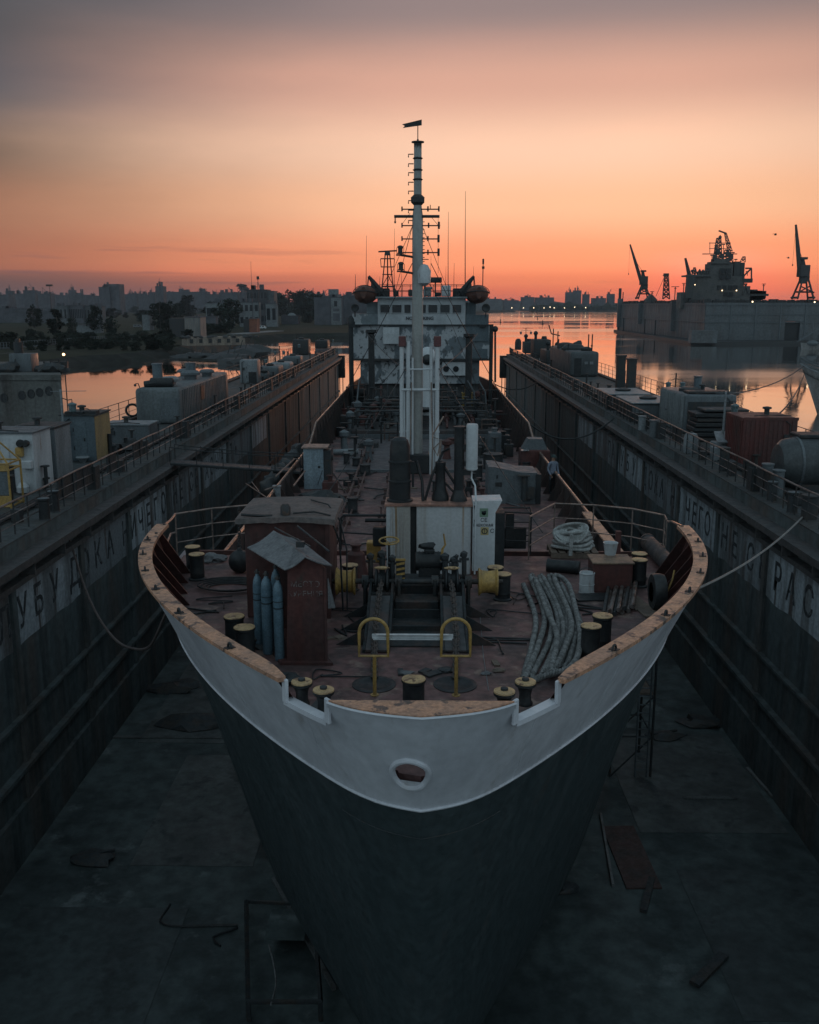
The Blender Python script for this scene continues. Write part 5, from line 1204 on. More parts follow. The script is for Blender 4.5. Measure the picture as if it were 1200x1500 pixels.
for a_ in ((535, 590, 3.2, 1.3, 1.2, dark, 'cargo_winch', 2), (570, 606, 2.2, 1.0, 1, dark, 'cargo_winch', 2), (675, 604, 2.0, 1.1, 1, dark, 'cargo_winch', 2), (700, 592, 2.0, 1.3, 1, red_brown, 'cargo_winch', 2),
           (530, 606, 1.4, 2.2, .2, dark, 'valve_frame', 1), (540, 618, 1.6, 1.4, .2, dark, 'valve_frame', 1), (655, 596, 1.8, 2.4, .2, dark, 'valve_frame', 1), (715, 610, 1.4, 2.0, .2, dark, 'valve_frame', 1), (560, 588, 1.2, 2.2, .2, grey, 'valve_frame', 1), (655, 628, 1.2, 1.2, .2, black, 'valve_frame', 1),
           (684, 614, .75, 1.9, .7, M('chest_yellow', (.30, .19, .04), (.20, .13, .04), 3, rough=.6), 'yellow_chest', 0), (512, 618, 1.2, .9, .7, red_brown, 'deck_chest', 0), (728, 620, 1.3, .8, .7, red_brown, 'deck_chest', 0), (600, 620, 1.2, 1.6, .7, dark, 'deck_chest', 0), (645, 610, 1.0, 2.0, .6, dark, 'deck_chest', 0), (578, 592, .9, 2.4, .7, grey, 'deck_chest', 0)): gear(*a_)
m = MB()
for x in (531, 550): m.tube([md(x-8, 612)+Vector((0, 0, 1.2)), md(x-4, 605)+Vector((0, 0, 2.6)), md(x, 600)+Vector((0, 0, 2.8))], .06, 6)
for x in (684, 700): m.tube([md(x, 618)+Vector((0, 0, 3)), md(x+10, 618)+Vector((0, 0, 2.2)), md(x+14, 618)], .06, 6)
m.prism([md(574, 590), md(586, 590), md(580, 590)+Vector((0, 0, 4.5)), md(577, 590)+Vector((0, 0, 4.5))], (0, .1, 0)); m.build('ladder_frame', grey, ship)
m = MB(); m.box2((-4.5, 48.3, MD+.005), (4.5, 60.2, MD+.02)); m.build('plate_deck', M('plate_mauve', (.085, .072, .074), (.065, .060, .063), .8, rough=.6, bump=.25, c3=(.05, .042, .042), c3s=1.5), ship)
# ---- a person standing at the right-hand rail
def person(base, rz):
    t = thing('person', base, 'person in cap, grey-blue jacket and dark trousers standing by right rail', 'person'); bx = Vector(base)
    me = bpy.data.meshes.new('body'); V = []; E_ = []; Rr = []
    def v(x, y, z, r): V.append((x, y, z)); Rr.append(r); return len(V)-1
    def chn(prev, pts):
        for p in pts:
            i = v(*p); E_.append((prev, i)); prev = i
        return prev
    pel = v(0, 0, .93, .155); ch = chn(pel, [(0, 0, 1.10, .15), (0, .01, 1.30, .17), (0, .0, 1.44, .12)]); chn(ch, [(0, -.01, 1.53, .06), (0, -.02, 1.60, .085), (0, -.025, 1.68, .10), (0, -.02, 1.74, .07)])
    for s in (-1, 1):
        chn(pel, [(s*.10, 0, .84, .105), (s*.11, -.02, .48, .07), (s*.115, .01, .09, .05), (s*.12, -.14, .04, .04)])
        chn(ch, [(s*.19, 0, 1.42, .07), (s*.25, .02, 1.14, .052), (s*.22, -.14, .93, .042), (s*.20, -.20, .87, .035)])
    me.from_pydata(V, E_, []); o = bpy.data.objects.new('body', me); col.objects.link(o)
    sk = o.modifiers.new('skin', 'SKIN'); me.skin_vertices[0].data[0].use_root = True
    for i, r_ in enumerate(Rr): me.skin_vertices[0].data[i].radius = (r_, r_*(.78 if V[i][2] > .9 and abs(V[i][0]) < .05 and V[i][2] < 1.5 else 1))
    o.modifiers.new('sub', 'SUBSURF').levels = 2; bpy.context.view_layer.update()
    nm = bpy.data.meshes.new_from_object(o.evaluated_get(bpy.context.evaluated_depsgraph_get())); bpy.data.objects.remove(o)
    cloth = M('jacket_blue', (.16, .18, .23), (.13, .145, .19), 6, rough=.85, bump=.2); trs = M('trousers_dark', (.018, .02, .022), rough=.9, bump=.1); skin = M('skin', (.30, .17, .12), rough=.6, bump=0, var=.05)
    nm.materials.clear()
    for q in (cloth, trs, skin): nm.materials.append(q)
    for f in nm.polygons:
        c = f.center; f.material_index = 2 if c.z > 1.51 or (c.z < .93 and abs(c.x) > .165 and c.y < -.12) else (1 if c.z < .97 and not (abs(c.x) > .17 and c.y < -.05) else 0)
    nm.shade_smooth(); nm.name = 'body'; o = bpy.data.objects.new('body', nm); col.objects.link(o); o.parent = t
    m = MB(); m.lathe(bx+Vector((0, -.02, 1.69)), [(.112, 0), (.115, .05), (.09, .10), (.02, .12)], 16); m.box(bx+Vector((0, -.14, 1.70)), (.16, .12, .015)); m.build('cap', M('cap_green', (.03, .05, .05), rough=.9), t)
    for s in (-1, 1):
        m = MB()
        for k in range(4): m.tube([bx+Vector((s*.19+k*.018-.03, -.215, .86)), bx+Vector((s*.19+k*.018-.03, -.24, .81)), bx+Vector((s*.19+k*.018-.03, -.225, .775+.01*abs(k-1.5)))], .009, 5)
        m.tube([bx+Vector((s*.16, -.20, .86)), bx+Vector((s*.145, -.24, .82))], .010, 5); m.build('hand', skin, t)
    t.rotation_euler = (0, 0, rz)
q = md(809, 724); person((q.x, q.y, MD), R(25))
q = md(820, 726); t = thing('white_crate', (q.x, q.y, MD), 'small pale crate beside the standing person', 'crate'); m = MB(); m.box((q.x, q.y, MD+.35), (.35, .3, .7), bev=.02); m.build('crate_body', white_old, t); m = MB(); m.box((q.x, q.y-.17, MD+.5), (.22, .03, .12)); m.box((q.x, q.y-.17, MD+.25), (.22, .03, .12)); m.build('crate_slot', black, t)

# dense small gear on the cargo deck between the mast and the bridge
rg = random.Random(21)
for k in range(120):
    y = rg.uniform(60.8, 75.5) if k > 16 else rg.uniform(50, 60); x = rg.uniform(1.2, 5.2)*rg.choice((-1, 1)); z0 = MD+(.55 if y > 60.5 and abs(x) < 4.5 else 0); h = rg.uniform(.5, 2.1); m = MB(); kind = k % 4
    if kind == 0: m.cyl((x, y, z0), (x, y, z0+h), .07, n=7); m.lathe((x, y, z0+h), [(.22, 0), (.22, .04)], 12); m.cyl((x, y, z0+h*.5), (x+rg.uniform(-1, 1), y, z0+h*.5), .05, n=6)
    elif kind == 1:
        w = rg.uniform(.6, 1.6); m.tube([(x-w/2, y, z0), (x-w/2, y, z0+h*.7), (x+w/2, y, z0+h*.7), (x+w/2, y, z0)], .06, 7); m.cyl((x-w/2, y, z0+h*.35), (x+w/2, y, z0+h*.35), .04, n=6)
    elif kind == 2: m.box((x, y, z0+h*.25), (rg.uniform(.4, 1.1), rg.uniform(.4, 1), h*.5), bev=.03); m.cyl((x+.1, y, z0+h*.5), (x+.1, y, z0+h*.8), .1, n=8)
    else: m.lathe((x, y, z0), [(.26, 0), (.2, .2), (.15, h*.5), (.28, h*.55), (.28, h*.68), (.05, h*.75)], 14)
    m.build('deck_fitting', (dark, black, dark, red_brown, black, M('rust_gear', (.10, .065, .055), (.06, .045, .042), 3, rough=.65, bump=.15), dark, grey)[k % 8], ship)
for k in range(14):
    x = rg.uniform(.8, 4.2)*rg.choice((-1, 1)); y = rg.uniform(25, 47); h = rg.uniform(.2, .6); m = MB()
    if k % 2: m.tube(spline([(x, y, MD+.06), (x+rg.uniform(-.8, .8), y+.7, MD+.06), (x+rg.uniform(-1, 1), y+1.5, MD+.1), (x+rg.uniform(-1, 1), y+2.6, MD+.06)], .2), .035, 5)
    else: m.box((x, y, MD+h/2), (rg.uniform(.3, .7), rg.uniform(.3, .7), h), bev=.02); m.cyl((x, y, MD+h), (x, y, MD+h+.25), .09, n=8); m.lathe((x, y, MD+h+.25), [(.17, 0), (.17, .03)], 12)
    m.build('deck_fitting', (black, dark, red_brown, grey)[k % 4], ship)
for k, (a, c) in enumerate((((-.9, 47.5, CZ-2.5), (-4.6, 70, MD+1.2)), ((.9, 47.5, CZ-2.5), (4.6, 70, MD+1.2)), ((-.8, 47.5, CZ-3), (-4.4, 34, MD+.2)), ((.8, 47.5, CZ-3), (4.4, 34, MD+.2)), ((-.5, 47.8, CZ+2), (-5.6, 52, CZ-7)), ((.4, 47.8, CZ+2), (5.6, 52, CZ-7)), ((-4, 70.5, CZ-2), (-.8, 48.2, CZ-3.2)), ((4, 70.5, CZ-2), (.8, 48.2, CZ-3.2)))):
    m = MB(); m.tube(sag(a, c, .15, 8), .022, 4); m.build('mast_stay', black, mast_o)

for k in range(9):                                 # bank of cargo lines over the trunk
    x = (-3.6, -3.2, -2.7, -2.2, 1.6, 2.1, 2.7, 3.3, 3.8)[k]; m = MB(); z_ = MD+.55+.3+.1*(k % 3); m.tube([(x, 61, z_-.3), (x, 61.3, z_), (x, 74.5, z_), (x, 75, z_+1.2)], .08+.03*(k % 2), 8)
    for y in (63, 66, 69, 72): m.lathe((x, y, z_), [(.2, 0), (.2, .08)], 12, 'Y')
    m.build('cargo_line', (dark, red_brown, black)[k % 3], ship)
m = MB()
for y in (62, 64.5, 67, 69.5, 72): m.cyl((-4.2, y, MD+1.6), (4.2, y, MD+1.6), .07, n=6); m.cyl((-4.2, y, MD+.5), (-4.2, y, MD+1.6), .07, n=6); m.cyl((4.2, y, MD+.5), (4.2, y, MD+1.6), .07, n=6)
for x in (-.6, .6): m.box((x, 67, MD+1.75), (.12, 12, .12))
m.box((0, 67, MD+1.82), (1.2, 12, .04)); m.build('catwalk', dark, ship)
# ================================================================== things on top of the wing walls
TD = 6.66                                          # the top deck lies this far under the lens
TZ = CZ-TD+.012
def wt(x, y): p = P(x, y, TD); return Vector((p.x, p.y, TZ))
def room(name, p, w, d, h, mat, label, cat, right=None, top=None, bev=.02, extra=None, xa='r'):
    """p: bottom corner nearest the ship; the body runs away from the ship by w and back by d"""
    s = -1 if p.x < 0 else 1
    t = thing(name, p, label, cat); p = Vector(p)
    m = MB(); m.box2((min(p.x, p.x+s*w), p.y, TZ), (max(p.x, p.x+s*w), p.y+d, TZ+h), bev=bev); o = m.build('cabin_body' if 'cabin' in name else 'body', mat, t)
    if right:
        m = MB(); m.box2((p.x-s*.02, p.y+.05, TZ+.03), (p.x+s*.01, p.y+d-.05, TZ+h-.05)); m.build('side_panel', right, t)
    if top:
        m = MB(); m.box2((p.x-s*.06, p.y-.06, TZ+h+.002), (p.x+s*(w+.06), p.y+d+.06, TZ+h+.06)); m.build('roof', top, t)
    fx = p.x+s*w*.45
    if h > 1.5 and 'container' not in name and 'cabinet' not in name:
        m = MB(); m.box((fx, p.y-.012, TZ+.95), (min(.62, w*.4), .03, 1.55), bev=.01); dr = m.build('door', mat, t)
        m = MB(); m.box((fx+.2, p.y-.04, TZ+.95), (.05, .05, .14)); m.cyl((fx-.27, p.y-.03, TZ+.5), (fx-.27, p.y-.03, TZ+.65), .02, n=6); m.cyl((fx-.27, p.y-.03, TZ+1.3), (fx-.27, p.y-.03, TZ+1.45), .02, n=6); m.build('handle', black, dr)
    m = MB(); q = p.x+s*w*.86; m.tube([(q, p.y-.04, TZ+.1), (q, p.y-.04, TZ+h-.25), (q-s*.2, p.y-.05, TZ+h-.12)], .025, 6); m.box((p.x+s*w*.8, p.y-.04, TZ+h*.62), (.22, .08, .2), bev=.01); m.build('wall_pipe', dark, t)
    m = MB(); m.lathe((p.x+s*w*.6, p.y+d*.5, TZ+h+.03), [(.11, 0), (.11, .22), (.19, .24), (.19, .31), (.05, .34)], 12); m.tube([(p.x+s*w*.2, p.y+.1, TZ+h+.08), (p.x+s*w*.5, p.y+.3, TZ+h+.1), (p.x+s*w*.9, p.y+.2, TZ+h+.08)], .022, 5); m.build('roof_fitting', dark, t)
    return t, p, s
steps = dark
# ---- left wing
p = wt(54, 722); t, p, s = room('white_cabin', p, 2.6, 1.7, 2.15, white_old, 'white steel cabin with a yellow lamp box on its side at the left edge', 'cabin', top=grey)
m = MB(); m.box2((p.x-1.3, p.y-.03, TZ), (p.x-.75, p.y+.01, TZ+1.0)); m.build('dark_opening', black, t)
m = MB(); m.box((p.x-.45, p.y-.12, TZ+1.5), (.26, .22, .36), bev=.04); lb = m.build('lamp_box', yellow, t)
m = MB(); m.lathe((p.x-.38, p.y-.16, TZ+1.82), [(.12, -.1), (.15, 0), (.12, .12)], 12, 'Y'); m.lathe((p.x-.18, p.y-.16, TZ+1.82), [(.10, -.1), (.13, 0), (.10, .12)], 12, 'Y'); m.build('lamp_head', black, lb)
m = MB(); m.box((p.x-.2, p.y-.15, TZ+1.05), (.36, .25, .3), bev=.03); m.cyl((p.x-.2, p.y-.1, TZ+.3), (p.x-.2, p.y-.1, TZ+.9), .03, n=6); m.lathe((p.x-.4, p.y-.2, TZ+.05), [(.2, 0), (.22, .2), (.12, .35)], 12); m.build('meter_box', white_old, t)
p = wt(84, 702); t, p, s = room('grey_cabin', p, 1.6, 1.75, 1.98, grey, 'narrow blue-grey cabin with a pale door side next to the white cabin', 'cabin', right=ltgrey, top=dark)
p = wt(142, 676); t, p, s = room('grey_cabin', p, 1.45, 2.1, 1.98, bluegrey, 'tall grey cabin with one mustard yellow side', 'cabin', right=M('mustard', (.30, .205, .10), (.24, .17, .09), 2, rough=.6, bump=.05, streak=4), top=dark)
m = MB(); m.tube(arc((p.x-.45, p.y+.3, TZ+2.0), .28, 160, 10, 8), .018, 5); m.box((p.x-.9, p.y+.4, TZ+2.1), (.8, .6, .1)); m.box((p.x-.2, p.y+.4, TZ+2.1), (.5, .5, .14)); m.build('roof_clutter', dark, t)
m = MB(); m.lathe((p.x-.5, p.y-.3, TZ), [(.12, 0), (.16, .1), (.3, .22), (.28, .25)], 14); m.build('basin', ltgrey, t)
p = wt(219, 652); t, p, s = room('steel_locker', p, 2.2, 1.6, .95, grey, 'low grey steel locker with a pale flat lid beside the handrail', 'locker', top=ltgrey)
for x, y, w, h, lab in ((195, 665, .9, .55, 'dark machinery heap under the low grey locker'), (172, 668, .5, .8, 'dark machinery stump beside the mustard-sided cabin')):
    q = wt(x, y); m = MB(); m.ico(q+Vector((-.3, .3, h*.4)), w*.6, 2, .5, (1, 1, .8), x); m.cyl(q+Vector((-.3, 0, 0)), q+Vector((-.3, 0, h+.2)), .09, n=8); m.box(q+Vector((-.6, .2, .2)), (.5, .4, .4)); tag(m.build('machinery', black), lab, 'machinery')
# large rounded deckhouse
p = wt(265, 622); LN = 14.0
t = thing('deckhouse', p, 'large ribbed grey deckhouse with rounded corners on the left wing', 'deckhouse')
m = MB(); m.box2((p.x-2.55, p.y, TZ), (p.x, p.y+LN, TZ+2.05), bev=.22)
for i in range(30): m.box2((p.x-.02, p.y+.7+i*.42, TZ+.25), (p.x+.035, p.y+.8+i*.42, TZ+1.9))
m.build('house_shell', M('shell_grey', (.10, .112, .116), (.078, .085, .088), 1.2, rough=.6, bump=.1, streak=3, c3=(.10, .08, .065), c3s=3, c3lo=.66, c3hi=.76), t)
m = MB(); m.box2((p.x-.0, p.y+5.2, TZ+.9), (p.x+.05, p.y+6.1, TZ+1.75)); m.build('window', black, t)
m = MB(); m.box2((p.x-1.1, p.y-.02, TZ+.3), (p.x-.1, p.y+.02, TZ+1.5)); m.build('front_panel', grey, t)
def dome(x, y, r, h, nm='roof_vent', mat=grey, k=1.25):
    m = MB(); m.lathe((x, y, TZ+2.03), [(r*.8, 0), (r*.8, h*.45), (r*k, h*.5), (r*k, h*.72), (r*.9, h*.95), (.01, h)], 18); m.build(nm, mat, t)
dome(p.x-.9, p.y+1.6, .42, .6, mat=ltgrey); dome(p.x-1.0, p.y+7.0, .5, .6); dome(p.x-.5, p.y+9.5, .4, .5); dome(p.x-2.0, p.y+10, .5, .5)
m = MB(); m.lathe((p.x-2.0, p.y+3.0, TZ+2.03), [(.30, 0), (.30, 1.15), (.34, 1.16), (.34, 1.25), (.1, 1.27)], 14); m.build('funnel_pipe', bluegrey, t)
m = MB(); m.lathe((p.x-1.2, p.y+8.0, TZ+2.03), [(.33, 0), (.33, .95), (.36, .96), (.36, 1.0)], 14); m.build('funnel_pipe', bluegrey, t)
m = MB(); m.lathe((p.x-1.2, p.y+1.0, TZ+2.3), [(.2, -.7), (.28, -.65), (.28, .6), (.2, .65)], 14, 'X'); m.cyl((p.x-2.2, p.y+.9, TZ+2.2), (p.x-1.5, p.y+.9, TZ+2.3), .2, n=10); m.box((p.x-1.7, p.y+1.4, TZ+2.2), (.7, .7, .35), bev=.08); m.build('roof_motor', black, t)
m = MB(); m.tube([(p.x-2.3, p.y+.3, TZ+2.0), (p.x-2.4, p.y+.3, TZ+2.3), (p.x-2.55, p.y+.3, TZ+2.28)], .03, 5); m.sphere((p.x-2.58, p.y+.3, TZ+2.2), .08, 8); m.build('bulkhead_lamp', dark, t)
# white cube, low tanks, more gear down the left wing
p = wt(378, 562); t, p, s = room('white_cabin', p, 1.55, 1.6, 2.05, ltgrey, 'pale cube-shaped cabin beyond the ribbed deckhouse', 'cabin', bev=.12)
m = MB(); m.box2((p.x-.75, p.y-.25, TZ), (p.x-.1, p.y-.02, TZ+1.0)); m.build('dark_hatch', black, t)
for x, y, w, h, d_, mat, lab in ((392, 557, .7, .7, .7, grey, 'grey deck box just behind the pale cube cabin'), (408, 552, 2.0, .95, 3.5, grey, 'long low grey tank past the pale cube cabin'), (425, 543, 2.2, .8, 3.0, ltgrey, 'pale hooded tank in the middle of the left wing far end'), (440, 535, 2.0, 1.0, 3, grey, 'grey hooded tank near the far end of the left wing'), (452, 520, 2.2, 2.1, 3, dark, 'dark square cabin near the far end of the left wing'), (480, 511, 2.0, 1.3, 4, black, 'black machinery house at the far end of the left wing')):
    q = wt(x, y); t = thing('deck_tank', q, lab, 'tank'); m = MB(); m.box2((q.x-w, q.y, TZ), (q.x, q.y+d_, TZ+h), bev=.2); m.build('tank_body', mat, t)
    m = MB(); m.lathe((q.x-w*.5, q.y+d_*.4, TZ+h), [(.35, -.02), (.38, .15), (.2, .25)], 12); m.cyl((q.x-w*.8, q.y+d_*.5, TZ+h), (q.x-w*.8, q.y+d_*.5, TZ+h+.5), .08, n=6); m.build('tank_cap', dark, t)
q = wt(398, 556); m = MB(); m.lathe(q+Vector((-.6, .3, 0)), [(.35, 0), (.35, .6), (.3, .7), (.1, .72)], 14); tag(m.build('drum', grey), 'grey drum between the pale cube cabin and the long tank', 'drum')
def lamp_post(p, h, label, heads=1, mat=dark, arm=.45, lit=False):
    t = thing('lamp_post', p, label, 'lamp post'); p = Vector(p)
    m = MB(); m.cyl(p, p+Vector((0, 0, h)), .06, .045, n=8); m.box(p+Vector((0, 0, .1)), (.3, .3, .2)); m.cyl(p+Vector((-.45, 0, h-.08)), p+Vector((1.1, 0, h-.06)), .012, n=4); m.build('post', mat, t)
    for i in range(heads):
        s = 1 if i == 0 else -1
        q = p+Vector((s*arm, 0, h-.75)); m = MB(); m.tube([p+Vector((0, 0, h-.35)), p+Vector((s*arm*.6, 0, h-.45)), p+Vector((s*arm, 0, h-.42)), q+Vector((0, 0, .18))], .022, 5); a = m.build('lamp_arm', dark, t)
        m = MB(); m.lathe(q, [(.08, -.22), (.15, -.18), (.16, .05), (.19, .08), (.19, .14), (.05, .2)], 12); m.build('lamp_head', lamp_lit if lit else M('lamp_glass', (.10, .14, .15), (.07, .1, .1), 5, rough=.3, bump=0), a)
    return t
lamp_post(wt(97, 678), 3.15, 'pale lamp post with a caged lamp between the two grey cabins', mat=ltgrey)
lamp_post(wt(392, 556)+Vector((-1.2, 4, 0)), 2.2, 'lamp post nearest the pale cube cabin on the left wing')
lamp_post(wt(420, 541)+Vector((-1.0, 2, 0)), 2.4, 'middle lamp post among the hooded tanks on the left wing', 2)
lamp_post(wt(441, 533)+Vector((-1, 3, 0)), 2.7, 'lamp post before the dark square cabin on the left wing')
lamp_post(wt(484, 509), 1.9, 'last lamp post at the far tip of the left wing')
# lifebuoy hung on the outer rail
q = P(194, 604, 6.0); q = PY(194, 601, 52)
m = MB(); qq = Vector((-17.62, ray(194, 601).y/ray(194, 601).x*-17.62, 0)); qq.z = PY(194, 601, qq.y).z
m.tube([qq+Vector((.36*math.cos(a)*.9, .2*math.cos(a), .36*math.sin(a))) for a in [2*math.pi*i/20 for i in range(20)]], .075, 7, closed=True); tag(m.build('lifebuoy', black), 'dark lifebuoy ring hung on the outer rail by the deckhouse', 'lifebuoy')
# yellow man basket at the frame edge
p = wt(17, 745); t = thing('work_basket', p, 'yellow steel work basket at the left edge by the handrail', 'basket')
x1 = p.x; x0 = p.x-1.6; y0 = p.y; y1 = p.y+1.0
m = MB()
for z in (.06, 1.28, 1.5): m.tube([(x0, y0, TZ+z), (x1, y0, TZ+z), (x1, y1, TZ+z), (x0, y1, TZ+z)], .035, 6, closed=True)
for x in [x0+(x1-x0)*i/8 for i in range(9)]: m.cyl((x, y0, TZ+1.28), (x, y0, TZ+1.5), .012, n=4)
for x, y in ((x0, y0), (x1, y0), (x1, y1), (x0, y1)): m.cyl((x, y, TZ), (x, y, TZ+1.5), .04, n=6)
for a in ((x1, y0), (x1, y1), (x0, y0), (x0, y1)): m.cyl((a[0], a[1], TZ+1.5), ((x0+x1)/2, (y0+y1)/2, TZ+2.5), .035, n=6)
m.build('basket_frame', yellow, t)
m = MB(); m.box2((x0, y0-.01, TZ+.06), (x1, y0+.01, TZ+.42)); m.build('toe_panel', yellow, t); m = MB(); m.box2((x0, y0-.01, TZ+1.28), (x1, y0+.005, TZ+1.45)); m.build('top_panel', yellow, t)
m = MB(); m.box2((x0+.04, y0+.01, TZ+.45), (x1-.04, y0+.03, TZ+1.26)); m.build('mesh_panel', grey, t)
# walkway bollards
for sgn in (-1, 1):
    for k, (x, y) in enumerate(((66, 762), (80, 750)) if sgn < 0 else ((1130, 735), (1160, 752))):
        q = wt(x, y); t = thing('mooring_bollard', q, ('black mooring bollard, front of the pair beside the yellow basket', 'black mooring bollard, back of the pair beside the yellow basket', 'grey mooring bollard, farther of the pair below the big tank', 'grey mooring bollard, nearer of the pair below the big tank')[k+(0 if sgn < 0 else 2)], 'bollard')
        m = MB(); m.lathe(q, [(.2, 0), (.17, .04), (.16, .62), (.19, .64), (.19, .68), (.02, .70)], 16); m.build('bollard_post', black if sgn < 0 else dark, t)
        m = MB(); m.lathe(q+Vector((0, 0, .70)), [(.18, 0), (.15, .012)], 16); m.build('bollard_top', grey, t)
# ---- right wing
p = wt(1085, 684); t, p, s = room('red_container', p, 2.25, 2.4, 2.05, red_box, 'dark red ribbed container standing on the right wing', 'container', bev=.02)
m = MB()
for i in range(11): m.box2((p.x+.12+i*.19, p.y-.02, TZ+.12), (p.x+.22+i*.19, p.y+.01, TZ+1.93))
for i in range(10): m.box2((p.x-.02, p.y+.15+i*.22, TZ+.12), (p.x+.01, p.y+.26+i*.22, TZ+1.93))
m.box2((p.x-.02, p.y-.03, TZ+1.95), (p.x+2.27, p.y+.0, TZ+2.08)); m.box2((p.x+.0, p.y-.03, TZ+.72), (p.x+2.25, p.y-.021, TZ+.76)); m.build('ribbing', red_box, t)
p = wt(1150, 722); t = thing('round_tank', p, 'big dark banded tank lying on its side before the red container', 'tank')
c = Vector((p.x+1.6, p.y+.8, TZ+.95))
m = MB(); m.lathe(c, [(.3, -1.75), (.7, -1.68), (.88, -1.5), (.95, -1.2), (.95, 2.2), (.7, 2.4)], 26, 'X')
m.build('tank_shell', M('tank_dark', (.05, .056, .058), (.035, .038, .04), 2, rough=.5, bump=.1), t)
for x in (-1.1, -.1, .9):
    m = MB(); m.lathe(c+Vector((x, 0, 0)), [(.955, 0), (.985, .01), (.985, .1), (.955, .11)], 26, 'X'); m.build('tank_band', grey, t)
m = MB(); m.box(c+Vector((.2, 0, -.75)), (2.4, 1.3, .5)); m.build('saddle', dark, t)
m = MB(); m.box(c+Vector((-.3, .3, 1.0)), (1.4, 1.0, .16), bev=.04); m.box(c+Vector((.5, .3, 1.2)), (.4, .4, .5), bev=.08); m.build('tank_top_gear', black, t)
# white junk
p = wt(1050, 676); t = thing('junk_pile', p, 'pile of pale boxes and a frame left of the red container', 'junk')
m = MB(); m.box(p+Vector((.2, .3, .3)), (.7, .6, .6), bev=.03); m.box(p+Vector((.7, 1.2, .45)), (1.0, .9, .5), bev=.04, rz=.3); m.build('pale_box', ltgrey, t)
m = MB(); m.prism([p+Vector((.1, .4, .72)), p+Vector((1.1, .5, .75)), p+Vector((1.3, 2.0, 1.0)), p+Vector((.4, 2.0, 1.0))], (0, 0, .06)); m.cyl(p+Vector((.5, .6, .8)), p+Vector((.7, 1.9, 1.1)), .02, n=5); m.build('pale_sheet', ltgrey, t)
q = p+Vector((-.5, 2.4, 0)); t = thing('white_drum', q, 'pale rounded drum left of the junk pile', 'drum'); m = MB(); m.lathe(q, [(.3, 0), (.33, .1), (.33, .7), (.25, .9), (.05, .95)], 18); m.build('drum_shell', ltgrey, t)
m = MB(); m.lathe(q+Vector((0, 0, .95)), [(.08, -.02), (.06, .05)], 10); m.build('drum_cap', dark, t)
# ribbed cabinet with a slab stack in front
p = wt(1001, 636); t, p, s = room('ribbed_cabinet', p, 2.7, 5.2, 2.05, grey, 'tall grey cabinet with a ribbed side facing the ship on the right wing', 'cabinet', bev=.1)
m = MB()
for i in range(12): m.lathe((p.x-.01, p.y+.3+i*.41, TZ+.05), [(.13, 0), (.13, 1.85), (.06, 1.95)], 10)
m.build('side_ribs', M('rib_grey', (.12, .13, .133), (.09, .098, .10), 2, rough=.55, bump=.05, streak=4), t)
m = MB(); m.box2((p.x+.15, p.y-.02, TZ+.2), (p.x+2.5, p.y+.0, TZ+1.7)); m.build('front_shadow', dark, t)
m = MB(); m.lathe((p.x+.9, p.y+2.5, TZ+2.03), [(.6, 0), (.6, .16), (.4, .24)], 16); m.build('roof_vent', dark, t)
m = MB(); m.lathe((p.x+1.6, p.y+3.5, TZ+2.03), [(.22, 0), (.22, .7), (.26, .72), (.26, .78)], 12); m.build('roof_pipe', bluegrey, t)
m = MB(); m.box2((p.x+.3, p.y+.5, TZ+2.05), (p.x+2.5, p.y+1.6, TZ+2.2), bev=.04); m.build('roof_hatch', black, t)
q = wt(1003, 648); t = thing('slab_stack', q+Vector((.4, 0, 0)), 'stack of dark flat steel slabs in front of the ribbed cabinet', 'slabs')
for i in range(6):
    m = MB(); m.box2((q.x+.5+.08*math.sin(i*2), q.y+.05*math.cos(i*3), TZ+.03+i*.24), (q.x+2.9+.12*math.sin(i), q.y+1.5, TZ+.23+i*.24), bev=.03); m.build('slab', black if i % 2 else dark, t)
m = MB(); m.box2((q.x+.9, q.y, TZ+1.5), (q.x+3.1, q.y+1.4, TZ+1.62), bev=.03); m.build('top_slab', dark, t)
lamp_post(wt(1057, 668), 2.9, 'pale lamp post in front of the slab stack on the right wing', mat=ltgrey)
lamp_post(wt(967, 606)+Vector((1.0, .5, 0)), 2.5, 'double lamp post behind the low roofed boxes', 2)
# low roofed boxes
for x, y, w, d_, h, lab in ((893, 598, 2.6, 4.5, .85, 'low grey roofed box with flat top, farther of two near the twin chimneys'), (926, 616, 2.8, 4.5, .95, 'low grey roofed box with flat top, nearer one before the twin chimneys')):
    q = wt(x, y); t = thing('skylight_box', q, lab, 'roof box'); m = MB(); m.box2((q.x, q.y, TZ), (q.x+w, q.y+d_, TZ+h), bev=.1); m.build('box_body', grey, t)
    m = MB(); m.box2((q.x-.1, q.y-.1, TZ+h+.003), (q.x+w+.1, q.y+d_+.1, TZ+h+.1), bev=.03); m.build('box_roof', ltgrey, t)
    m = MB(); m.lathe((q.x+w*.5, q.y+d_*.5, TZ+h+.1), [(.5, 0), (.55, .12), (.2, .2)], 14); m.build('box_vent', dark, t)
for k, (x, y, yt) in enumerate(((906, 578, 522), (922, 584, 527))):
    q = wt(x, y)+Vector((.6, 2.5, 0)); h = PY(x, yt, q.y).z-TZ; t = thing('chimney', q, ('left one of two square chimneys on the right wing', 'right one of two square chimneys on the right wing')[k], 'chimney')
    m = MB(); m.box(q+Vector((0, 0, h/2)), (.62, .62, h)); m.build('stack', dark, t); m = MB(); m.box(q+Vector((0, 0, h+.04)), (.74, .74, .12)); m.build('crown', dark, t)
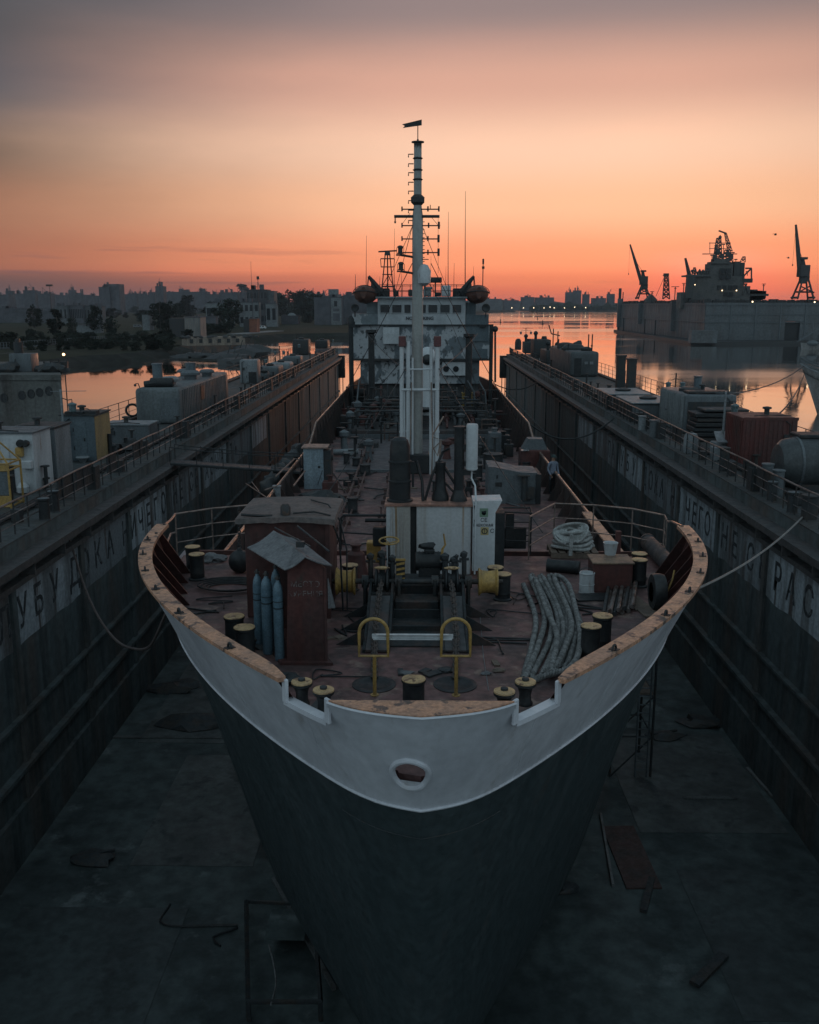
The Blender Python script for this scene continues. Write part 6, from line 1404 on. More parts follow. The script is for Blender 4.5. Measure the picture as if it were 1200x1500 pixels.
# far deckhouse with open door
p = wt(835, 552); t = thing('deckhouse', p, 'rounded dark deckhouse with an open black door on the right wing', 'deckhouse')
m = MB(); m.box2((p.x, p.y, TZ), (p.x+2.7, p.y+15, TZ+2.35), bev=.25); m.build('house_shell', M('shell_dark', (.065, .072, .075), (.05, .055, .058), 1.2, rough=.6, bump=.1, streak=3), t)
m = MB(); m.box2((p.x+.35, p.y-.03, TZ+.05), (p.x+1.05, p.y+.02, TZ+1.75)); m.build('doorway', black, t)
m = MB()
for i in range(2): m.box((p.x+1.5+i*.5, p.y-.05, TZ+1.3), (.3, .05, .25))
m.build('wall_box', ltgrey, t)
m = MB(); m.lathe((p.x+1.0, p.y+5, TZ+2.3), [(1.2, 0), (1.2, .2), (.9, .5), (.4, .6)], 18); m.lathe((p.x+1.8, p.y+2, TZ+2.3), [(.5, 0), (.55, .3), (.2, .45)], 12); m.lathe((p.x+.8, p.y+9, TZ+2.3), [(.9, 0), (.8, .5), (.3, .6)], 14); m.ico((p.x+1.6, p.y+6, TZ+2.7), .5, 2, .5); m.build('roof_gear', dark, t)
m = MB()
for x, y, h in ((1.9, 1.5, 1.6), (2.25, 1.5, 1.6), (.2, 3, .6), (2.5, 3, .5), (.4, 12, 1.6), (-.1, 12, 1.9)): m.cyl((p.x+x, p.y+y, TZ+2.3), (p.x+x, p.y+y, TZ+2.3+h), .06, n=6); m.sphere((p.x+x, p.y+y, TZ+2.3+h), .11 if h < 1 else .06, 6)
m.tube([(p.x-.6, p.y+12, TZ+4.6), (p.x-.3, p.y+12, TZ+3.7), (p.x+.6, p.y+12, TZ+3.5)], .07, 5); m.build('roof_pipe', dark, t)
for x, y, w, h, d_, lab in ((800, 533, 2.4, 1.5, 6, 'low dark machinery house left of the rounded deckhouse'), (782, 524, 2.2, 2.3, 4, 'dark square cabin near the far tip of the right wing'), (768, 518, 1.2, 1.6, 3, 'narrow dark cabin at the far tip of the right wing')):
    q = wt(x, y); t = thing('machinery_house', q, lab, 'machinery'); m = MB(); m.box2((q.x, q.y, TZ), (q.x+w, q.y+d_, TZ+h), bev=.1); m.build('house_body', dark, t)
    m = MB(); m.cyl((q.x+.3, q.y+1, TZ+h), (q.x+.3, q.y+1, TZ+h+.7), .18, n=8); m.sphere((q.x+.3, q.y+1, TZ+h+.8), .3, 8); m.lathe((q.x+w*.7, q.y+2, TZ+h), [(.4, 0), (.3, .4)], 10); m.build('house_vent', black, t)
q = wt(797, 528); t = thing('deck_winch', q+Vector((1.5, 0, 0)), 'dark upright winch silhouetted beside the square cabin on the right wing', 'winch'); m = MB(); m.cyl(q+Vector((1.5, 0, 0)), q+Vector((1.7, 0, 2.6)), .28, .12, n=8); m.sphere(q+Vector((1.6, 0, 1.9)), .35, 8); m.build('winch_post', black, t); m = MB(); m.sphere(q+Vector((2.3, 0, 1.7)), .25, 8); m.cyl(q+Vector((2.3, 0, 0)), q+Vector((2.3, 0, 1.7)), .1, n=6); m.build('winch_arm', black, t)
lamp_post(wt(768, 515)+Vector((.4, 2, 0)), 3.4, 'double lamp post at the far tip of the right wing', 2, arm=.75)
q = wt(757, 513); m = MB(); m.lathe(q+Vector((.3, 1, 0)), [(.5, 0), (.5, 1.1), (.4, 1.5), (.2, 1.7)], 12); tag(m.build('capstan', black), 'black capstan silhouetted at the far end of the right handrail', 'capstan')
# small posts and drums along the right walkway
for k, (x, y, r_, h, mat) in enumerate(((1122, 722, .2, 1.0, grey), (1138, 728, .2, .9, grey), (1060, 690, .2, .9, dark), (1185, 760, .25, .7, dark), (958, 640, .25, .8, grey), (940, 630, .2, .7, ltgrey))):
    q = wt(x, y); m = MB(); m.lathe(q, [(r_, 0), (r_, h), (r_*1.15, h+.02), (r_*1.15, h+.07), (.02, h+.08)], 14); tag(m.build('vent_drum', mat), ('grey drum just behind the right handrail, farther of two', 'grey drum just behind the right handrail, nearer of two', 'dark drum below the junk pile', 'dark low drum at the right edge under the tank', 'grey drum beside the ribbed cabinet, nearer of two', 'pale drum beside the ribbed cabinet, farther of two')[k], 'drum')
# ================================================================== ropes and gangways between dock and ship
m = MB(); a = P(84, 742, TD-.1); e = hull_pt(6.3, 8.0, -1); m.tube(spline([a, P(97, 775, 7.3), P(110, 815, 8.2), P(125, 862, 9.2), P(145, 905, 9.9), P(170, 938, 10.0), P(195, 950, 9.7), P(220, 946, 9.0), e], .25), .042, 6)
tag(m.build('mooring_line', M('line_brown', (.10, .075, .07), rough=.8, bump=.2)), 'slack brown line hanging from the left walkway down to the bow', 'rope')
m = MB(); a = P(1178, 755, 6.6); e = hull_pt(5.6, 7.3, 1, -.03); m.tube(sag(a, e, .25), .03, 5); tag(m.build('mooring_line', M('line_pale', (.20, .19, .18), rough=.7, bump=0)), 'pale taut line from the right walkway to the bow', 'rope')
m = MB(); a = Vector((11.5, ray(900, 612).y/ray(900, 612).x*11.5, 0)); a.z = PY(900, 612, a.y).z; e = PY(768, 605, 60); e = Vector((5.95, 57, CZ-6.5)); m.tube(sag(a, e, 1.3, 20), .05, 5); tag(m.build('mooring_line', black), 'dark cable sagging from the right wing to the ship amidships', 'rope')
m = MB(); a = Vector((11.6, 95, CZ-7.2)); e = Vector((5.95, 84, CZ-6.5)); m.tube(sag(a, e, .8), .05, 5); tag(m.build('mooring_line', black), 'dark cable from the far right wing to the ship stern', 'rope')
# dark gangway from the left wing to the ship
t = thing('gangway', (-8.5, 41, CZ-7), 'dark gangway spanning from the left wing wall to the ship rail', 'gangway')
g0 = Vector((-11.3, ray(252, 655).y/ray(252, 655).x*-11.3, CZ-6.9)); g1 = Vector((-5.6, g0.y+1.2, CZ-7.5))
m = MB(); m.sheet([[g0+Vector((0, -.45, 0)), g1+Vector((0, -.45, 0))], [g0+Vector((0, .45, 0)), g1+Vector((0, .45, 0))]]); m.tube([g0+Vector((0, -.45, -.05)), g1+Vector((0, -.45, -.05))], .07, 5); m.tube([g0+Vector((0, .45, -.05)), g1+Vector((0, .45, -.05))], .07, 5); m.build('walk_plank', black, t)
for q in (-.45, .45):
    m = MB()
    m.tube(sag(g0+Vector((0, q, .7)), g1+Vector((0, q, .7)), .08), .025, 5)
    for i in range(6): a = g0.lerp(g1, i/5)+Vector((0, q, 0)); m.cyl(a, a+Vector((0, 0, .72)), .02, n=5)
    m.build('gangway_rail', black, t)
# ================================================================== on the dock floor
def ff(x, y): return P(x, y, CZ-DF)
rnd = random.Random(11)
steel_line = M('floor_steel', (.14, .14, .14), (.09, .085, .08), 3, rough=.5, bump=.1)
for k, (a, b_, w, lab) in enumerate((((400, 1290), (490, 1452), .10, 'pale angle bar lying along the left of the keel'), ((880, 1195), (898, 1300), .07, 'thin pale bar left of the rust-brown plate'), ((808, 1290), (782, 1360), .06, 'short thin bar near the middle of the dock floor'), ((1094, 1128), (1132, 1170), .10, 'pale bar at the foot of the right wing wall'), ((568, 1458), (571, 1500), .05, 'tall thin rod standing at the bottom edge'))):
    p = ff(*a); q = ff(*b_); m = MB(); m.box((p+q)/2+Vector((0, 0, .06)), (w, (q-p).length, .1), rz=math.atan2(-(q-p).x, (q-p).y)); tag(m.build('steel_bar', steel_line), lab, 'bar')
p = ff(895, 1210); q = ff(955, 1305); m = MB(); m.box((p+q)/2+Vector((0, 0, .03)), (1.0, (q-p).length*.95, .05), rz=.03); tag(m.build('rusty_plate', M('plate_rust', (.075, .04, .035), (.05, .035, .032), 2, rough=.7, bump=.2)), 'rust-brown plate lying on the dock floor to the right', 'plate')
# scaffold against the right bow
t = thing('scaffold', ff(905, 1130), 'dark scaffold tower with ladder beside the right of the hull', 'scaffold'); c = ff(915, 1120)
m = MB()
for x in (-.7, .7):
    for y in (-.9, .9): m.cyl(c+Vector((x, y, 0)), c+Vector((x, y, 7.5)), .045, n=5)
for z in (1.5, 3, 4.5, 6, 7.5):
    m.tube([c+Vector((-.7, -.9, z)), c+Vector((.7, -.9, z)), c+Vector((.7, .9, z)), c+Vector((-.7, .9, z))], .035, 5, closed=True)
for i in range(4): m.cyl(c+Vector((-.7, -.9, 1.5*i)), c+Vector((.7, -.9, 1.5*i+1.5)), .03, n=5)
m.build('scaffold_tube', dark, t)
m = MB()
for i in range(24): m.cyl(c+Vector((.15, -.95, .3*i+.3)), c+Vector((.55, -.95, .3*i+.3)), .022, n=5)
for x in (.15, .55): m.cyl(c+Vector((x, -.95, 0)), c+Vector((x, -.95, 7.5)), .03, n=5)
m.build('ladder', grey, t)
for z in (3, 6):
    m = MB(); m.box(c+Vector((0, 0, z+.05)), (1.3, 1.7, .06)); m.build('platform', wood, t)
# frame and cable drum outline lower left
t = thing('trestle', ff(400, 1400), 'low dark trestle on the dock floor at lower left', 'trestle')
m = MB(); a, b_, c, d_ = ff(362, 1345), ff(460, 1350), ff(470, 1495), ff(365, 1495)
m.tube([a+Vector((0, 0, .5)), b_+Vector((0, 0, .5)), c+Vector((0, 0, .5)), d_+Vector((0, 0, .5))], .07, 5, closed=True)
for q in (a, b_, c, d_): m.cyl(q, q+Vector((0, 0, .5)), .06, n=5)
m.build('trestle_frame', dark, t); m = MB(); m.box((a+b_+c+d_)/4+Vector((0, 1.0, .46)), (1.0, 1.2, .05)); m.build('trestle_top', floor_mat, t)
m = MB(); m.tube(spline([ff(395, 1410)+Vector((0, 0, .5)), ff(402, 1440)+Vector((0, 0, .52)), ff(405, 1470)+Vector((0, 0, .5)), ff(398, 1500)+Vector((0, 0, .5))], .1), .025, 5); tag(m.build('cable', steel_line), 'thin pale cable trailing over the low trestle', 'cable')
# keel blocks under the ship and stray gear
for i in range(9):
    y = 16+i*2.6
    m = MB(); m.box((0, y, DF+.59), (1.6, .8, 1.18), bev=.03)
    tag(m.build('keel_block', wood), 'timber keel block carrying the ship on the dock floor', 'keel block', 'keel blocks under the ship')
for k, (x, y, s, lab) in enumerate(((140, 1260, .5, 'thin strip of scrap on the left of the dock floor'), (255, 1010, .8, 'heap of scrap at the foot of the left wall behind the hose'), (1030, 1060, .6, 'scrap lump on the far right of the dock floor'), (975, 1080, .5, 'scrap lump right of the scaffold'), (285, 1060, .9, 'dark cable heap left of the hull'))):
    p = ff(x, y); m = MB(); m.ico(p+Vector((0, 0, .05)), s, 2, .6, (1.4, .8, .35), k); m.cyl(p+Vector((-s, 0, .1)), p+Vector((s, .3, .15)), .05, n=5); tag(m.build('scrap', dark), lab, 'scrap')
for k, (x0, y0, x1, y1, lab) in enumerate(((150, 1082, 330, 1080, 'pale seam strip across the left dock floor'), (1000, 1168, 1080, 1172, 'pale seam strip across the right dock floor'))):
    p = ff(x0, y0); q = ff(x1, y1); m = MB(); m.box((p+q)/2+Vector((0, 0, .03)), ((q-p).length, .18, .05)); tag(m.build('floor_strip', M('strip_pale', (.085, .09, .088), (.05, .05, .05), 2, rough=.7, bump=.2)), lab, 'strip')

# lighter and darker steel sheets let into the dock floor, and small stray gear
rg = random.Random(31)
for k in range(9):
    x0, y0, w, d_ = ((-10.5, 11, 4.2, 6), (-10.8, 18, 4.5, 5), (-8.5, 25, 3.6, 7), (6.5, 12, 4.5, 5.5), (7.4, 19, 4.0, 6), (6.8, 27, 4.6, 7), (-4.2, 9.5, 2.6, 5), (2.2, 8.5, 3.4, 4.5), (-10.6, 33, 4, 8))[k]
    struct(MB().box2((x0, y0, DF-.05), (x0+w, y0+d_, DF+.012+.003*(k % 3))).build('dock_floor', M('floor_sheet_%s' % 'abc'[k % 3], *(((.092, .108, .107), (.060, .070, .070)), ((.050, .062, .063), (.036, .044, .045)), ((.078, .086, .084), (.052, .056, .055)))[k % 3], .5, .42, .6, .6, bump=.4, bscale=2, c3=(.03, .036, .037), c3s=1.1, c3lo=.56, c3hi=.66, var=.3)))
for k in range(15):
    x = rg.uniform(4, 10.8)*rg.choice((-1, 1)); y = rg.uniform(10, 34); m = MB()
    if k % 3 == 0: m.box((x, y, DF+.06), (rg.uniform(.08, .3), rg.uniform(.6, 2.2), .1), rz=rg.uniform(-1, 1))
    elif k % 3 == 1: m.ico((x, y, DF+.05), rg.uniform(.15, .4), 2, .6, (1.3, .9, .5), k)
    else: m.tube(spline([(x+rg.uniform(-.6, .6)*j, y+.5*j*rg.uniform(.5, 1), DF+.04) for j in range(5)], .15), .03, 5)
    tag(m.build('floor_scrap', (dark, dark, dark, black)[k % 4]), 'stray piece of timber, steel or hose on the dark dock floor', 'scrap', 'stray pieces on the dock floor')
# ================================================================== left shore: buildings, trees, craft
LD = CZ-LZ
def gl(x, y): return P(x, y, LD)
def blk(x0, x1, yt, Y, mat, label, cat='building', name='building', depth=None, zb=LZ, roof=None, win=None, rx=0, group=None, winmat=None):
    """building whose front spans x0..x1 in plan at distance Y and rises to the height of yt"""
    a = PY(x0, yt, Y); c = PY(x1, yt, Y); w = c.x-a.x; d = depth or max(6, w*.6); h = a.z-zb
    t = thing(name, ((a.x+c.x)/2, Y, zb), label, cat, group)
    m = MB(); m.box2((a.x, Y, zb-.5), (c.x, Y+d, zb+h)); m.build('wall', mat, t)
    m = MB(); m.box2((a.x-.3, Y-.3, zb+h+.002), (c.x+.3, Y+d+.3, zb+h+max(.25, h*.02)))
    for q in range(3 if Y > 600 else 1):
        u_ = random.uniform(.1, .85); m.box((a.x+w*u_, Y+d*.4, zb+h*1.02+h*.05), (w*random.uniform(.05, .2), d*.3, h*random.uniform(.08, .26))); m.cyl((a.x+w*random.uniform(.1, .9), Y+d*.3, zb+h), (a.x+w*.5, Y+d*.3, zb+h*random.uniform(1.1, 1.35)), max(.06, Y*.00018), n=4)
    m.build('roof', roof or city, t)
    if win:
        nx, nz, f = win
        for i in range(nx):
            for j in range(nz):
                wx = w/nx; wz = h/nz; x = a.x+wx*(i+.5); z = zb+wz*(j+.55)
                m = MB(); m.box((x, Y-.02, z), (wx*f, .1, wz*.5)); m.build('window', winmat or glass_dark, t)
    return t, a.x, c.x, h
# city skyline, far off
sk = [(-30, 12, 432), (8, 19, 426.5), (14, 36, 431), (34, 51, 425.5), (48, 74, 431), (70, 84, 432), (82, 100, 433), (100, 110, 426), (108, 132, 432), (128, 145, 433.5), (182, 200, 432), (198, 214, 430.5), (217, 227, 429), (240, 283, 428), (284, 303, 427.5), (302, 320, 431), (320, 348, 428.5), (344, 360, 429.5), (448, 470, 431), (470, 482, 434), (505, 540, 432)]
rnd = random.Random(3)
look = ['plain flat-topped', 'broad flat-topped', 'narrow', 'low wide', 'boxy']
for i, (x0, x1, yt) in enumerate(sk):
    Y = 1700+rnd.uniform(-250, 500)
    where = 'far left skyline' if x0 < 70 else 'left skyline right of the floodlight mast' if x0 < 150 else 'skyline behind the left trees' if x0 < 350 else 'skyline beside the tall white building'
    blk(x0, x1, yt+rnd.uniform(-.5, .5), Y, city, 'hazy city block on the '+where, 'building', 'city_block', group='hazy city blocks on the '+where)
for i in range(46):
    x0 = rnd.uniform(-30, 545); x0 += 0 if not 140 < x0 < 180 else 45; w_ = rnd.uniform(4, 14); Y = rnd.uniform(1900, 2600); yt = rnd.uniform(430, 436.5)
    blk(x0, x0+w_, yt, Y, city, 'low hazy city block on the '+('far left skyline' if x0 < 150 else 'left middle skyline' if x0 < 330 else 'skyline left of the bridge'), 'building', 'city_block', group='low hazy city blocks on the '+('far left skyline' if x0 < 150 else 'left middle skyline' if x0 < 330 else 'skyline left of the bridge'))
t, x0, x1, h = blk(144.5, 160, 421, 1500, city, 'hazy stepped apartment tower, the tallest on the left skyline', 'building', 'apartment_tower', depth=20, win=(3, 6, .45), winmat=M('win_far', (.06, .06, .07), bump=0, var=0))
m = MB(); 
for a, c, y in ((150, 174, 418), (158, 174, 416)): p = PY(a, y, 1505); q = PY(c, y, 1505); m.box2((p.x, 1505+(a-150)*.2, 0), (q.x, 1530+(a-150)*.2, p.z))
m.build('stepped_wing', city, t)
t, *_ = blk(227.5, 239, 420, 1600, city, 'slim hazy tower block with a rod on its roof', 'building', 'tower_block', depth=20)
p = PY(233.5, 420, 1605); m = MB(); m.cyl(p, p+Vector((0, 0, 6)), .8, .4, n=5); m.build('roof_rod', city, t)
for k, (x, yt) in enumerate(((118.5, 423.5), (121, 423.5))):
    p = PY(x, 432, 1900); q = PY(x, yt, 1900); m = MB(); m.cyl((p.x, 1900, LZ), q, 2.0, 1.3, n=8); tag(m.build('factory_chimney', city), ('left one of two thin chimneys on the left skyline', 'right one of two thin chimneys on the left skyline')[k], 'chimney')
# floodlight mast, aerials
def mast_thing(x, yb, yt, Y, r, label, head=None):
    p = PY(x, yt, Y); t = thing('aerial_mast', (p.x, Y, LZ), label, 'mast')
    m = MB(); m.cyl((p.x, Y, LZ), p, r, r*.4, n=5); m.build('mast_pole', dark, t)
    if head: m = MB(); m.box(p, head); m.build('mast_head', dark, t)
mast_thing(72.6, 460, 418, 900, .5, 'floodlight mast with a wide flat head on the left skyline', (5.5, 3, 1.6))
mast_thing(367.5, 440, 383, 640, .22, 'tallest thin aerial above the dark office block'); mast_thing(378, 440, 407, 640, .3, 'short mast with a drum head above the office block', (1.6, 1.2, 2.0))
mast_thing(348.5, 440, 422, 700, .3, 'short thin rod left of the office block'); mast_thing(85.6, 495, 458, 440, .12, 'pale pole beside the slim dark tree'); mast_thing(232.5, 480, 430, 520, .12, 'thin pole before the slim tower block')
mast_thing(107, 505, 462, 400, .08, 'thin pole between the bushes behind the shore fence')
# nearer buildings
wpale = M('wall_pale', (.17, .18, .185), (.13, .135, .14), .2, rough=.9, bump=0)
blk(80, 98, 448, 760, city_pale, 'pale low hall behind the left field', win=(3, 1, .4)); blk(98, 121, 447.5, 765, city, 'dark colonnaded low hall behind the left field', win=(9, 1, .6)); blk(121, 149, 449, 770, city_pale, 'long pale low hall right of the colonnaded hall', win=(5, 1, .4))
blk(-20, 40, 452, 800, city, 'long low shed at the far left behind the field'); blk(48, 80, 455, 780, city, 'small low shed left of the pale hall')
blk(208, 219, 461.5, 560, wpale, 'narrow white hut beside the round dark trees', depth=8); blk(111.5, 146, 476, 500, wpale, 'low white wall-like shed half hidden by bushes', depth=6)
blk(301, 339, 444, 640, wpale, 'white pavilion with wide bays left of the office block', win=(4, 1, .7)); blk(350, 379, 443, 650, wpale, 'white pavilion with four bays under the office block', win=(4, 2, .6)); blk(389, 405, 445, 655, wpale, 'white end pavilion right of the office block', win=(2, 1, .6))
t, a0, a1, h = blk(361, 391, 425, 720, M('office_dark', (.05, .05, .055), (.065, .065, .07), .1, rough=.8, bump=0), 'dark flat-roofed office block rising above the trees', win=(6, 3, .7), depth=18)
p = PY(391, 426, 721); q = PY(401, 426, 721); m = MB(); m.box2((p.x+.02, 721, LZ), (q.x, 738, p.z)); m.build('stair_wing', city_pale, t)
t, a0, a1, h = blk(270, 293, 465, 440, M('shed_tan', (.22, .19, .17), (.15, .135, .125), .5, rough=.8, bump=0, streak=6), 'tan corrugated shed with a dark side near the water', depth=12)
p = PY(252, 467, 446); m = MB(); m.box2((p.x, 441, LZ), (a0-.05, 452, LZ+h-.3)); m.build('dark_side_face', dark, t)  # left face of the shed, a separate darker box
m = MB()
for i in range(8): m.box2((a0+.4+i*.85, 439.9, LZ), (a0+.6+i*.85, 440.02, LZ+h)); 
m.build('corrugation', wpale, t)
blk(294, 316, 464, 520, city, 'low grey warehouse behind the tan shed'); t, a0, a1, h = blk(365, 376, 467, 505, brick, 'brick-red hut on the quay with a dark side', depth=9)
p = PY(356.5, 468, 506); m = MB(); m.box2((p.x, 506, LZ), (a0-.02, 513, LZ+h-.2)); m.build('dark_side', dark, t)
t, a0, a1, h = blk(412, 437, 463, 740, city, 'grey hut with a pale dome behind the quay', depth=10)
m = MB(); m.sphere(((a0+a1)/2+1, 745, LZ+h-.5), 3.6, 14, (1, 1, .8)); m.build('dome', wpale, t)
t, a0, a1, h = blk(460, 500, 436, 720, city, 'big grey building with a white stair front beside the bridge', depth=25)
p = PY(485, 437, 719.4); q = PY(500, 437, 719.4); m = MB(); m.box2((p.x, 719, LZ), (q.x, 721, LZ+h-.2)); sw = m.build('stair_front', wpale, t)
for x0, x1, y0, y1 in ((489.5, 494, 441, 449), (488, 497.5, 452, 456), (488, 498, 459, 470)):
    p = PY(x0, y0, 718.9); q = PY(x1, y1, 718.9); m = MB(); m.box2((p.x, 718.9, q.z), (q.x, 719.1, p.z)); m.build('window', glass_dark if y0 < 450 else city, sw)
p = PY(481, 423.5, 730); q = PY(495, 423.5, 730); m = MB(); m.box2((p.x, 730, LZ+h), (q.x, 738, p.z)); m.build('roof_tower', wpale, t)
blk(500.5, 545, 434, 760, city, 'dark block right of the white stair front')
# trees : trunk and a crown of many small leaf faces
def tree_proto(name, seed, kind):
    rn = random.Random(seed); t = thing(name, (0, 0, 0), 'tree', 'tree')
    m = MB(); m.tube([(0, 0, -.3), (.02, 0, .25), (.04, .02, .6), (.0, .0, .85)], [.045, .035, .02, .008], 6)
    for i in range(6):
        a = rn.uniform(0, 6.28); z = rn.uniform(.3, .6); m.tube([(0, 0, z), (.13*math.cos(a), .13*math.sin(a), z+.14), (.24*math.cos(a), .24*math.sin(a), z+.2)], [.014, .009, .004], 4)
    m.build('trunk', bark, t)
    m = MB(); cl = []
    for i in range(30 if kind == 'poplar' else 40):
        if kind == 'poplar': z = rn.uniform(.15, .97); rr = .13*math.sin(math.pi*min(1, .15+z*.85))+.02
        else: z = rn.uniform(.14, .92); rr = .40*math.sqrt(max(.05, 1-((z-.5)/.45)**2))
        a = rn.uniform(0, 6.28); k = rr*math.sqrt(rn.random())*(.62+.75*abs(noise.noise(Vector((math.cos(a)*1.6, math.sin(a)*1.6, z*3+seed))))+.1); z += .10*noise.noise(Vector((a, seed*3.1, z*2))); cl.append((k*math.cos(a), k*math.sin(a), z, rn.uniform(.08, .15)*(.6 if kind == 'poplar' else 1)))
    for x, y, z, r in cl:
        for j in range(44):
            v = Vector((rn.gauss(0, 1), rn.gauss(0, 1), rn.gauss(0, 1))).normalized()*r*rn.uniform(.45, 1.08); c = Vector((x, y, z))+v
            u = Vector((rn.gauss(0, 1), rn.gauss(0, 1), rn.gauss(0, 1))).normalized(); w = u.orthogonal().normalized(); s = rn.uniform(.022, .046)
            m.poly([c+u*s, c+w*s*.7, c-u*s, c-w*s*.7])
    m.build('crown', leaf, t, smooth=0, recalc=False)
    return t
protos = [tree_proto('broadleaf_tree', 1, 'round'), tree_proto('broadleaf_tree', 2, 'round'), tree_proto('broadleaf_tree', 5, 'round'), tree_proto('poplar_tree', 8, 'poplar'), tree_proto('bush', 9, 'round')]
used = set()
trees = [(51, 480, 32, 0, 1.0, 'rounded dark tree standing alone in the left field'), (84.5, 496, 42, 3, 1.6, 'slim dark tree beside the pale pole'), (106, 489, 24, 1, .9, 'small tree right of the slim dark tree'), (141, 488, 40, 2, .8, 'tall bushy tree behind the low white shed'), (165, 489, 25, 0, 1.1, 'low round tree right of the low white shed'),
 (235, 484, 41, 1, 1.0, 'broad dark tree before the slim tower block'), (252, 480, 37, 0, 1.1, 'broad dark tree left of the tan shed'), (219, 482, 26, 2, 1.0, 'small tree touching the white hut'), (276, 466, 33, 2, 1.2, 'round tree rising behind the tan shed'), (262, 470, 26, 1, 1.1, 'squat tree just behind the dark side of the shed'),
 (322, 484, 38, 0, 1.0, 'dark tree left of the brick-red hut'), (340, 482, 44, 1, .9, 'tall tree in front of the white pavilion bays'), (357, 470, 28, 2, 1.2, 'tree behind the brick-red hut'), (310, 470, 28, 1, 1.1, 'tree over the low grey warehouse'), (382, 472, 22, 0, 1.3, 'low tree right of the brick-red hut'), (398, 470, 20, 2, 1.3, 'low tree before the white end pavilion'),
 (356.5, 452, 34, 3, 2.4, 'tree touching the left end of the office block'), (407, 463, 34, 1, 1.2, 'large dark tree right of the office block, nearest to it'), (422, 465, 38, 0, 1.2, 'large dark tree second from the office block'), (436, 466, 37, 2, 1.2, 'large dark tree in the middle of the grove'), (448, 466, 41, 1, 1.1, 'tallest tree of the grove before the big grey building'), (458, 466, 34, 0, 1.2, 'last tree of the grove touching the grey building'), (468, 470, 37, 3, 1.8, 'tree peeping above the grey building roof'),
 (508, 472, 38, 1, 1.3, 'dark tree right of the white stair front'), (161, 458, 13, 2, 1.8, 'far low clump behind the pale hall'), (212, 456, 18, 3, 1.6, 'far slim spruce left of the white hut'), (196, 458, 10, 0, 2.0, 'far low tree on the left plain'), (30, 470, 14, 1, 1.6, 'small far tree at the left edge')]
def put_tree(x, y, hp, k, wf, label, group=None):
    p = gl(x, y); h = hp*p.y/1400*.99
    o = protos[k] if k not in used else dup(protos[k]); used.add(k)
    o.location = (p.x, p.y, LZ-.1); o.scale = (h*wf, h*wf, h); o.rotation_euler = (0, 0, rnd.uniform(0, 6.28)); o['label'] = label
    if group: o['group'] = group
for a in trees: put_tree(*a)
for i in range(110):
    x = rnd.uniform(-20, 345); y = rnd.uniform(496, 515) if x < 250 else rnd.uniform(486, 498)
    put_tree(x, y, rnd.uniform(8, 17), 4, rnd.uniform(1.2, 2.2), 'low dark bush on the left shore bank', 'bushes on the shore bank')
for i in range(46):
    x = rnd.uniform(-10, 460); y = rnd.uniform(457, 474); put_tree(x, y, rnd.uniform(7, 15), (0, 1, 2)[i % 3], rnd.uniform(1.3, 2.4), 'small dark tree far off on the hazy left plain', 'far trees on the left plain')
# shore fence
t = thing('shore_fence', gl(90, 504), 'long pale-topped fence along the left shore', 'fence')
m = MB(); A = gl(-60, 516); B = gl(196, 497)
n = 70
for i in range(n+1): q = A.lerp(B, i/n); m.box(q+Vector((0, 0, 1.0)), (.25, .25, 2.4))
m.build('fence_posts', grey, t); m = MB(); d_ = (B-A); m.box((A+B)/2+Vector((0, 0, .25)), (d_.length, .3, .5), rz=math.atan2(d_.y, d_.x)); m.build('fence_base', grey, t)
m = MB(); m.cyl(A+Vector((0, 0, 2.1)), B+Vector((0, 0, 2.1)), .06, n=4); m.cyl(A+Vector((0, 0, 1.2)), B+Vector((0, 0, 1.2)), .06, n=4); m.build('fence_rail', grey, t)
m = MB(); A = gl(-60, 524); B = gl(190, 500); rows = [[A, B], [A+Vector((1, -5, .03)), B+Vector((1, -5, .03))]]
m.sheet([[p+Vector((0, 0, .03)) for p in r] for r in rows]); struct(m.build('path', M('path_pale', (.06, .057, .055), (.045, .043, .042), .2, rough=.95, bump=0)))
# vehicles: each a small van with cab, windscreen and wheels
def van(x, y, label, mat):
    p = gl(x, y); t = thing('parked_van', p, label, 'van'); p = Vector((p.x, p.y, LZ))
    m = MB(); m.box(p+Vector((0, 0, 1.15)), (4.6, 1.9, 1.5), bev=.2); m.box(p+Vector((2.5, 0, .85)), (.9, 1.8, .9), bev=.15); m.build('van_body', mat, t)
    m = MB(); m.box(p+Vector((1.2, -.95, 1.5)), (1.4, .06, .5)); m.box(p+Vector((-.8, -.95, 1.5)), (1.6, .06, .5)); m.build('window', glass_dark, t)
    for q in (-1.5, 1.7):
        m = MB(); m.lathe(p+Vector((q, -.98, .36)), [(.36, 0), (.36, .2)], 12, 'Y'); m.build('wheel', black, t)
van(383, 482, 'white van parked on the quay right of the brick-red hut', M('van_white', (.6, .6, .6), rough=.3, bump=0)); van(201, 480, 'pale van parked in the left field', wpale)
# quay, barge, boats
q0 = P(350, 497, WD); q1 = P(397, 492.5, WD)
t = thing('quay_wall', q0, 'concrete quay wall on piles before the brick-red hut', 'quay')
d_ = (q1-q0); rz = math.atan2(d_.y, d_.x); m = MB(); m.box((q0+q1)/2+Vector((0, 5, 2.3)), (d_.length+14, 9, .8), rz=rz); m.build('quay_top', concrete, t)
for i in range(9): m = MB(); q = q0.lerp(q1, i/8); m.box(q+Vector((0, 1.5, .7)), (1.0, 1.0, 3)); m.build('quay_pile', concrete, t)
p = P(318, 517, WD); L_ = 26
t = thing('old_barge', (p.x, p.y, 0), 'rusty brown barge with a pale panelled side by the left shore', 'barge')
m = MB(); m.prism([(p.x-13, p.y, -1), (p.x+11, p.y+12, -1), (p.x+13, p.y+13, 2.4), (p.x-15, p.y-1, 2.4), ], (-4, 8, 0)); m.build('barge_hull', M('barge_rust', (.10, .06, .045), (.06, .05, .045), .5, rough=.8, bump=.1), t)
